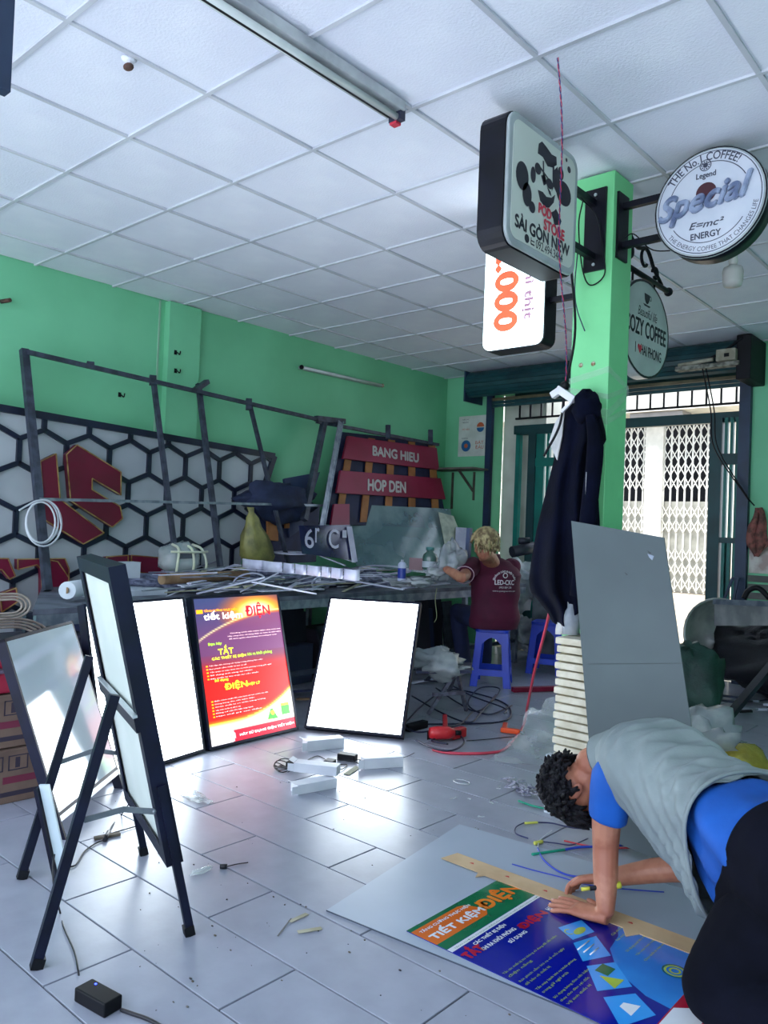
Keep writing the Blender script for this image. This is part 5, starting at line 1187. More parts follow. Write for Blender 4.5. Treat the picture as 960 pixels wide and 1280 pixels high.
gl = dict(rough=.12, coat=.5)
pblue = M('print_deep_blue', (5, 20, 142), (3, 16, 124), scale=1, **gl); pgreen = M('print_dark_green', (20, 112, 72), (16, 100, 64), scale=2, **gl); porg = M('print_orange_gloss', (222, 116, 40), (210, 100, 32), scale=2, **gl)
psky = M('print_sky_blue', (40, 140, 222), (24, 112, 200), scale=2, **gl); pwhite = M('print_white', (224, 230, 236), (216, 224, 232), **gl); pred = M('print_red', (176, 20, 56), (160, 14, 48), **gl); pyg = M('print_yellow_green', (172, 196, 70), (150, 176, 60), **gl); pcy = M('print_cyan_box', (54, 156, 236), (46, 146, 228), scale=2, **gl)
obj('panel_body', MB().box((PO.x, PO.y, .0045), (PO.x+fpl, PO.y+fpw, PO.z)), pblue, fp)
area([(0,0),(.155,0),(.155,fpw),(0,fpw)], .0003, pgreen, 'green_band')
o_ = [(.018,.0),(.118,.0),(.118,.27),(.095,.30),(.03,.27),(.018,.24)]; area([(b, a) for b, a in o_], .0006, porg, 'orange_block')
area([(.157,0),(.176,0),(.176,fpw),(.157,fpw)], .0004, pwhite, 'white_line')
area([(.485,.45),(.50,.36),(.57,.26),(.68,.20),(.752,.19),(.752,fpw),(.45,fpw),(.46,.50)], .0004, psky, 'light_field')
area([(.752,0),(fpl,0),(fpl,fpw),(.752,fpw)], .0005, pred, 'red_footer'); area([(.756,0),(fpl-.005,0),(fpl-.005,.20),(.80,.24),(.756,.20)], .0008, pwhite, 'footer_tab')
def ft_(items, m_, name, off=.0012):
    for s, b, a, w, h, f in items:
        b_ = MB(); text(b_, s, pq(b, a)+V(0,0,off), ax_, ay_, w, h, fat=f, off=0); obj(name, b_, m_, fp)
ft_([('TIẾT KIỆM', .105, .02, .27, .05, .002), ('TĂNG CƯỜNG THỰC HIỆN', .048, .02, .26, .018, .0006), ('CÁC THIẾT BỊ ĐIỆN', .205, .083, .17, .022, .0008), ('KHI RA KHỎI PHÒNG', .238, .075, .18, .02, .0008), ('SỬ DỤNG', .275, .17, .095, .02, .0008), ('HỢP LÝ', .258, .44, .07, .03, .001), ('HÃY SỬ DỤNG ĐIỆN', .81, .27, .30, .035, .001)], pwhite, 'white_lettering')
ft_([('ĐIỆN', .115, .295, .22, .085, .004)], M('print_bright_orange', (240, 132, 40), (228, 118, 32), **gl), 'orange_lettering')
ft_([('TẮT', .235, -.0+.005, .085, .05, .003), ('ĐIỆN', .262, .27, .15, .042, .003)], pred, 'red_lettering')
sm = [('Tắt các thiết bị khi không sử dụng để tiết kiệm', .352, .01, .30), ('điện năng', .372, .01, .12), ('Rút phích cắm khi ra về mỗi ngày', .405, .01, .25), ('để bảo vệ thiết bị', .425, .01, .13), ('Tắt máy lạnh khi ra khỏi phòng', .458, .01, .22), ('trong giờ nghỉ trưa', .478, .01, .14), ('Sử dụng bóng đèn tiết kiệm', .512, .01, .2), ('thay cho đèn sợi đốt', .532, .01, .16), ('Vệ sinh thiết bị', .552, .01, .13),
      ('Cài nhiệt độ từ', .475, .44, .12), ('hai mươi sáu độ', .50, .42, .13), ('Sử dụng quạt khi trời mát', .55, .38, .16), ('Tắt màn hình máy tính', .58, .38, .16), ('Chọn thiết bị nhãn xanh', .61, .37, .15)]
ft_([(s, b, a, w, .012, 0) for s, b, a, w in sm], pyg, 'small_lettering')
ft_([('TĂNG CƯỜNG SỬ DỤNG ĐIỆN AN TOÀN VÀ TIẾT KIỆM NĂNG LƯỢNG', .173, .02, .5, .009, 0)], pgreen, 'line_lettering', .0015)
sqs = [[(.325,.36),(.355,.46),(.42,.42),(.395,.325)], [(.405,.31),(.435,.40),(.52,.325),(.475,.235)], [(.495,.22),(.545,.30),(.635,.215),(.575,.125)], [(.60,.11),(.655,.19),(.735,.135),(.69,.02)]]
for q_ in sqs: area(q_, .0007, pcy, 'picture_square')
def cen(q_): return (sum(p[0] for p in q_)/4, sum(p[1] for p in q_)/4)
b_ = MB(); c = cen(sqs[0]); disc(b_, pq(*c)+V(.01,0,0), ax_, ay_, .03, .0012, ry=.014); obj('green_icon', b_, pyg, fp); b_ = MB(); disc(b_, pq(c[0]-.01, c[1]-.03), ax_, ay_, .016, .0012, r0=.012, a0=.5, a1=4.5)
obj('green_icon', b_, pyg, fp); b_ = MB(); c = cen(sqs[2]); poly(b_, [(-.03,-.03),(.03,-.03),(0,.03)], pq(*c)+V(.012,-.015,0), ax_, ay_, .0012); obj('green_icon', b_, pyg, fp); b_ = MB(); disc(b_, pq(.69,.38), ax_, ay_, .03, .0012, r0=.024); disc(b_, pq(.69,.38), ax_, ay_, .017, .0012, r0=.011); obj('green_icon', b_, pyg, fp)
b_ = MB(); poly(b_, [(-.025,-.02),(.025,-.02),(.025,.02),(-.025,.02)], pq(*c)+V(-.02,.025,0), ax_, ay_, .0012); obj('green_tag', b_, pgreen, fp); b_ = MB(); disc(b_, pq(.69,.38), ax_, ay_, .036, .0011, r0=.032); obj('green_tag', b_, pgreen, fp)
b_ = MB(); c = cen(sqs[1])
for k in range(3): b_ = MB(); b_.tube([pq(c[0]-.025+k*.02, c[1]-.035)+V(0,0,.001), pq(c[0]-.025+k*.02, c[1]+.04-k*.01)+V(0,0,.001)], .0022, 5); obj('lamp_icon', b_, pwhite, fp)
b_ = MB(); c = cen(sqs[3]); poly(b_, [(-.03,-.02),(.03,-.02),(.012,.02),(-.012,.02)], pq(*c), ax_, ay_, .0012); obj('lamp_icon', b_, pwhite, fp)
cv = thing('cardboard_ruler', 'long notched cardboard strip laid along the edge of the blue poster', 'cardboard', (-1.3, 2.48, .007))
st_ = [(-1.80,.0),(-1.785,.085),(-.60,.09),(-.60,-.0),(-1.02,-.0),(-1.045,-.045),(-1.075,0),(-1.235,0),(-1.262,-.05),(-1.28,.0),(-1.60,-.005),(-1.615,-.04),(-1.63,.0)]
cbm = M('tan_cardboard', (204, 176, 138), (188, 158, 122), rough=.8, scale=6)
obj('strip', MB().prism([(x, 2.443+y) for x, y in st_], (0,0,.0075), V(1,0,0), V(0,1,0), .0025), cbm, cv)
b_ = MB()
for k in range(5): poly(b_, [(0,0),(.02,0),(.012,.012),(.004,.008)], (-1.70+k*.155, 2.485, .0101), V(1,0,0), V(0,1,0), .0002)
obj('red_marks', b_, M('red_pencil', (190, 70, 60), rough=.8), cv)
# ================================================================== cables on the sheet
cols = [('blue_cable', (40, 70, 190)), ('green_tube', (20, 150, 120)), ('yellow_tube', (200, 204, 90)), ('red_cable', (200, 50, 60)), ('navy_cable', (30, 40, 90)), ('white_cable', (210, 214, 220))]
CM = {n: M(n, c, rough=.35) for n, c in cols}
def cable(name, pts, r, m_, lab, cat='cable', z=.008): return floorobj(name, MB().tube(spline([onz(u, v, z) for u, v in pts], 8), r, 6), m_, lab, cat)
cable('loose_cable', [(672,1060),(680,1075),(700,1090),(725,1096),(760,1094),(800,1085)], .0035, CM['blue_cable'], 'blue cable bowing across the grey sheet behind the planted hand')
cable('loose_cable', [(640,1080),(668,1088),(700,1096),(735,1106),(790,1112),(830,1115)], .0022, CM['blue_cable'], 'thin pale blue cable on the sheet nearest the cardboard strip')
cable('loose_cable', [(665,1068),(685,1065),(706,1062)], .0055, CM['green_tube'], 'short green tube end pointing at the blue cable', 'tube')
cable('loose_cable', [(706,1062),(725,1059),(750,1058),(785,1056)], .005, CM['blue_cable'], 'thick blue tube continuing from the green tube end', 'tube')
cable('loose_cable', [(705,1051),(740,1058),(780,1060),(800,1058)], .0035, CM['red_cable'], 'red cable partly behind the forearms')
cable('loose_cable', [(656,1028),(645,1034),(645,1042),(660,1048)], .003, CM['navy_cable'], 'dark curved cable end left of the yellow tube')
cable('loose_cable', [(656,1029),(672,1028)], .0055, CM['yellow_tube'], 'upper short yellow tube on the cable loop', 'tube')
cable('loose_cable', [(672,1028),(690,1029),(712,1034),(730,1036)], .0032, CM['navy_cable'], 'dark cable leading from the yellow tube to the hair')
cable('loose_cable', [(668,1054),(678,1052)], .0075, CM['yellow_tube'], 'lower short yellow tube at the sheet corner', 'tube')
cable('loose_cable', [(678,1052),(695,1054),(715,1056),(735,1048)], .0025, CM['navy_cable'], 'dark thin cable behind the forearm')
cable('loose_cable', [(690,1038),(675,1050),(672,1062)], .0018, CM['white_cable'], 'thin white cable crossing the sheet corner')
cable('loose_cable', [(648,1001),(665,1007),(690,1013),(712,1021)], .005, CM['green_tube'], 'long dark green tube on the floor below the strip of shiny modules', 'tube')
ledm = M('shiny_led_film', (206, 206, 226), (120, 122, 150), rough=.15, metal=.5, scale=60, bump=.6)
ls = thing('led_strip', 'heap of shiny silver module strips on the floor left of the worker hair', 'light strip', onz(662, 990, 0))
rd2 = random.Random(5)
for i in range(46):
    t = rd2.random(); u = 634+t*62+rd2.uniform(-4,4); v = 976+t*24+rd2.uniform(-6,8); p = onz(u, v, .006+.02*rd2.random())
    a = rd2.uniform(0, PI); d_ = V(math.cos(a), math.sin(a), rd2.uniform(-.3,.3))*.022; obj('module', MB().bar(p-d_, p+d_, .018, .004), ledm, ls)
for k in range(8):
    u, v = rd2.uniform(562, 640), rd2.uniform(968, 1025); p = onz(u, v, .002)
    floorobj('glass_chip', MB().bar(p, p+V(rd2.uniform(.01,.03), rd2.uniform(-.02,.03), .003), .01, .003), film, 'small clear chip on the floor left of the silver strips', 'chip', 'clear chips on the floor')
floorobj('wrapper_ring', MB().tube([onz(577,978,.004)+V(.045*math.cos(a), .03*math.sin(a), .003) for a in [2*PI*i/16 for i in range(16)]], .0035, 5, close=True), film2, 'small clear ring shaped scrap on the tiles right of the cartons', 'scrap')
# ---- black cable tangle, drill, orange gun
ctg = thing('cable_tangle', 'tangle of dark blue power cables on the floor in front of the stools', 'cable', onz(590, 890, 0))
runs = [[(505,905),(530,880),(560,862),(600,868),(632,880),(638,895),(620,903),(560,905),(520,905)], [(545,860),(575,880),(600,888),(625,862),(600,860),(585,880),(610,893),(640,882)], [(520,925),(540,935),(565,938),(580,928),(570,918),(540,925),(560,930)], [(515,870),(550,890),(585,903),(600,892),(620,868)], [(500,905),(520,915),(545,912),(575,905),(590,890)], [(530,850),(560,855),(590,870),(630,885),(630,892)]]
for k, r_ in enumerate(runs): obj('cable_run', MB().tube(spline([onz(u, v, .008+.006*k) for u, v in r_], 8), .0055, 6), M('cable_navy', (24, 30, 58), rough=.45), ctg)
cable('floor_wire', [(583,926),(610,924),(640,921),(655,922)], .003, jb, 'straight dark wire on the floor under the pink hose')
dr = thing('red_drill', 'red and black power drill lying on the floor by the right lightbox', 'drill', onz(560, 918, 0))
rp2 = M('red_plastic', (190, 34, 44), (170, 26, 36), rough=.4)
p, q = onz(537,916,.05), onz(568,916,.05)
obj('motor_housing', MB().tube([p, p+(q-p)*.3, p+(q-p)*.75, q], [.03,.04,.038,.025], 12), rp2, dr); obj('handle', MB().bar(onz(557,918,.05), ond(556,896,5.05), .03, .035), rp2, dr, bevel=.006); obj('battery', MB().box(onz(534,925,0), onz(558,918,0)+V(0,.02,.05)), blk, dr, bevel=.006)
obj('chuck', MB().tube([q, q+(q-p).normalized()*.04], .015, 10), blk, dr); obj('second_body', MB().bar(onz(564,918,.035), onz(580,914,.035), .05, .06), rp2, dr, bevel=.01)
floorobj('black_charger', MB().box(onz(512,916,0), onz(528,908,0)+V(0,0,.045)), blk, 'black charger block left of the red drill', 'charger', bevel=.005)
og = thing('glue_gun', 'orange glue gun lying on the floor left of the pink hose', 'tool', onz(638, 913, 0))
orp = M('orange_plastic', (236, 84, 30), (220, 70, 24), rough=.35)
obj('barrel', MB().bar(onz(626,912,.02), onz(650,915,.02), .03, .03), orp, og, bevel=.006); obj('handle', MB().bar(onz(630,913,.02), onz(632,905,.02), .03, .025), orp, og, bevel=.005); obj('nozzle', MB().tube([onz(650,915,.02), onz(656,916,.018)], .007, 8), zinc, og)
# ---- pink hose rising to the jacket
ph = [ony(690, 752, 3.95), ony(686, 775, 3.98), ond(676, 812, 4.9), ond(664, 858, 5.0)]
hose = thing('pink_hose', 'pinkish red hose rising from the floor towards the hanging jacket', 'hose', onz(590, 942, 0))
P_ = [onz(541,937,.008), onz(560,941,.008), onz(585,942,.008), onz(612,941,.008), onz(630,937,.008), onz(645,922,.012), onz(655,905,.02)]
e0, e1_ = P_[-1], ony(690, 752, 3.6)
for t, (u, v) in zip((.25, .5, .75), ((660, 880), (668, 840), (681, 790))):
    d = pix(e0)[2]+(pix(e1_)[2]-pix(e0)[2])*t; P_.append(ond(u, v, d))
P_.append(e1_); obj('hose_run', MB().tube(spline(P_, 8), .0085, 8), M('pink_red_rubber', (206, 70, 92), (190, 56, 78), rough=.35), hose)
floorobj('maroon_batten', MB().bar(onz(641,862,.02), onz(712,860,.02), .05, .035), M('maroon_wood', (140, 16, 56), (120, 12, 46), rough=.5), 'dark red batten on the floor right of the blue stool', 'batten')
# translucent film heap in front of the board stack
b_ = MB(); c0 = onz(640, 950, 0)
def filmf(s, t):
    p0, p1 = onz(612, 952, .004), onz(700, 958, .004); q0, q1 = ony(672, 885, 3.6), ony(698, 868, 3.45)
    a = p0.lerp(p1, s); b2 = q0.lerp(q1, s); p = a.lerp(b2, t**1.3); w = wob(p, .05, 9, 4)*(t+.25); p = p+w
    return V(p.x, p.y, max(.003, p.z))
b_.grid(filmf, 22, 22); floorobj('plastic_film', b_, film, 'sheet of clear crumpled film leaning against the cream board stack', 'film')
# ---- stack of cream boards by the pillar
bs = thing('board_stack', 'stack of cream fluted boards piled against the green pillar', 'boards', (-1.8, 3.33, 0))
crm = M('cream_board', (226, 220, 200), (206, 198, 174), rough=.6, scale=12); 
nb_l = 21; x0b = ony(697, 860, 3.28).x
for k in range(nb_l):
    z = .003+k*.0375; j = .004*math.sin(k*2.1)
    obj('board', MB().box((x0b+j+.0, 3.25+j*.5, z), (-1.40+j, 3.49, z+.031)), crm, bs, bevel=.006)
bw = ony(698, 905, 3.24); obj('white_edge_sheet', MB().box((x0b-.004, 3.20, .0), (x0b+.035, 3.235, .26)), wbx, bs)
bt = ony(715, 782, 3.35)
t = thing('clear_jar', 'grey film wrapped bottles standing on top of the cream boards', 'jar', (bt.x, 3.36, .79))
obj('jar_body', MB().lathe([(0,0),(.04,0),(.04,.09),(.02,.12),(.02,.14),(0,.14)], (bt.x-.01, 3.36, .79), 14), M('grey_clear', (190, 198, 206), (150, 160, 172), rough=.2, alpha=.7), t); obj('jar_body', MB().lathe([(0,0),(.035,0),(.035,.10),(.02,.13),(0,.14)], (bt.x+.075, 3.37, .79), 14), MATS['grey_clear'], t)
filmbag(680, 735, 4.7, (.08, .07, .08), 12, 'cloudy film bundle glimpsed between the jacket and the stool') if False else None
# ---- grey leaning board
gn = V(0, 1, -.17).normalized(); gp0 = V(0, 3.0, 0)
gtl, gtr = onplane(714, 651, gp0, gn), onplane(830, 672, gp0, gn)
dl = (onplane(735, 914, gp0, gn)-gtl).normalized(); dr_ = (onplane(866, 921, gp0, gn)-gtr).normalized()
gbr = gtr+dr_*((.004-gtr.z)/dr_.z); gbl = gtl+dl*((.05-gtl.z)/dl.z)
lb = thing('grey_board', 'tall grey sheet leaning against the pillar in front of cream boards', 'board', (gbl+gbr)/2)
nrm = gn
P4 = [gbl, gbr, gtr, gtl]; b_ = MB().add(P4+[p+nrm*.006 for p in P4], [(0,1,2,3),(7,6,5,4),(0,4,5,1),(1,5,6,2),(2,6,7,3),(3,7,4,0)]); bm_fix(b_)
gsm = M('slate_grey_sheet', (82, 95, 98), (72, 84, 88), rough=.5, scale=1.2); obj('sheet_body', b_, gsm, lb)
def onb(u, v): return onplane(u, v, gtl-nrm*.001, nrm)
for (u, v), r_, m_ in (((814,692), .012, zinc), ((783,715), .006, M('dark_scratch', (52, 60, 62), rough=.5)), ((812,688), .007, MATS['dark_scratch'])): obj('scuff', MB().add([onb(u-r_*400, v), onb(u+r_*300, v+3), onb(u+r_*100, v+r_*700), onb(u-r_*200, v+r_*400)], [(0,1,2,3)]), m_, lb)
a_, b2 = onb(735, 830), onb(855, 829); obj('crease', MB().bar(a_, b2, .003, .001), MATS['dark_scratch'], lb)
# ---- green bag on a clear box, film heap with yellow parcel
c = V(-1.93, 5.35, .27); obj('green_sack', bag(MB(), c, (.19, .19, .27), 21, 26, 20, amp=.45, flat=.13), M('dark_green_sack', (30, 66, 58), (20, 48, 44), rough=.55, scale=6, bump=.4), None, label='dark green plastic sack behind the right edge of the grey board', cat='sack')
obj('clear_tub', MB().prism(rrect(.30, .24, .03), (-2.07, 5.22, .0), V(1,0,0), V(0,1,0), .125), M('cloudy_tub', (176, 184, 170), (150, 160, 146), rough=.35, alpha=.85), None, label='cloudy plastic tub under the dark green sack', cat='tub')
c = V(-1.60, 4.45, .09); setp(obj('plastic_film', bag(MB(), c, (.30, .22, .15), 31, 34, 24, amp=1.0, flat=.003), film2), 'heap of clear crumpled film behind the back of the kneeling worker', 'film')
c = V(-1.36, 4.45, .08); ypk = obj('yellow_parcel', bag(MB(), c, (.16, .14, .10), 33, 20, 12, amp=.25, flat=.003), M('yellow_film_parcel', (184, 170, 66), (150, 136, 50), rough=.2, scale=10, bump=.4)); setp(ypk, 'yellow film wrapped parcel behind the kneeling worker hips', 'parcel')
# ---- heap at the right by the doorway
al = M('dull_aluminium', (176, 178, 176), (140, 144, 144), rough=.4, metal=.35, scale=5)
ba = thing('metal_basin', 'large dull aluminium basin tipped on its side by the doorway', 'basin', (-2.35, 6.7, .1))
axd = V(.55, -.55, .25).normalized(); cb_ = V(-2.22, 6.85, .44)
obj('bowl', MB().lathe([(.33,0),(.335,.02),(.31,.04),(.24,.14),(.12,.17),(0,.175)], cb_, 30, axis=-axd, cap=False), al, ba, mods=[('SOLIDIFY', dict(thickness=.01))])
obj('rim', MB().tube([cb_+(axd.orthogonal().normalized()*math.cos(a)+axd.cross(axd.orthogonal().normalized())*math.sin(a))*.335 for a in [2*PI*i/32 for i in range(32)]], .012, 8, close=True), al, ba)
pt = thing('grey_plate', 'flat grey galvanised plate resting on the black bundle', 'plate', (-1.75, 6.4, .62))
P0 = [ony(893,752,6.55), ony(965,755,6.2), ony(965,782,6.2), ony(893,782,6.55)]; b_ = MB().add(P0+[p+V(0,.05,0) for p in P0], [(0,1,2,3),(7,6,5,4),(0,4,5,1),(1,5,6,2),(2,6,7,3),(3,7,4,0)]); bm_fix(b_); obj('plate_face', b_, al, pt)
obj('top_flange', MB().bar(P0[0], P0[1], .03, .04), zinc, pt)
bk = obj('black_bundle', bag(MB(), V(-1.78, 6.85, .30), (.55, .28, .30), 41, 34, 22, amp=.35, flat=.004), M('black_tarpaulin', (14, 15, 26), (8, 9, 18), rough=.6, bump=.4)); setp(bk, 'black tarpaulin bundle in front of the tipped basin', 'bundle')
tb2 = thing('black_tool', 'black handled tool lying on top of the grey plate', 'tool', ony(945, 750, 6.3)); obj('handle', MB().tube(spline([ony(930,748,6.3), ony(936,738,6.3), ony(948,735,6.3), ony(962,748,6.3)], 5), .02, 8), blk, tb2)
ld = thing('folding_ladder', 'small dark folding frame standing behind the basin by the gate', 'ladder', ony(905, 750, 7.2)); 
for a_, b2 in (((903,755),(916,722)), ((916,722),(924,724)), ((922,724),(916,755))):
    pa1, pb1 = ony(*a_, 7.2), ony(*b2, 7.2)
    for lo_, hi_ in ((pa1, pb1), (pb1, pa1)):
        if lo_.z < hi_.z-.1: lo_.xyz = hi_+(lo_-hi_)*(hi_.z/(hi_.z-lo_.z))
    obj('rail', MB().bar(pa1, pb1, .02), navyst, ld)
scr = random.Random(8)
for i in range(14):
    p = V(scr.uniform(-2.1,-1.3), scr.uniform(6.0,6.5), .01+scr.random()*.04); a = scr.uniform(-.6,.6); d_ = V(math.cos(a), math.sin(a), .1)*scr.uniform(.08,.2)
    floorobj('scrap_piece', MB().bar(p-d_*.5+V(0,0,.01), p+d_*.5+V(0,0,.01), .03, .015), [blk, zinc, papw, steel][i % 4], ['black', 'pale metal', 'white', 'dark steel'][i % 4]+' scrap piece on the floor before the black bundle', 'scrap', ['black', 'pale metal', 'white', 'dark steel'][i % 4]+' scrap before the black bundle')
lg = thing('steel_bar', 'flat black steel leg slanting into the picture at the right edge', 'bar', (-1.80, 5.56, 0))
p, q = V(-1.80, 5.56, .012), ond(1000, 790, 5.5); obj('bar', MB().bar(p, q, .07, .03), M('black_painted_steel', (30, 36, 48), (20, 26, 38), rough=.4), lg); obj('edge', MB().bar(p+V(.0,-.018,.02), q+V(0,-.018,.02), .07, .004), zinc, lg) if False else None
floorobj('thin_rod', MB().bar(onz(931,878,.006), onz(965,874,.006), .012, .008), steel, 'thin dark rod on the floor at the right edge', 'rod')
# ---- hanging jackets on the pillar
jm = M('navy_jacket', (9, 13, 32), (6, 9, 22), rough=1, scale=5, spec=.1, bump=.25, bscale=60)
jk = thing('hanging_jacket', 'long navy hooded jacket hanging from the green pillar', 'jacket', ony(705, 780, 3.40))
rows_j = [(486,728,738),(492,722,744),(505,712,749),(520,702,752),(540,698,757),(550,697,758),(560,696,752),(580,691,750),(620,681,748),(660,671,750),(700,664,748),(725,661,745),(740,663,742),(752,674,738),(765,684,734),(780,692,720),(783,698,716)]
def jrow(v):
    for i in range(len(rows_j)-1):
        if rows_j[i][0] <= v <= rows_j[i+1][0]:
            t = (v-rows_j[i][0])/(rows_j[i+1][0]-rows_j[i][0]); return [rows_j[i][k]+(rows_j[i+1][k]-rows_j[i][k])*t for k in (1,2)]
b_ = MB(); N, Mv = 40, 56
def jf(s, t, back=False):
    v = 486+(783-486)*t; l, r = jrow(v); u = l+(r-l)*s
    e = math.sin(PI*s)**.5
    y = 3.47-(.13 if not back else -.0)*e*(.55+.45*min(1, t*3))
    if not back: y += .03*math.sin(s*17+1.8*math.sin(t*4+.6))*min(1, t*3)*e+.012*noise.noise(V(s*6, t*9, 2))
    p = ony(u, v, max(3.30, y) if not back else 3.475); return p
b_.grid(lambda s, t: jf(s, t), N, Mv); b_.grid(lambda s, t: jf(1-s, t, True), N, Mv)
obj('jacket_body', b_, jm, jk, merge=.0005)
# sleeve: separate hanging tube at the front right, hood at the top
sl = [ony(738,520,3.33), ony(744,560,3.31), ony(738,620,3.31), ony(730,690,3.31), ony(722,745,3.32)]
obj('sleeve', MB().tube(spline(sl, 6), [.022+.016*min(1,i/6) for i in range(25)], 14), jm, jk)
hd = bag(MB(), ony(733, 510, 3.37), (.07, .07, .07), 3, amp=.3); obj('hood', hd, jm, jk)
obj('zip_line', MB().tube(spline([ony(733,590,3.275), ony(731,640,3.275), ony(729,665,3.275)], 4), .0015, 5), MATS['white_plastic'], jk)
wc = MB().add([ony(705,512,3.40), ony(694,528,3.40), ony(686,553,3.40), ony(696,575,3.40), ony(702,545,3.38)], [(0,1,2,3,4)]); obj('white_cloth', wc, M('white_cloth', (206, 206, 206), rough=.8), None, label='white cloth corner hanging behind the jacket shoulder', cat='cloth', mods=[('SOLIDIFY', dict(thickness=.006))])
wc = MB().grid(lambda s, t: ony(698+s*26+3*math.sin(t*5), 745+t*48, 3.385+.02*math.sin(s*9+t*3)), 10, 8); obj('white_rag', wc, M('white_cloth', (1,1,1)), None, label='pale translucent rag below the jacket hem above the cream boards', cat='rag', mods=[('SOLIDIFY', dict(thickness=.004))])
# ---- blue plastic stools
sb = M('blue_plastic', (30, 70, 214), (22, 58, 190), rough=.35, scale=3); hole = None
def stool(loc, rz, label, group):
    t = thing('plastic_stool', label, 'stool', loc, rz, group)
    Ht, bo, to = .46, .165, .125
    obj('seat', MB().prism([(p[0]-to-.012, p[1]-to-.012) for p in rrect(2*to+.024, 2*to+.024, .04)], (0,0,Ht-.025), V(1,0,0), V(0,1,0), .025), sb, t, local=True, bevel=.004)
    for k in range(4):
        a = k*PI/2; R_ = Matrix.Rotation(a, 3, 'Z')
        # side panel with an arched opening, built as strips either side, arch and lower rail
        def sp(x, z, off=0): 
            h_ = bo+(to-bo)*(z/Ht); return R_ @ V(x*h_/bo, -h_-off, z)
        b_ = MB(); xs_ = [-bo, -.095, .095, bo]
        prof = [(-.095+.19*i/12, .34+.055*math.sin(PI*i/12)) for i in range(13)]
        outer = [(-bo,.0),(-bo,Ht-.02),(bo,Ht-.02),(bo,0),(.105,0),(.105,.11),(-.105,.11),(-.105,0)]
        # strips
        quads = [[(-bo,0),(-.105,0),(-.095,.34),(-bo,.34)], [(.105,0),(bo,0),(bo,.34),(.095,.34)], [(-.103,.09),(.103,.09),(.101,.14),(-.101,.14)]]
        for q_ in quads:
            P = [sp(*p) for p in q_]; Q = [sp(*p, -.006) for p in q_]; b_.add(P+Q, [(0,1,2,3),(7,6,5,4),(0,4,5,1),(1,5,6,2),(2,6,7,3),(3,7,4,0)])
        top_ = [(x, Ht-.02) for x, z in prof]
        for i in range(12):
            q_ = [prof[i], prof[i+1], top_[i+1], top_[i]]; P = [sp(*p) for p in q_]; Q = [sp(*p, -.006) for p in q_]; b_.add(P+Q, [(0,1,2,3),(7,6,5,4),(0,4,5,1)])
        for s_ in (-1, 1):
            q_ = [(s_*bo,.34),(s_*.095,.34),(s_*.095,Ht-.02),(s_*bo,Ht-.02)]; P = [sp(*p) for p in q_]; Q = [sp(*p, -.006) for p in q_]; b_.add(P+Q, [(0,1,2,3),(7,6,5,4)])
        bm_fix(b_); obj('side_panel', b_, sb, t, local=True)
    return t
stool((-3.63, 5.53, 0), .52, 'blue plastic stool the seated worker sits on', 'blue plastic stools')
stool((-3.62, 6.42, 0), .33, 'empty blue plastic stool behind the jacket hem', 'blue plastic stools')
for k, (u, v, d, s, lab) in enumerate(((665, 728, 8.3, (.25,.22,.22), 'cloudy bag heap behind the empty blue stool'), (650, 790, 8.0, (.22,.2,.16), 'pale film heap on the floor behind the blue stools'))):
    c = ond(u, v, d); c.y = min(c.y, 7.0); c.z = max(.1, c.z); filmbag(*pix(c)[:2], pix(c)[2], s, 50+k, lab)
obj('side_machine', MB().box((-4.0, 6.75, 0), (-3.3, 7.15, .72)), M('grey_machine_body', (120, 126, 134), (80, 86, 96), rough=.6, scale=5), None, label='grey machine box against the gate behind the stools', cat='machine', bevel=.02)
obj('cloth_heap', bag(MB(), V(-3.65, 6.95, .80), (.28, .16, .09), 61, amp=.4, flat=.725), blk, None, label='dark cloth heap on the machine box right of the seated worker', cat='cloth')
# ================================================================== people
skin = M('skin_tan', (190, 132, 106), (164, 104, 82), rough=.45, scale=12, bump=.05, bscale=90, spec=.4)
nail = M('nail', (220, 170, 155), rough=.35)
def loft(mb, secs, n=16, cap=True):
    """closed tube: secs = (centre, radius along side, radius along other, side vector)"""
    base = len(mb.v); m = len(secs)
    C_ = [Vector(s[0]) for s in secs]
    for i, (c, ra, rb, sd_) in enumerate(secs):
        t = (C_[min(i+1, m-1)]-C_[max(i-1, 0)]).normalized(); s_ = Vector(sd_); s_ = (s_-t*s_.dot(t)).normalized(); o = t.cross(s_)
        for k in range(n):
            a = 2*PI*k/n; mb.v.append(tuple(C_[i]+s_*(ra*math.cos(a))+o*(rb*math.sin(a))))
    for i in range(m-1):
        for k in range(n):
            mb.smooth.add(len(mb.f)); mb.f.append((base+i*n+k, base+i*n+(k+1) % n, base+(i+1)*n+(k+1) % n, base+(i+1)*n+k))
    mb.f.append(tuple(base+k for k in range(n))[::-1]); mb.f.append(tuple(base+(m-1)*n+k for k in range(n)))
    return mb
def limb(mb, pts, rs, n=14, k=4):
    """round limb with rounded ends through pts"""
    P = spline(pts, k); R = []
    for i in range(len(rs)-1): R += [rs[i]+(rs[i+1]-rs[i])*j/k for j in range(k)]
    R.append(rs[-1]); mb.tube(P, R, n); mb.ball(P[0], R[0]*.98, n, 8); mb.ball(P[-1], R[-1]*.98, n, 8); return mb
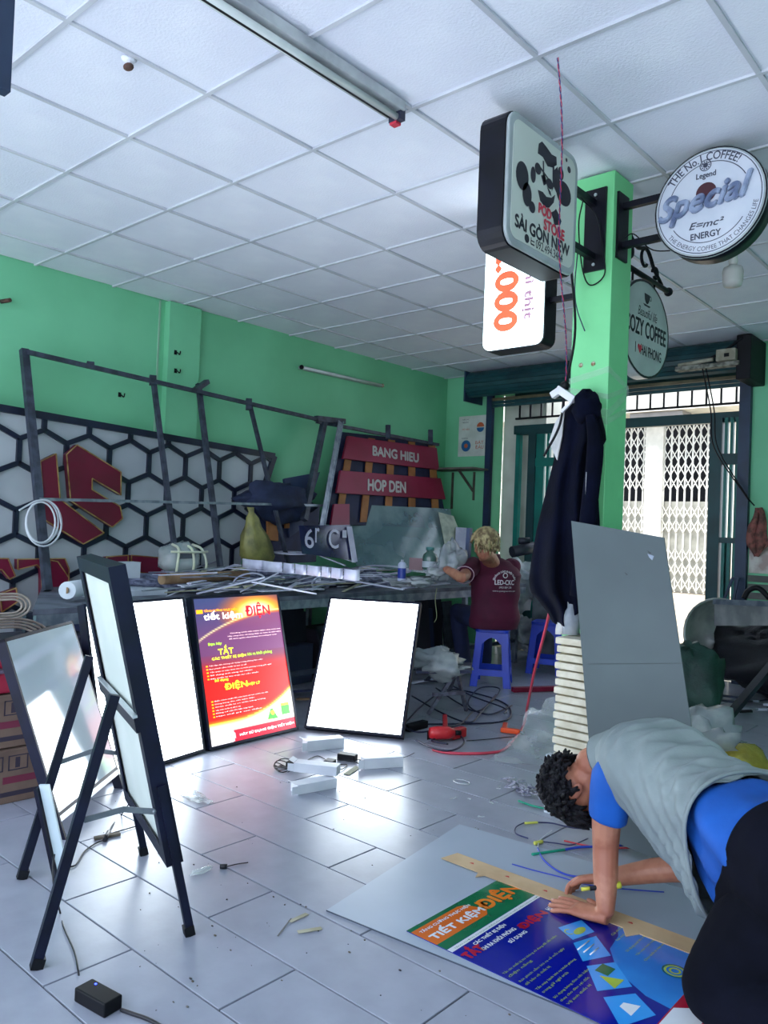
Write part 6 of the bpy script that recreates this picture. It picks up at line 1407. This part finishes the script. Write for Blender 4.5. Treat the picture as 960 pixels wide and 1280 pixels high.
def hand(mb, wrist, d, up, side, s=1.0, curl=(.15,.15,.18,.22), spread=.12, thumb=.6, thumb_curl=.2):
    """palm, four unequal fingers and a thumb; d = finger direction, up = back of the hand, side = towards the thumb"""
    d, up, side = Vector(d).normalized(), Vector(up), Vector(side); up = (up-d*up.dot(d)).normalized(); sd_ = d.cross(up); side = sd_ if sd_.dot(side) > 0 else -sd_
    w = Vector(wrist)
    loft(mb, [(w-d*.01*s, .027*s, .02*s, side), (w+d*.02*s, .034*s, .019*s, side), (w+d*.055*s, .042*s, .017*s, side), (w+d*.088*s, .042*s, .014*s, side), (w+d*.098*s, .036*s, .009*s, side)], 16)
    ends = []
    for i, (off, L_, r) in enumerate(((.030, .078, .0088), (.010, .086, .0092), (-.011, .080, .0088), (-.031, .062, .0078))):
        c = curl[i]; a = (1.5-i)*spread*.5; dd = (d*math.cos(a)+side*math.sin(a)).normalized()
        p = w+d*.084*s+side*off*s+up*.001; pts = [p-dd*.012*s, p+dd*.005*s]; ang = 0
        for f_ in (.46, .31, .23):
            ang += c; q = pts[-1]+(dd*math.cos(ang)-up*math.sin(ang))*L_*f_*s; pts.append(q)
        mb.tube(spline(pts, 3), [r*s*x for x in (1.05,1.06,1.07,1.05,1.02,1.0,1.03,1.0,.96,.93,.92,.88,.7)], 10); mb.ball(pts[-1], r*s*.72, 10, 6)
        ends.append((pts[-1], dd*math.cos(ang)-up*math.sin(ang), r*s))
    p = w+d*.02*s+side*.024*s; td = (d*math.cos(thumb)+side*math.sin(thumb)).normalized()
    pts = [p-td*.01*s, p+td*.025*s, p+td*.058*s-up*.004*s, p+(td*.082+d*.008)*s-up*(.004+thumb_curl*.03)*s]
    mb.tube(spline(pts, 4), [.015*s,.0155*s,.0155*s,.015*s,.014*s,.013*s,.0125*s,.0118*s,.0115*s,.011*s,.0108*s,.0095*s,.0075*s], 10); mb.ball(pts[-1], .0078*s, 10, 6)
    return ends
def headshape(mb, c, crown, fdir, s=1.0):
    """skull, face, nose, lips, ears as overlapping forms (merged by the remesh)"""
    c, u, f = Vector(c), Vector(crown).normalized(), Vector(fdir); f = (f-u*f.dot(u)).normalized(); r = f.cross(u)
    def E(off, rad):
        base = len(mb.v); o = c+f*off[0]*s+r*off[1]*s+u*off[2]*s; n, m = 18, 12
        for i in range(m+1):
            for k in range(n):
                ph, th_ = PI*i/m, 2*PI*k/n
                mb.v.append(tuple(o+f*rad[0]*s*math.sin(ph)*math.cos(th_)+r*rad[1]*s*math.sin(ph)*math.sin(th_)-u*rad[2]*s*math.cos(ph)))
        for i in range(m):
            for k in range(n): mb.smooth.add(len(mb.f)); mb.f.append((base+i*n+k, base+i*n+(k+1) % n, base+(i+1)*n+(k+1) % n, base+(i+1)*n+k))
    E((-.005, 0, .035), (.098, .077, .083)); E((.020, 0, -.035), (.070, .060, .075)); E((.052, 0, -.085), (.030, .032, .026)); E((.085, 0, -.018), (.020, .013, .028)); E((.097, 0, -.030), (.013, .014, .011))
    E((.080, 0, -.060), (.014, .024, .007)); E((.078, 0, -.070), (.013, .022, .007)); E((.074, 0, .018), (.018, .055, .012))
    for q in (-1, 1): E((.055, q*.038, -.030), (.028, .022, .024)); E((-.005, q*.078, -.012), (.020, .010, .032)); E((-.012, q*.084, .002), (.022, .008, .024))
    return c, u, f, r
RM = lambda v: [('REMESH', dict(mode='VOXEL', voxel_size=v, use_smooth_shade=True)), ('SMOOTH', dict(iterations=3, factor=.5))]
# ------------------------------------------------------------------ person 1: kneeling, cutting on the floor
p1 = thing('person', 'person kneeling in grey vest and blue shirt, left hand planted on the blue poster', 'person', (-.68, 2.2, 0))
shC = V(-1.07, 2.60, .50); heading = V(-.89, .45, 0); left = V(-.45, -.89, 0)
shL = V(-1.135, 2.455, .475); shR = V(-.99, 2.80, .47)
pelv = V(-.60, 2.30, .45)
wrL = onz(757, 1141, .045); elL = ond(757, 1058, 2.62)
body = MB()
# arms
limb(body, [shL, (shL+elL)/2+V(-.005,0,.0), elL, (elL+wrL)/2, wrL+V(0,0,.012)], [.055, .050, .043, .040, .029])
fi = hand(body, wrL+V(-.0,.0,-.012), V(-1,-.04,-.06), V(0,0,1), V(0,1,0), 1.12, curl=(.05,.05,.06,.1), spread=.22, thumb=.75, thumb_curl=.0)
wrR = onz(757, 1098, .075); elR = V(-.80, 2.72, .16)
elR = ond(880, 1078, 2.62)
limb(body, [shR, (shR+elR)/2, elR, (elR+wrR)/2, wrR], [.055, .048, .043, .040, .028])
hdR = (wrR-elR).normalized()
fr_ = hand(body, wrR, V(-.85,-.2,-.25), V(.0,.35,.9), V(0,-1,0), 1.0, curl=(.5,.6,.62,.65), spread=.02, thumb=.35, thumb_curl=.5)
# torso core, neck, head
loft(body, [(pelv+V(.05,-.02,-.06), .11, .08, left), (pelv+V(0,0,-.03), .125, .08, left), (pelv.lerp(shC,.5)+V(0,0,-.02), .11, .075, left), (shC+V(0,0,-.02), .16, .10, left), (shC+heading*.06, .10, .07, left)], 20)
for a_, b2 in ((shC, shL), (shC, shR)): limb(body, [a_, (a_+b2)/2, b2], [.07, .065, .055])
hc = V(-1.332, 2.605, .366)
limb(body, [shC+heading*.03, V(-1.20, 2.63, .49), V(-1.285, 2.61, .45)], [.062, .055, .055])
crown = V(-.42, -.02, -.90); fdir = V(.70, .42, -.45)
HC = headshape(body, hc, crown, fdir, 1.0)
# legs under the trousers
knL = V(-.68, 2.12, .07); knR = V(-.62, 2.46, .07); hpL = V(-.57, 2.17, .38); hpR = V(-.50, 2.40, .40)
for h_, k_, a_ in ((hpL, knL, V(-.22, 1.98, .06)), (hpR, knR, V(-.14, 2.32, .06))):
    limb(body, [h_+V(0,0,-.04), (h_+k_)/2, k_], [.07, .065, .055]); limb(body, [k_, (k_+a_)/2, a_], [.055, .055, .04])
for f_, a_ in ((V(-.22,1.98,.06), 0), (V(-.14,2.32,.06), 0)): limb(body, [f_, f_+V(.10,-.03,-.01)], [.038, .03])
bod1 = obj('body', body, skin, p1, mods=RM(.0042))
b_ = MB()
for pt_, dd, r in fi: b_.ball(pt_-dd*.004+V(0,0,r*.55), r*.62, 8, 5, sc=(1.2,.9,.35))
obj('fingernails', b_, nail, bod1)
# eyes and brows
eyb2 = MB(); c, u_, f_, r_ = HC
for q in (-1, 1): eyb2.ball(c+f_*.072+r_*q*.031-u_*.002, .0105, 10, 8)
obj('eyes', eyb2, M('eye_dark', (46, 34, 30), rough=.2), bod1)
# hair: thick black shell with locks over crown, nape and fringe
hm = M('black_hair', (15, 15, 24), (8, 8, 14), rough=.6, spec=.3, scale=30, stretch=(1,1,6), bump=.7, bscale=60)
def hair(parent, c, u, f, r, mat, shell=1.10, locks=140, L_=.06, seed=1, face=.38, nape=-.05, name='hair'):
    mb = MB(); rr = random.Random(seed); n, m = 36, 24; base = 0
    keep = []
    def dirv(i, k):
        ph, th_ = PI*i/m, 2*PI*k/n; return f*math.sin(ph)*math.cos(th_)+r*math.sin(ph)*math.sin(th_)+u*math.cos(ph)
    for i in range(m+1):
        for k in range(n):
            d = dirv(i, k); df, du, dr2 = d.dot(f), d.dot(u), d.dot(r)
            rad = 1/math.sqrt((df/.102)**2+(dr2/.082)**2+(du/.092)**2)
            mb.v.append(tuple(c+u*.032-f*.004+d*rad*(shell+.05*noise.noise(d*6+V(seed,0,0)))))
    def ok(d):
        df, du = d.dot(f), d.dot(u)
        return du > nape-.55*max(0, -df) and not (df > face and du < .42) and not (abs(d.dot(r)) > .62 and df > -.15 and du < .05)
    for i in range(m):
        for k in range(n):
            if ok(dirv(i+.5, k+.5)): mb.smooth.add(len(mb.f)); mb.f.append((i*n+k, (i+1)*n+k, (i+1)*n+(k+1) % n, i*n+(k+1) % n))
    ct = 0
    while ct < locks:
        i, k = rr.uniform(0, m), rr.uniform(0, n); d = dirv(i, k)
        if not ok(d): continue
        ct += 1
        df, du, dr2 = d.dot(f), d.dot(u), d.dot(r); rad = 1/math.sqrt((df/.102)**2+(dr2/.082)**2+(du/.092)**2)*shell
        p = c+u*.032+d*rad*.96; flow = (-u*.75+d*.12+f*(.5 if df > 0 else -.1)+V(rr.uniform(-.3,.3), rr.uniform(-.3,.3), rr.uniform(-.5,.05))).normalized()
        l = L_*rr.uniform(.5, 1.1); a = p+flow*l*.5+d*.012; e = p+flow*l+d*.004-V(0,0,l*.15)
        mb.tube([p, a, e], [.010, .0085, .003], 5, cap=False)
    return obj(name, mb, mat, parent, mods=[('SOLIDIFY', dict(thickness=.004))])
hair(p1, c, u_, f_, r_, hm, locks=800, L_=.055, seed=4, shell=1.16, nape=-.30)
# grey vest: shell lofted along the spine with the front hanging towards the floor
vm = M('grey_vest_cloth', (138, 150, 150), (122, 134, 136), rough=.85, scale=3, bump=.12, bscale=120)
vmd = M('vest_trim', (78, 92, 96), (66, 80, 84), rough=.8)
tee = M('bright_blue_shirt', (5, 88, 180), (3, 74, 158), rough=.75, scale=4, bump=.1, bscale=100)
trm = M('black_navy_trousers', (14, 16, 29), (9, 11, 20), rough=1, scale=4, bump=.35, bscale=14, spec=.12)
ax1 = (pelv-shC).normalized(); upv = V(0,0,1)
def vest_sec(t, w, top, bot, lean=0):
    """ring round the spine at fraction t: half width w, top height, bottom depth"""
    c = shC.lerp(pelv, t); pts = []
    for k in range(80):
        a = 2*PI*k/80; x = math.cos(a); z = math.sin(a)
        rr = top if z > 0 else bot
        wz = w*(1-.25*max(0, -z)) ; p = c+left*(wz*math.copysign(abs(x)**.85, x))+upv*(rr*math.copysign(abs(z)**.9, z))+ax1*lean*max(0, -z)
        pts.append(p)
    return pts
def shell(rings, wr=0, seed=0, fold=None):
    mb = MB(); n = len(rings[0])
    # resample rings
    R = []
    for i in range(len(rings)-1):
        NS = 9
        for j in range(NS):
            t = j/NS; R.append([rings[i][k].lerp(rings[i+1][k], t) for k in range(n)])
    R.append(rings[-1]); m = len(R)
    for i, ring in enumerate(R):
        c = sum(ring, Vector())/n
        for k, p in enumerate(ring):
            d = (p-c).normalized(); q = p+d*(wr*fold(i/(m-1), k/n, p) if fold else 0); mb.v.append(tuple(q))
    for i in range(m-1):
        for k in range(n): mb.smooth.add(len(mb.f)); mb.f.append((i*n+k, (i+1)*n+k, (i+1)*n+(k+1) % n, i*n+(k+1) % n))
    return mb
def neck_sec(c, d, w, h):
    d = d.normalized(); a = (left-d*left.dot(d)).normalized(); b = a.cross(d); b = b if b.z > 0 else -b
    return [c+a*(w*math.cos(2*PI*k/80))+b*(h*math.sin(2*PI*k/80)) for k in range(80)]
vsn = neck_sec(V(-1.250, 2.628, .462), V(-1, 0, -.55), .082, .078)
rings = [vsn, neck_sec(V(-1.215, 2.632, .488), V(-1, .1, -.30), .088, .080), neck_sec(V(-1.165, 2.63, .498), V(-1, .3, 0), .125, .095), vest_sec(-.13, .165, .115, .08), vest_sec(0, .20, .135, .10), vest_sec(.10, .215, .145, .16, .0), vest_sec(.30, .20, .135, .22, .04), vest_sec(.5, .19, .128, .27, .03), vest_sec(.66, .19, .13, .31, .0), vest_sec(.76, .195, .135, .30, -.02)]
def fold1(i, k, p):
    x, z = p.dot(ax1), p.z
    ph = x*88+z*z*90+z*16+3.0*noise.noise(p*3.2)
    rg = 1-2*abs(math.sin(ph*.5))**.7
    r2_ = 1-2*abs(math.sin(x*62-z*26+4*noise.noise(p*5+V(3,0,0))))**.8
    env = min(1, max(.08, (i-.22)*2.6))*(.55+.6*noise.noise(p*4+V(9,0,0)))
    return (rg*.75+r2_*.35)*max(0, env)+.45*noise.noise(p*9)
v_ = shell(rings, .027, 1, fold1)
obj('vest', v_, vm, p1, mods=[('SUBSURF', dict(levels=1, render_levels=1)), ('SOLIDIFY', dict(thickness=.006, offset=1))])
# trim at collar and armhole, pocket welt
def ringtube(ring, r, idx=None): return MB().tube([ring[k] for k in (idx or range(len(ring)))], r, 6, close=idx is None)
obj('vest_collar', ringtube(vsn, .007), vmd, p1)
obj('vest_hem', ringtube(vest_sec(.765, .199, .139, .305, -.02), .006), vm, p1)
ah = [shL+left*.075+V(0,0,0)+(upv*math.cos(a)*.095+ax1*math.sin(a)*.07+V(-.02,0,-.02)) for a in [2*PI*i/24 for i in range(24)]]
# blue shirt: torso under the vest, sleeve, shirt tail over the hips
sh = MB(); b_rings = [vest_sec(.55, .14, .09, .13), vest_sec(.70, .155, .098, .22), vest_sec(.86, .186, .122, .25), vest_sec(1.02, .20, .127, .21), vest_sec(1.16, .205, .10, .20)]
fold2 = lambda i, k, p: math.sin(p.dot(ax1)*30+p.z*50+2*noise.noise(p*4))*.8+noise.noise(p*9)
obj('shirt', shell(b_rings, .011, 2, fold2), tee, p1, mods=[('SUBSURF', dict(levels=1, render_levels=1)), ('SOLIDIFY', dict(thickness=.004))])
sv = MB(); ua = (elL-shL); cu = shL+ua*.60
loft(sv, [(shL+V(.05,.03,.02), .05, .05, heading), (shL+V(-.0,-.0,.02), .078, .075, heading), (shL+ua*.25, .074, .066, heading), (shL+ua*.48, .070, .060, heading), (cu, .068, .058, heading), (cu+ua*.005, .060, .050, heading)], 20)
obj('shirt_sleeve', sv, tee, p1, mods=[('SUBSURF', dict(levels=1, render_levels=1)), ('DISPLACE', dict(strength=.01, mid_level=.5))])
ns = MB(); loft(ns, [(shC+heading*.04, .12, .09, left), (V(-1.19, 2.615, .475), .085, .075, left), (V(-1.215, 2.60, .465), .078, .07, left)], 20); obj('shirt_neck', ns, tee, p1)
# trousers
wrings = [vest_sec(1.06, .203, .137, .262, -.17), vest_sec(1.16, .213, .143, .266, -.10), vest_sec(1.30, .215, .14, .26, -.04), vest_sec(1.43, .195, .125, .235, 0), vest_sec(1.50, .16, .095, .19, 0), vest_sec(1.53, .08, .05, .09, 0), vest_sec(1.535, .004, .004, .004, 0)]
obj('trouser_waist', shell(wrings, .004, 5, fold2), trm, p1, mods=[('SOLIDIFY', dict(thickness=.004))])
tr = MB()
loft(tr, [(pelv+V(.06,-.02,-.03), .18, .12, left), (pelv+V(.13,-.06,-.06), .20, .15, left), (pelv+V(.20,-.10,-.10), .16, .12, left)], 24)
for h_, k_, a_ in ((hpL, knL, V(-.22, 1.98, .085)), (hpR, knR, V(-.14, 2.32, .085))):
    limb(tr, [h_+V(.07,0,0), h_+V(.02,-.01,-.08), (h_+k_)/2+V(.02,0,.02), k_+V(.0,0,.045)], [.135, .125, .115, .085], 18); limb(tr, [k_+V(.0,0,.03), (k_+a_)/2+V(0,0,.02), a_], [.082, .085, .06], 16)
obj('trousers', tr, trm, p1, mods=RM(.011)+[('DISPLACE', dict(strength=.012, mid_level=.5))])
for nm_, tex_s in (('cloth_wrinkle', .09),):
    tx = bpy.data.textures.new(nm_, 'CLOUDS'); tx.noise_scale = tex_s
for o_ in p1.children:
    for md in o_.modifiers:
        if md.type == 'DISPLACE': md.texture = tx
# vest side vent / pocket seen dark at the hanging hem
pk = [ond(842, 1092, 2.33), ond(860, 1085, 2.33), ond(862, 1105, 2.33), ond(858, 1136, 2.33), ond(848, 1120, 2.33)]
# cutter held in the right hand
ct_ = thing('cutter', 'small yellow and black cutter held in the right hand of the kneeling person', 'tool', wrR+V(-.09,-.02,-.05))
ca, cb2 = ond(724, 1112, 2.56), ond(776, 1106, 2.56)
obj('handle', MB().tube([ca.lerp(cb2,.25), ca.lerp(cb2,.8)], .008, 8), blk, ct_); obj('yellow_grip', MB().tube([ca.lerp(cb2,.80), cb2], .011, 10), M('cutter_yellow', (206, 204, 70), rough=.4), ct_); obj('yellow_tip', MB().tube([ca.lerp(cb2,.05), ca.lerp(cb2,.25)], .006, 8), MATS['cutter_yellow'], ct_); obj('blade', MB().bar(ca-V(.012,0,.006), ca.lerp(cb2,.05), .007, .001), zinc, ct_)
# ------------------------------------------------------------------ person 2: seated at the bench, seen from behind
p2 = thing('person', 'person with bleached hair in maroon polo shirt seated at the bench, back to view', 'person', (-3.63, 5.53, 0))
hd2 = V(-.86, .50, 0).normalized(); lf2 = V(-hd2.y, hd2.x, 0); lf2 = V(0,0,1).cross(hd2)     # left-hand side of the person
pv = V(-3.63, 5.53, .52); sc2_ = pv+hd2*.06+V(0,0,.44)
P2L = sc2_+lf2*.18; P2R = sc2_-lf2*.18
bd = MB()
loft(bd, [(pv+V(0,0,-.03), .15, .12, lf2), (pv+V(0,0,.08), .145, .11, lf2), (pv+hd2*.02+V(0,0,.25), .145, .10, lf2), (sc2_+V(0,0,-.05), .17, .10, lf2), (sc2_+V(0,0,.02), .12, .08, lf2)], 20)
elb = sc2_+lf2*.22+hd2*.12+V(0,0,-.24); wr2 = sc2_+lf2*.10+hd2*.38+V(0,0,-.18)
elb = ond(577, 722, 6.10); wr2 = ond(557, 711, 6.28)
for s_, e_, w__ in ((P2L, elb, wr2), (P2R, P2R+hd2*.16+V(0,0,-.25), P2R+hd2*.38+lf2*.1+V(0,0,-.17))):
    limb(bd, [s_, (s_+e_)/2, e_, (e_+w__)/2, w__], [.055, .05, .042, .038, .028]); hand(bd, w__, hd2, V(0,0,1), lf2*(-1 if s_ is P2L else 1), .95, curl=(.25,.3,.3,.35))
nk = sc2_+hd2*.03+V(0,0,.10); hc2 = nk+hd2*.045+V(0,0,.145)
hc2 = ond(607, 681, 6.28)
limb(bd, [sc2_+V(0,0,.0), (sc2_+hc2)/2+V(0,0,-.01), hc2+V(0,0,-.06)], [.08, .064, .062])
H2_ = headshape(bd, hc2, V(-.18,.12,1), (hd2+V(-.0,.0,-.30)), 1.12)
k1, k2 = pv+hd2*.42+lf2*.14+V(0,0,.03), pv+hd2*.42-lf2*.12+V(0,0,.02)
ft1, ft2 = V(k1.x+.14, k1.y-.06, .07), V(k2.x+.02, k2.y, .07)
for h_, k_, f__ in ((pv+lf2*.09, k1, ft1), (pv-lf2*.09, k2, ft2)):
    limb(bd, [h_, (h_+k_)/2, k_], [.08,.07,.055]); limb(bd, [k_, (k_+f__)/2, f__], [.055,.052,.038]); limb(bd, [f__, f__+hd2*.12+V(0,0,-.03)], [.038,.03])
bod2 = obj('body', bd, skin, p2, mods=RM(.006))
c, u_, f_, r_ = H2_
eb = MB()
for q in (-1, 1): eb.ball(c+f_*.072+r_*q*.031-u_*.002, .0105, 8, 6)
obj('eyes', eb, MATS['eye_dark'], bod2)
hair(p2, c, u_, f_, r_, M('bleached_hair', (190, 172, 126), (120, 100, 72), rough=.6, scale=24, bump=.7, bscale=50), locks=240, L_=.045, seed=9, shell=1.22, nape=-.42)
mar = M('maroon_polo', (92, 16, 52), (74, 12, 44), rough=.8, scale=4, bump=.15, bscale=80)
def ring2(c, w, dpt): return [c+lf2*(w*math.copysign(abs(math.cos(a))**.8, math.cos(a)))+hd2*(dpt*math.copysign(abs(math.sin(a))**.8, math.sin(a))) for a in [2*PI*k/36 for k in range(36)]]
rr2 = [ring2(pv+V(0,0,-.055)-hd2*.01, .20, .155), ring2(pv+V(0,0,.03)-hd2*.02, .205, .155), ring2(pv+V(0,0,.15)-hd2*.02, .195, .14), ring2(pv+V(0,0,.28)-hd2*.01, .212, .14), ring2(pv+V(0,0,.38)+hd2*.01, .225, .14), ring2(sc2_+V(0,0,.0), .215, .125), ring2(sc2_+V(0,0,.05)+hd2*.01, .155, .095), ring2(sc2_+V(0,0,.085)+hd2*.02, .068, .065)]
f3 = lambda i, k, p: math.sin(p.z*34+p.x*14+2*noise.noise(p*4))*.7+noise.noise(p*8)
obj('polo_shirt', shell(rr2, .007, 3, f3), mar, p2, mods=[('SUBSURF', dict(levels=1, render_levels=1)), ('SOLIDIFY', dict(thickness=.004))])
for s_, e_ in ((P2L, elb), (P2R, P2R+hd2*.16+V(0,0,-.25))):
    d_ = e_-s_; sl_ = MB(); loft(sl_, [(s_-d_*.25, .06, .07, hd2), (s_, .088, .082, hd2), (s_+d_*.35, .078, .070, hd2), (s_+d_*.78, .078, .068, hd2)], 18); so_ = obj('sleeve', sl_, mar, p2, mods=[('SUBSURF', dict(levels=1, render_levels=1))])
    e0 = s_+d_*.77; x = d_.normalized(); a_ = (hd2-x*hd2.dot(x)).normalized(); bb = x.cross(a_)
    obj('sleeve_trim', MB().tube([e0+a_*.078*math.cos(t)+bb*.068*math.sin(t) for t in [2*PI*i/20 for i in range(20)]], .0035, 5, close=True), M('pale_pink_trim', (206, 170, 190), rough=.7), so_)
ccx = sc2_+V(0,0,.088)+hd2*.02
co_ = obj('collar', MB().grid(lambda s, t: ccx+lf2*(.07+.006*(1-t))*math.cos(2*PI*s)+hd2*(.066+.006*(1-t))*math.sin(2*PI*s)+V(0,0,.03*t-.012), 24, 3), mar, p2, mods=[('SOLIDIFY', dict(thickness=.004))])
obj('collar_trim', MB().tube([ccx+lf2*.071*math.cos(t)+hd2*.067*math.sin(t)+V(0,0,.019) for t in [2*PI*i/24 for i in range(24)]], .003, 5, close=True), MATS['pale_pink_trim'], co_)
# back print, laid on the curved back
bt_ = MB(); ox = pv-hd2*.02+V(0,0,.30); exb = -lf2   # reading direction seen from behind
exb = (hd2.cross(V(0,0,1))); o__ = ox-hd2*.158
ez_ = V(0,0,1)
text(bt_, 'QUẢNG CÁO & NỘI THẤT', o__+V(0,0,.02), exb, ez_, .26, .026, arc=(.10, PI/2, 1), fat=.0008, off=.0)
text(bt_, 'LED-CKC', o__+V(0,0,.01)-exb*.085, exb, ez_, .17, .038, fat=.0015); text(bt_, '0903 889 238', o__+V(0,0,-.02)-exb*.05, exb, ez_, .11, .016); text(bt_, 'www.quangcao-led.com', o__+V(0,0,-.05)-exb*.10, exb, ez_, .20, .016)
disc(bt_, o__+V(0,0,.085), exb, ez_, .022, r0=.015)
# press the print onto the shirt's back curve
bt_.v = [tuple(Vector(v)+hd2*(.155*(1-math.sqrt(max(0, 1-min(.95, abs((Vector(v)-o__).dot(exb))/.205)**2)))-.006)) for v in bt_.v]
obj('back_print', bt_, M('white_print', (226, 214, 222), rough=.7), p2)
tr2_ = MB(); nav = M('navy_trousers', (22, 34, 74), (16, 26, 58), rough=.85, scale=4, bump=.15)
loft(tr2_, [(pv+V(0,0,-.045), .155, .13, lf2), (pv+V(0,0,.04), .16, .13, lf2), (pv+V(0,0,.10), .145, .12, lf2)], 20)
for h_, k_, f__ in ((pv+lf2*.09, k1, ft1), (pv-lf2*.09, k2, ft2)): limb(tr2_, [h_, (h_+k_)/2, k_], [.10,.09,.072]); limb(tr2_, [k_, (k_+f__)/2, f__+V(0,0,.04)], [.072,.07,.06])
obj('trousers', tr2_, nav, p2, mods=RM(.011))
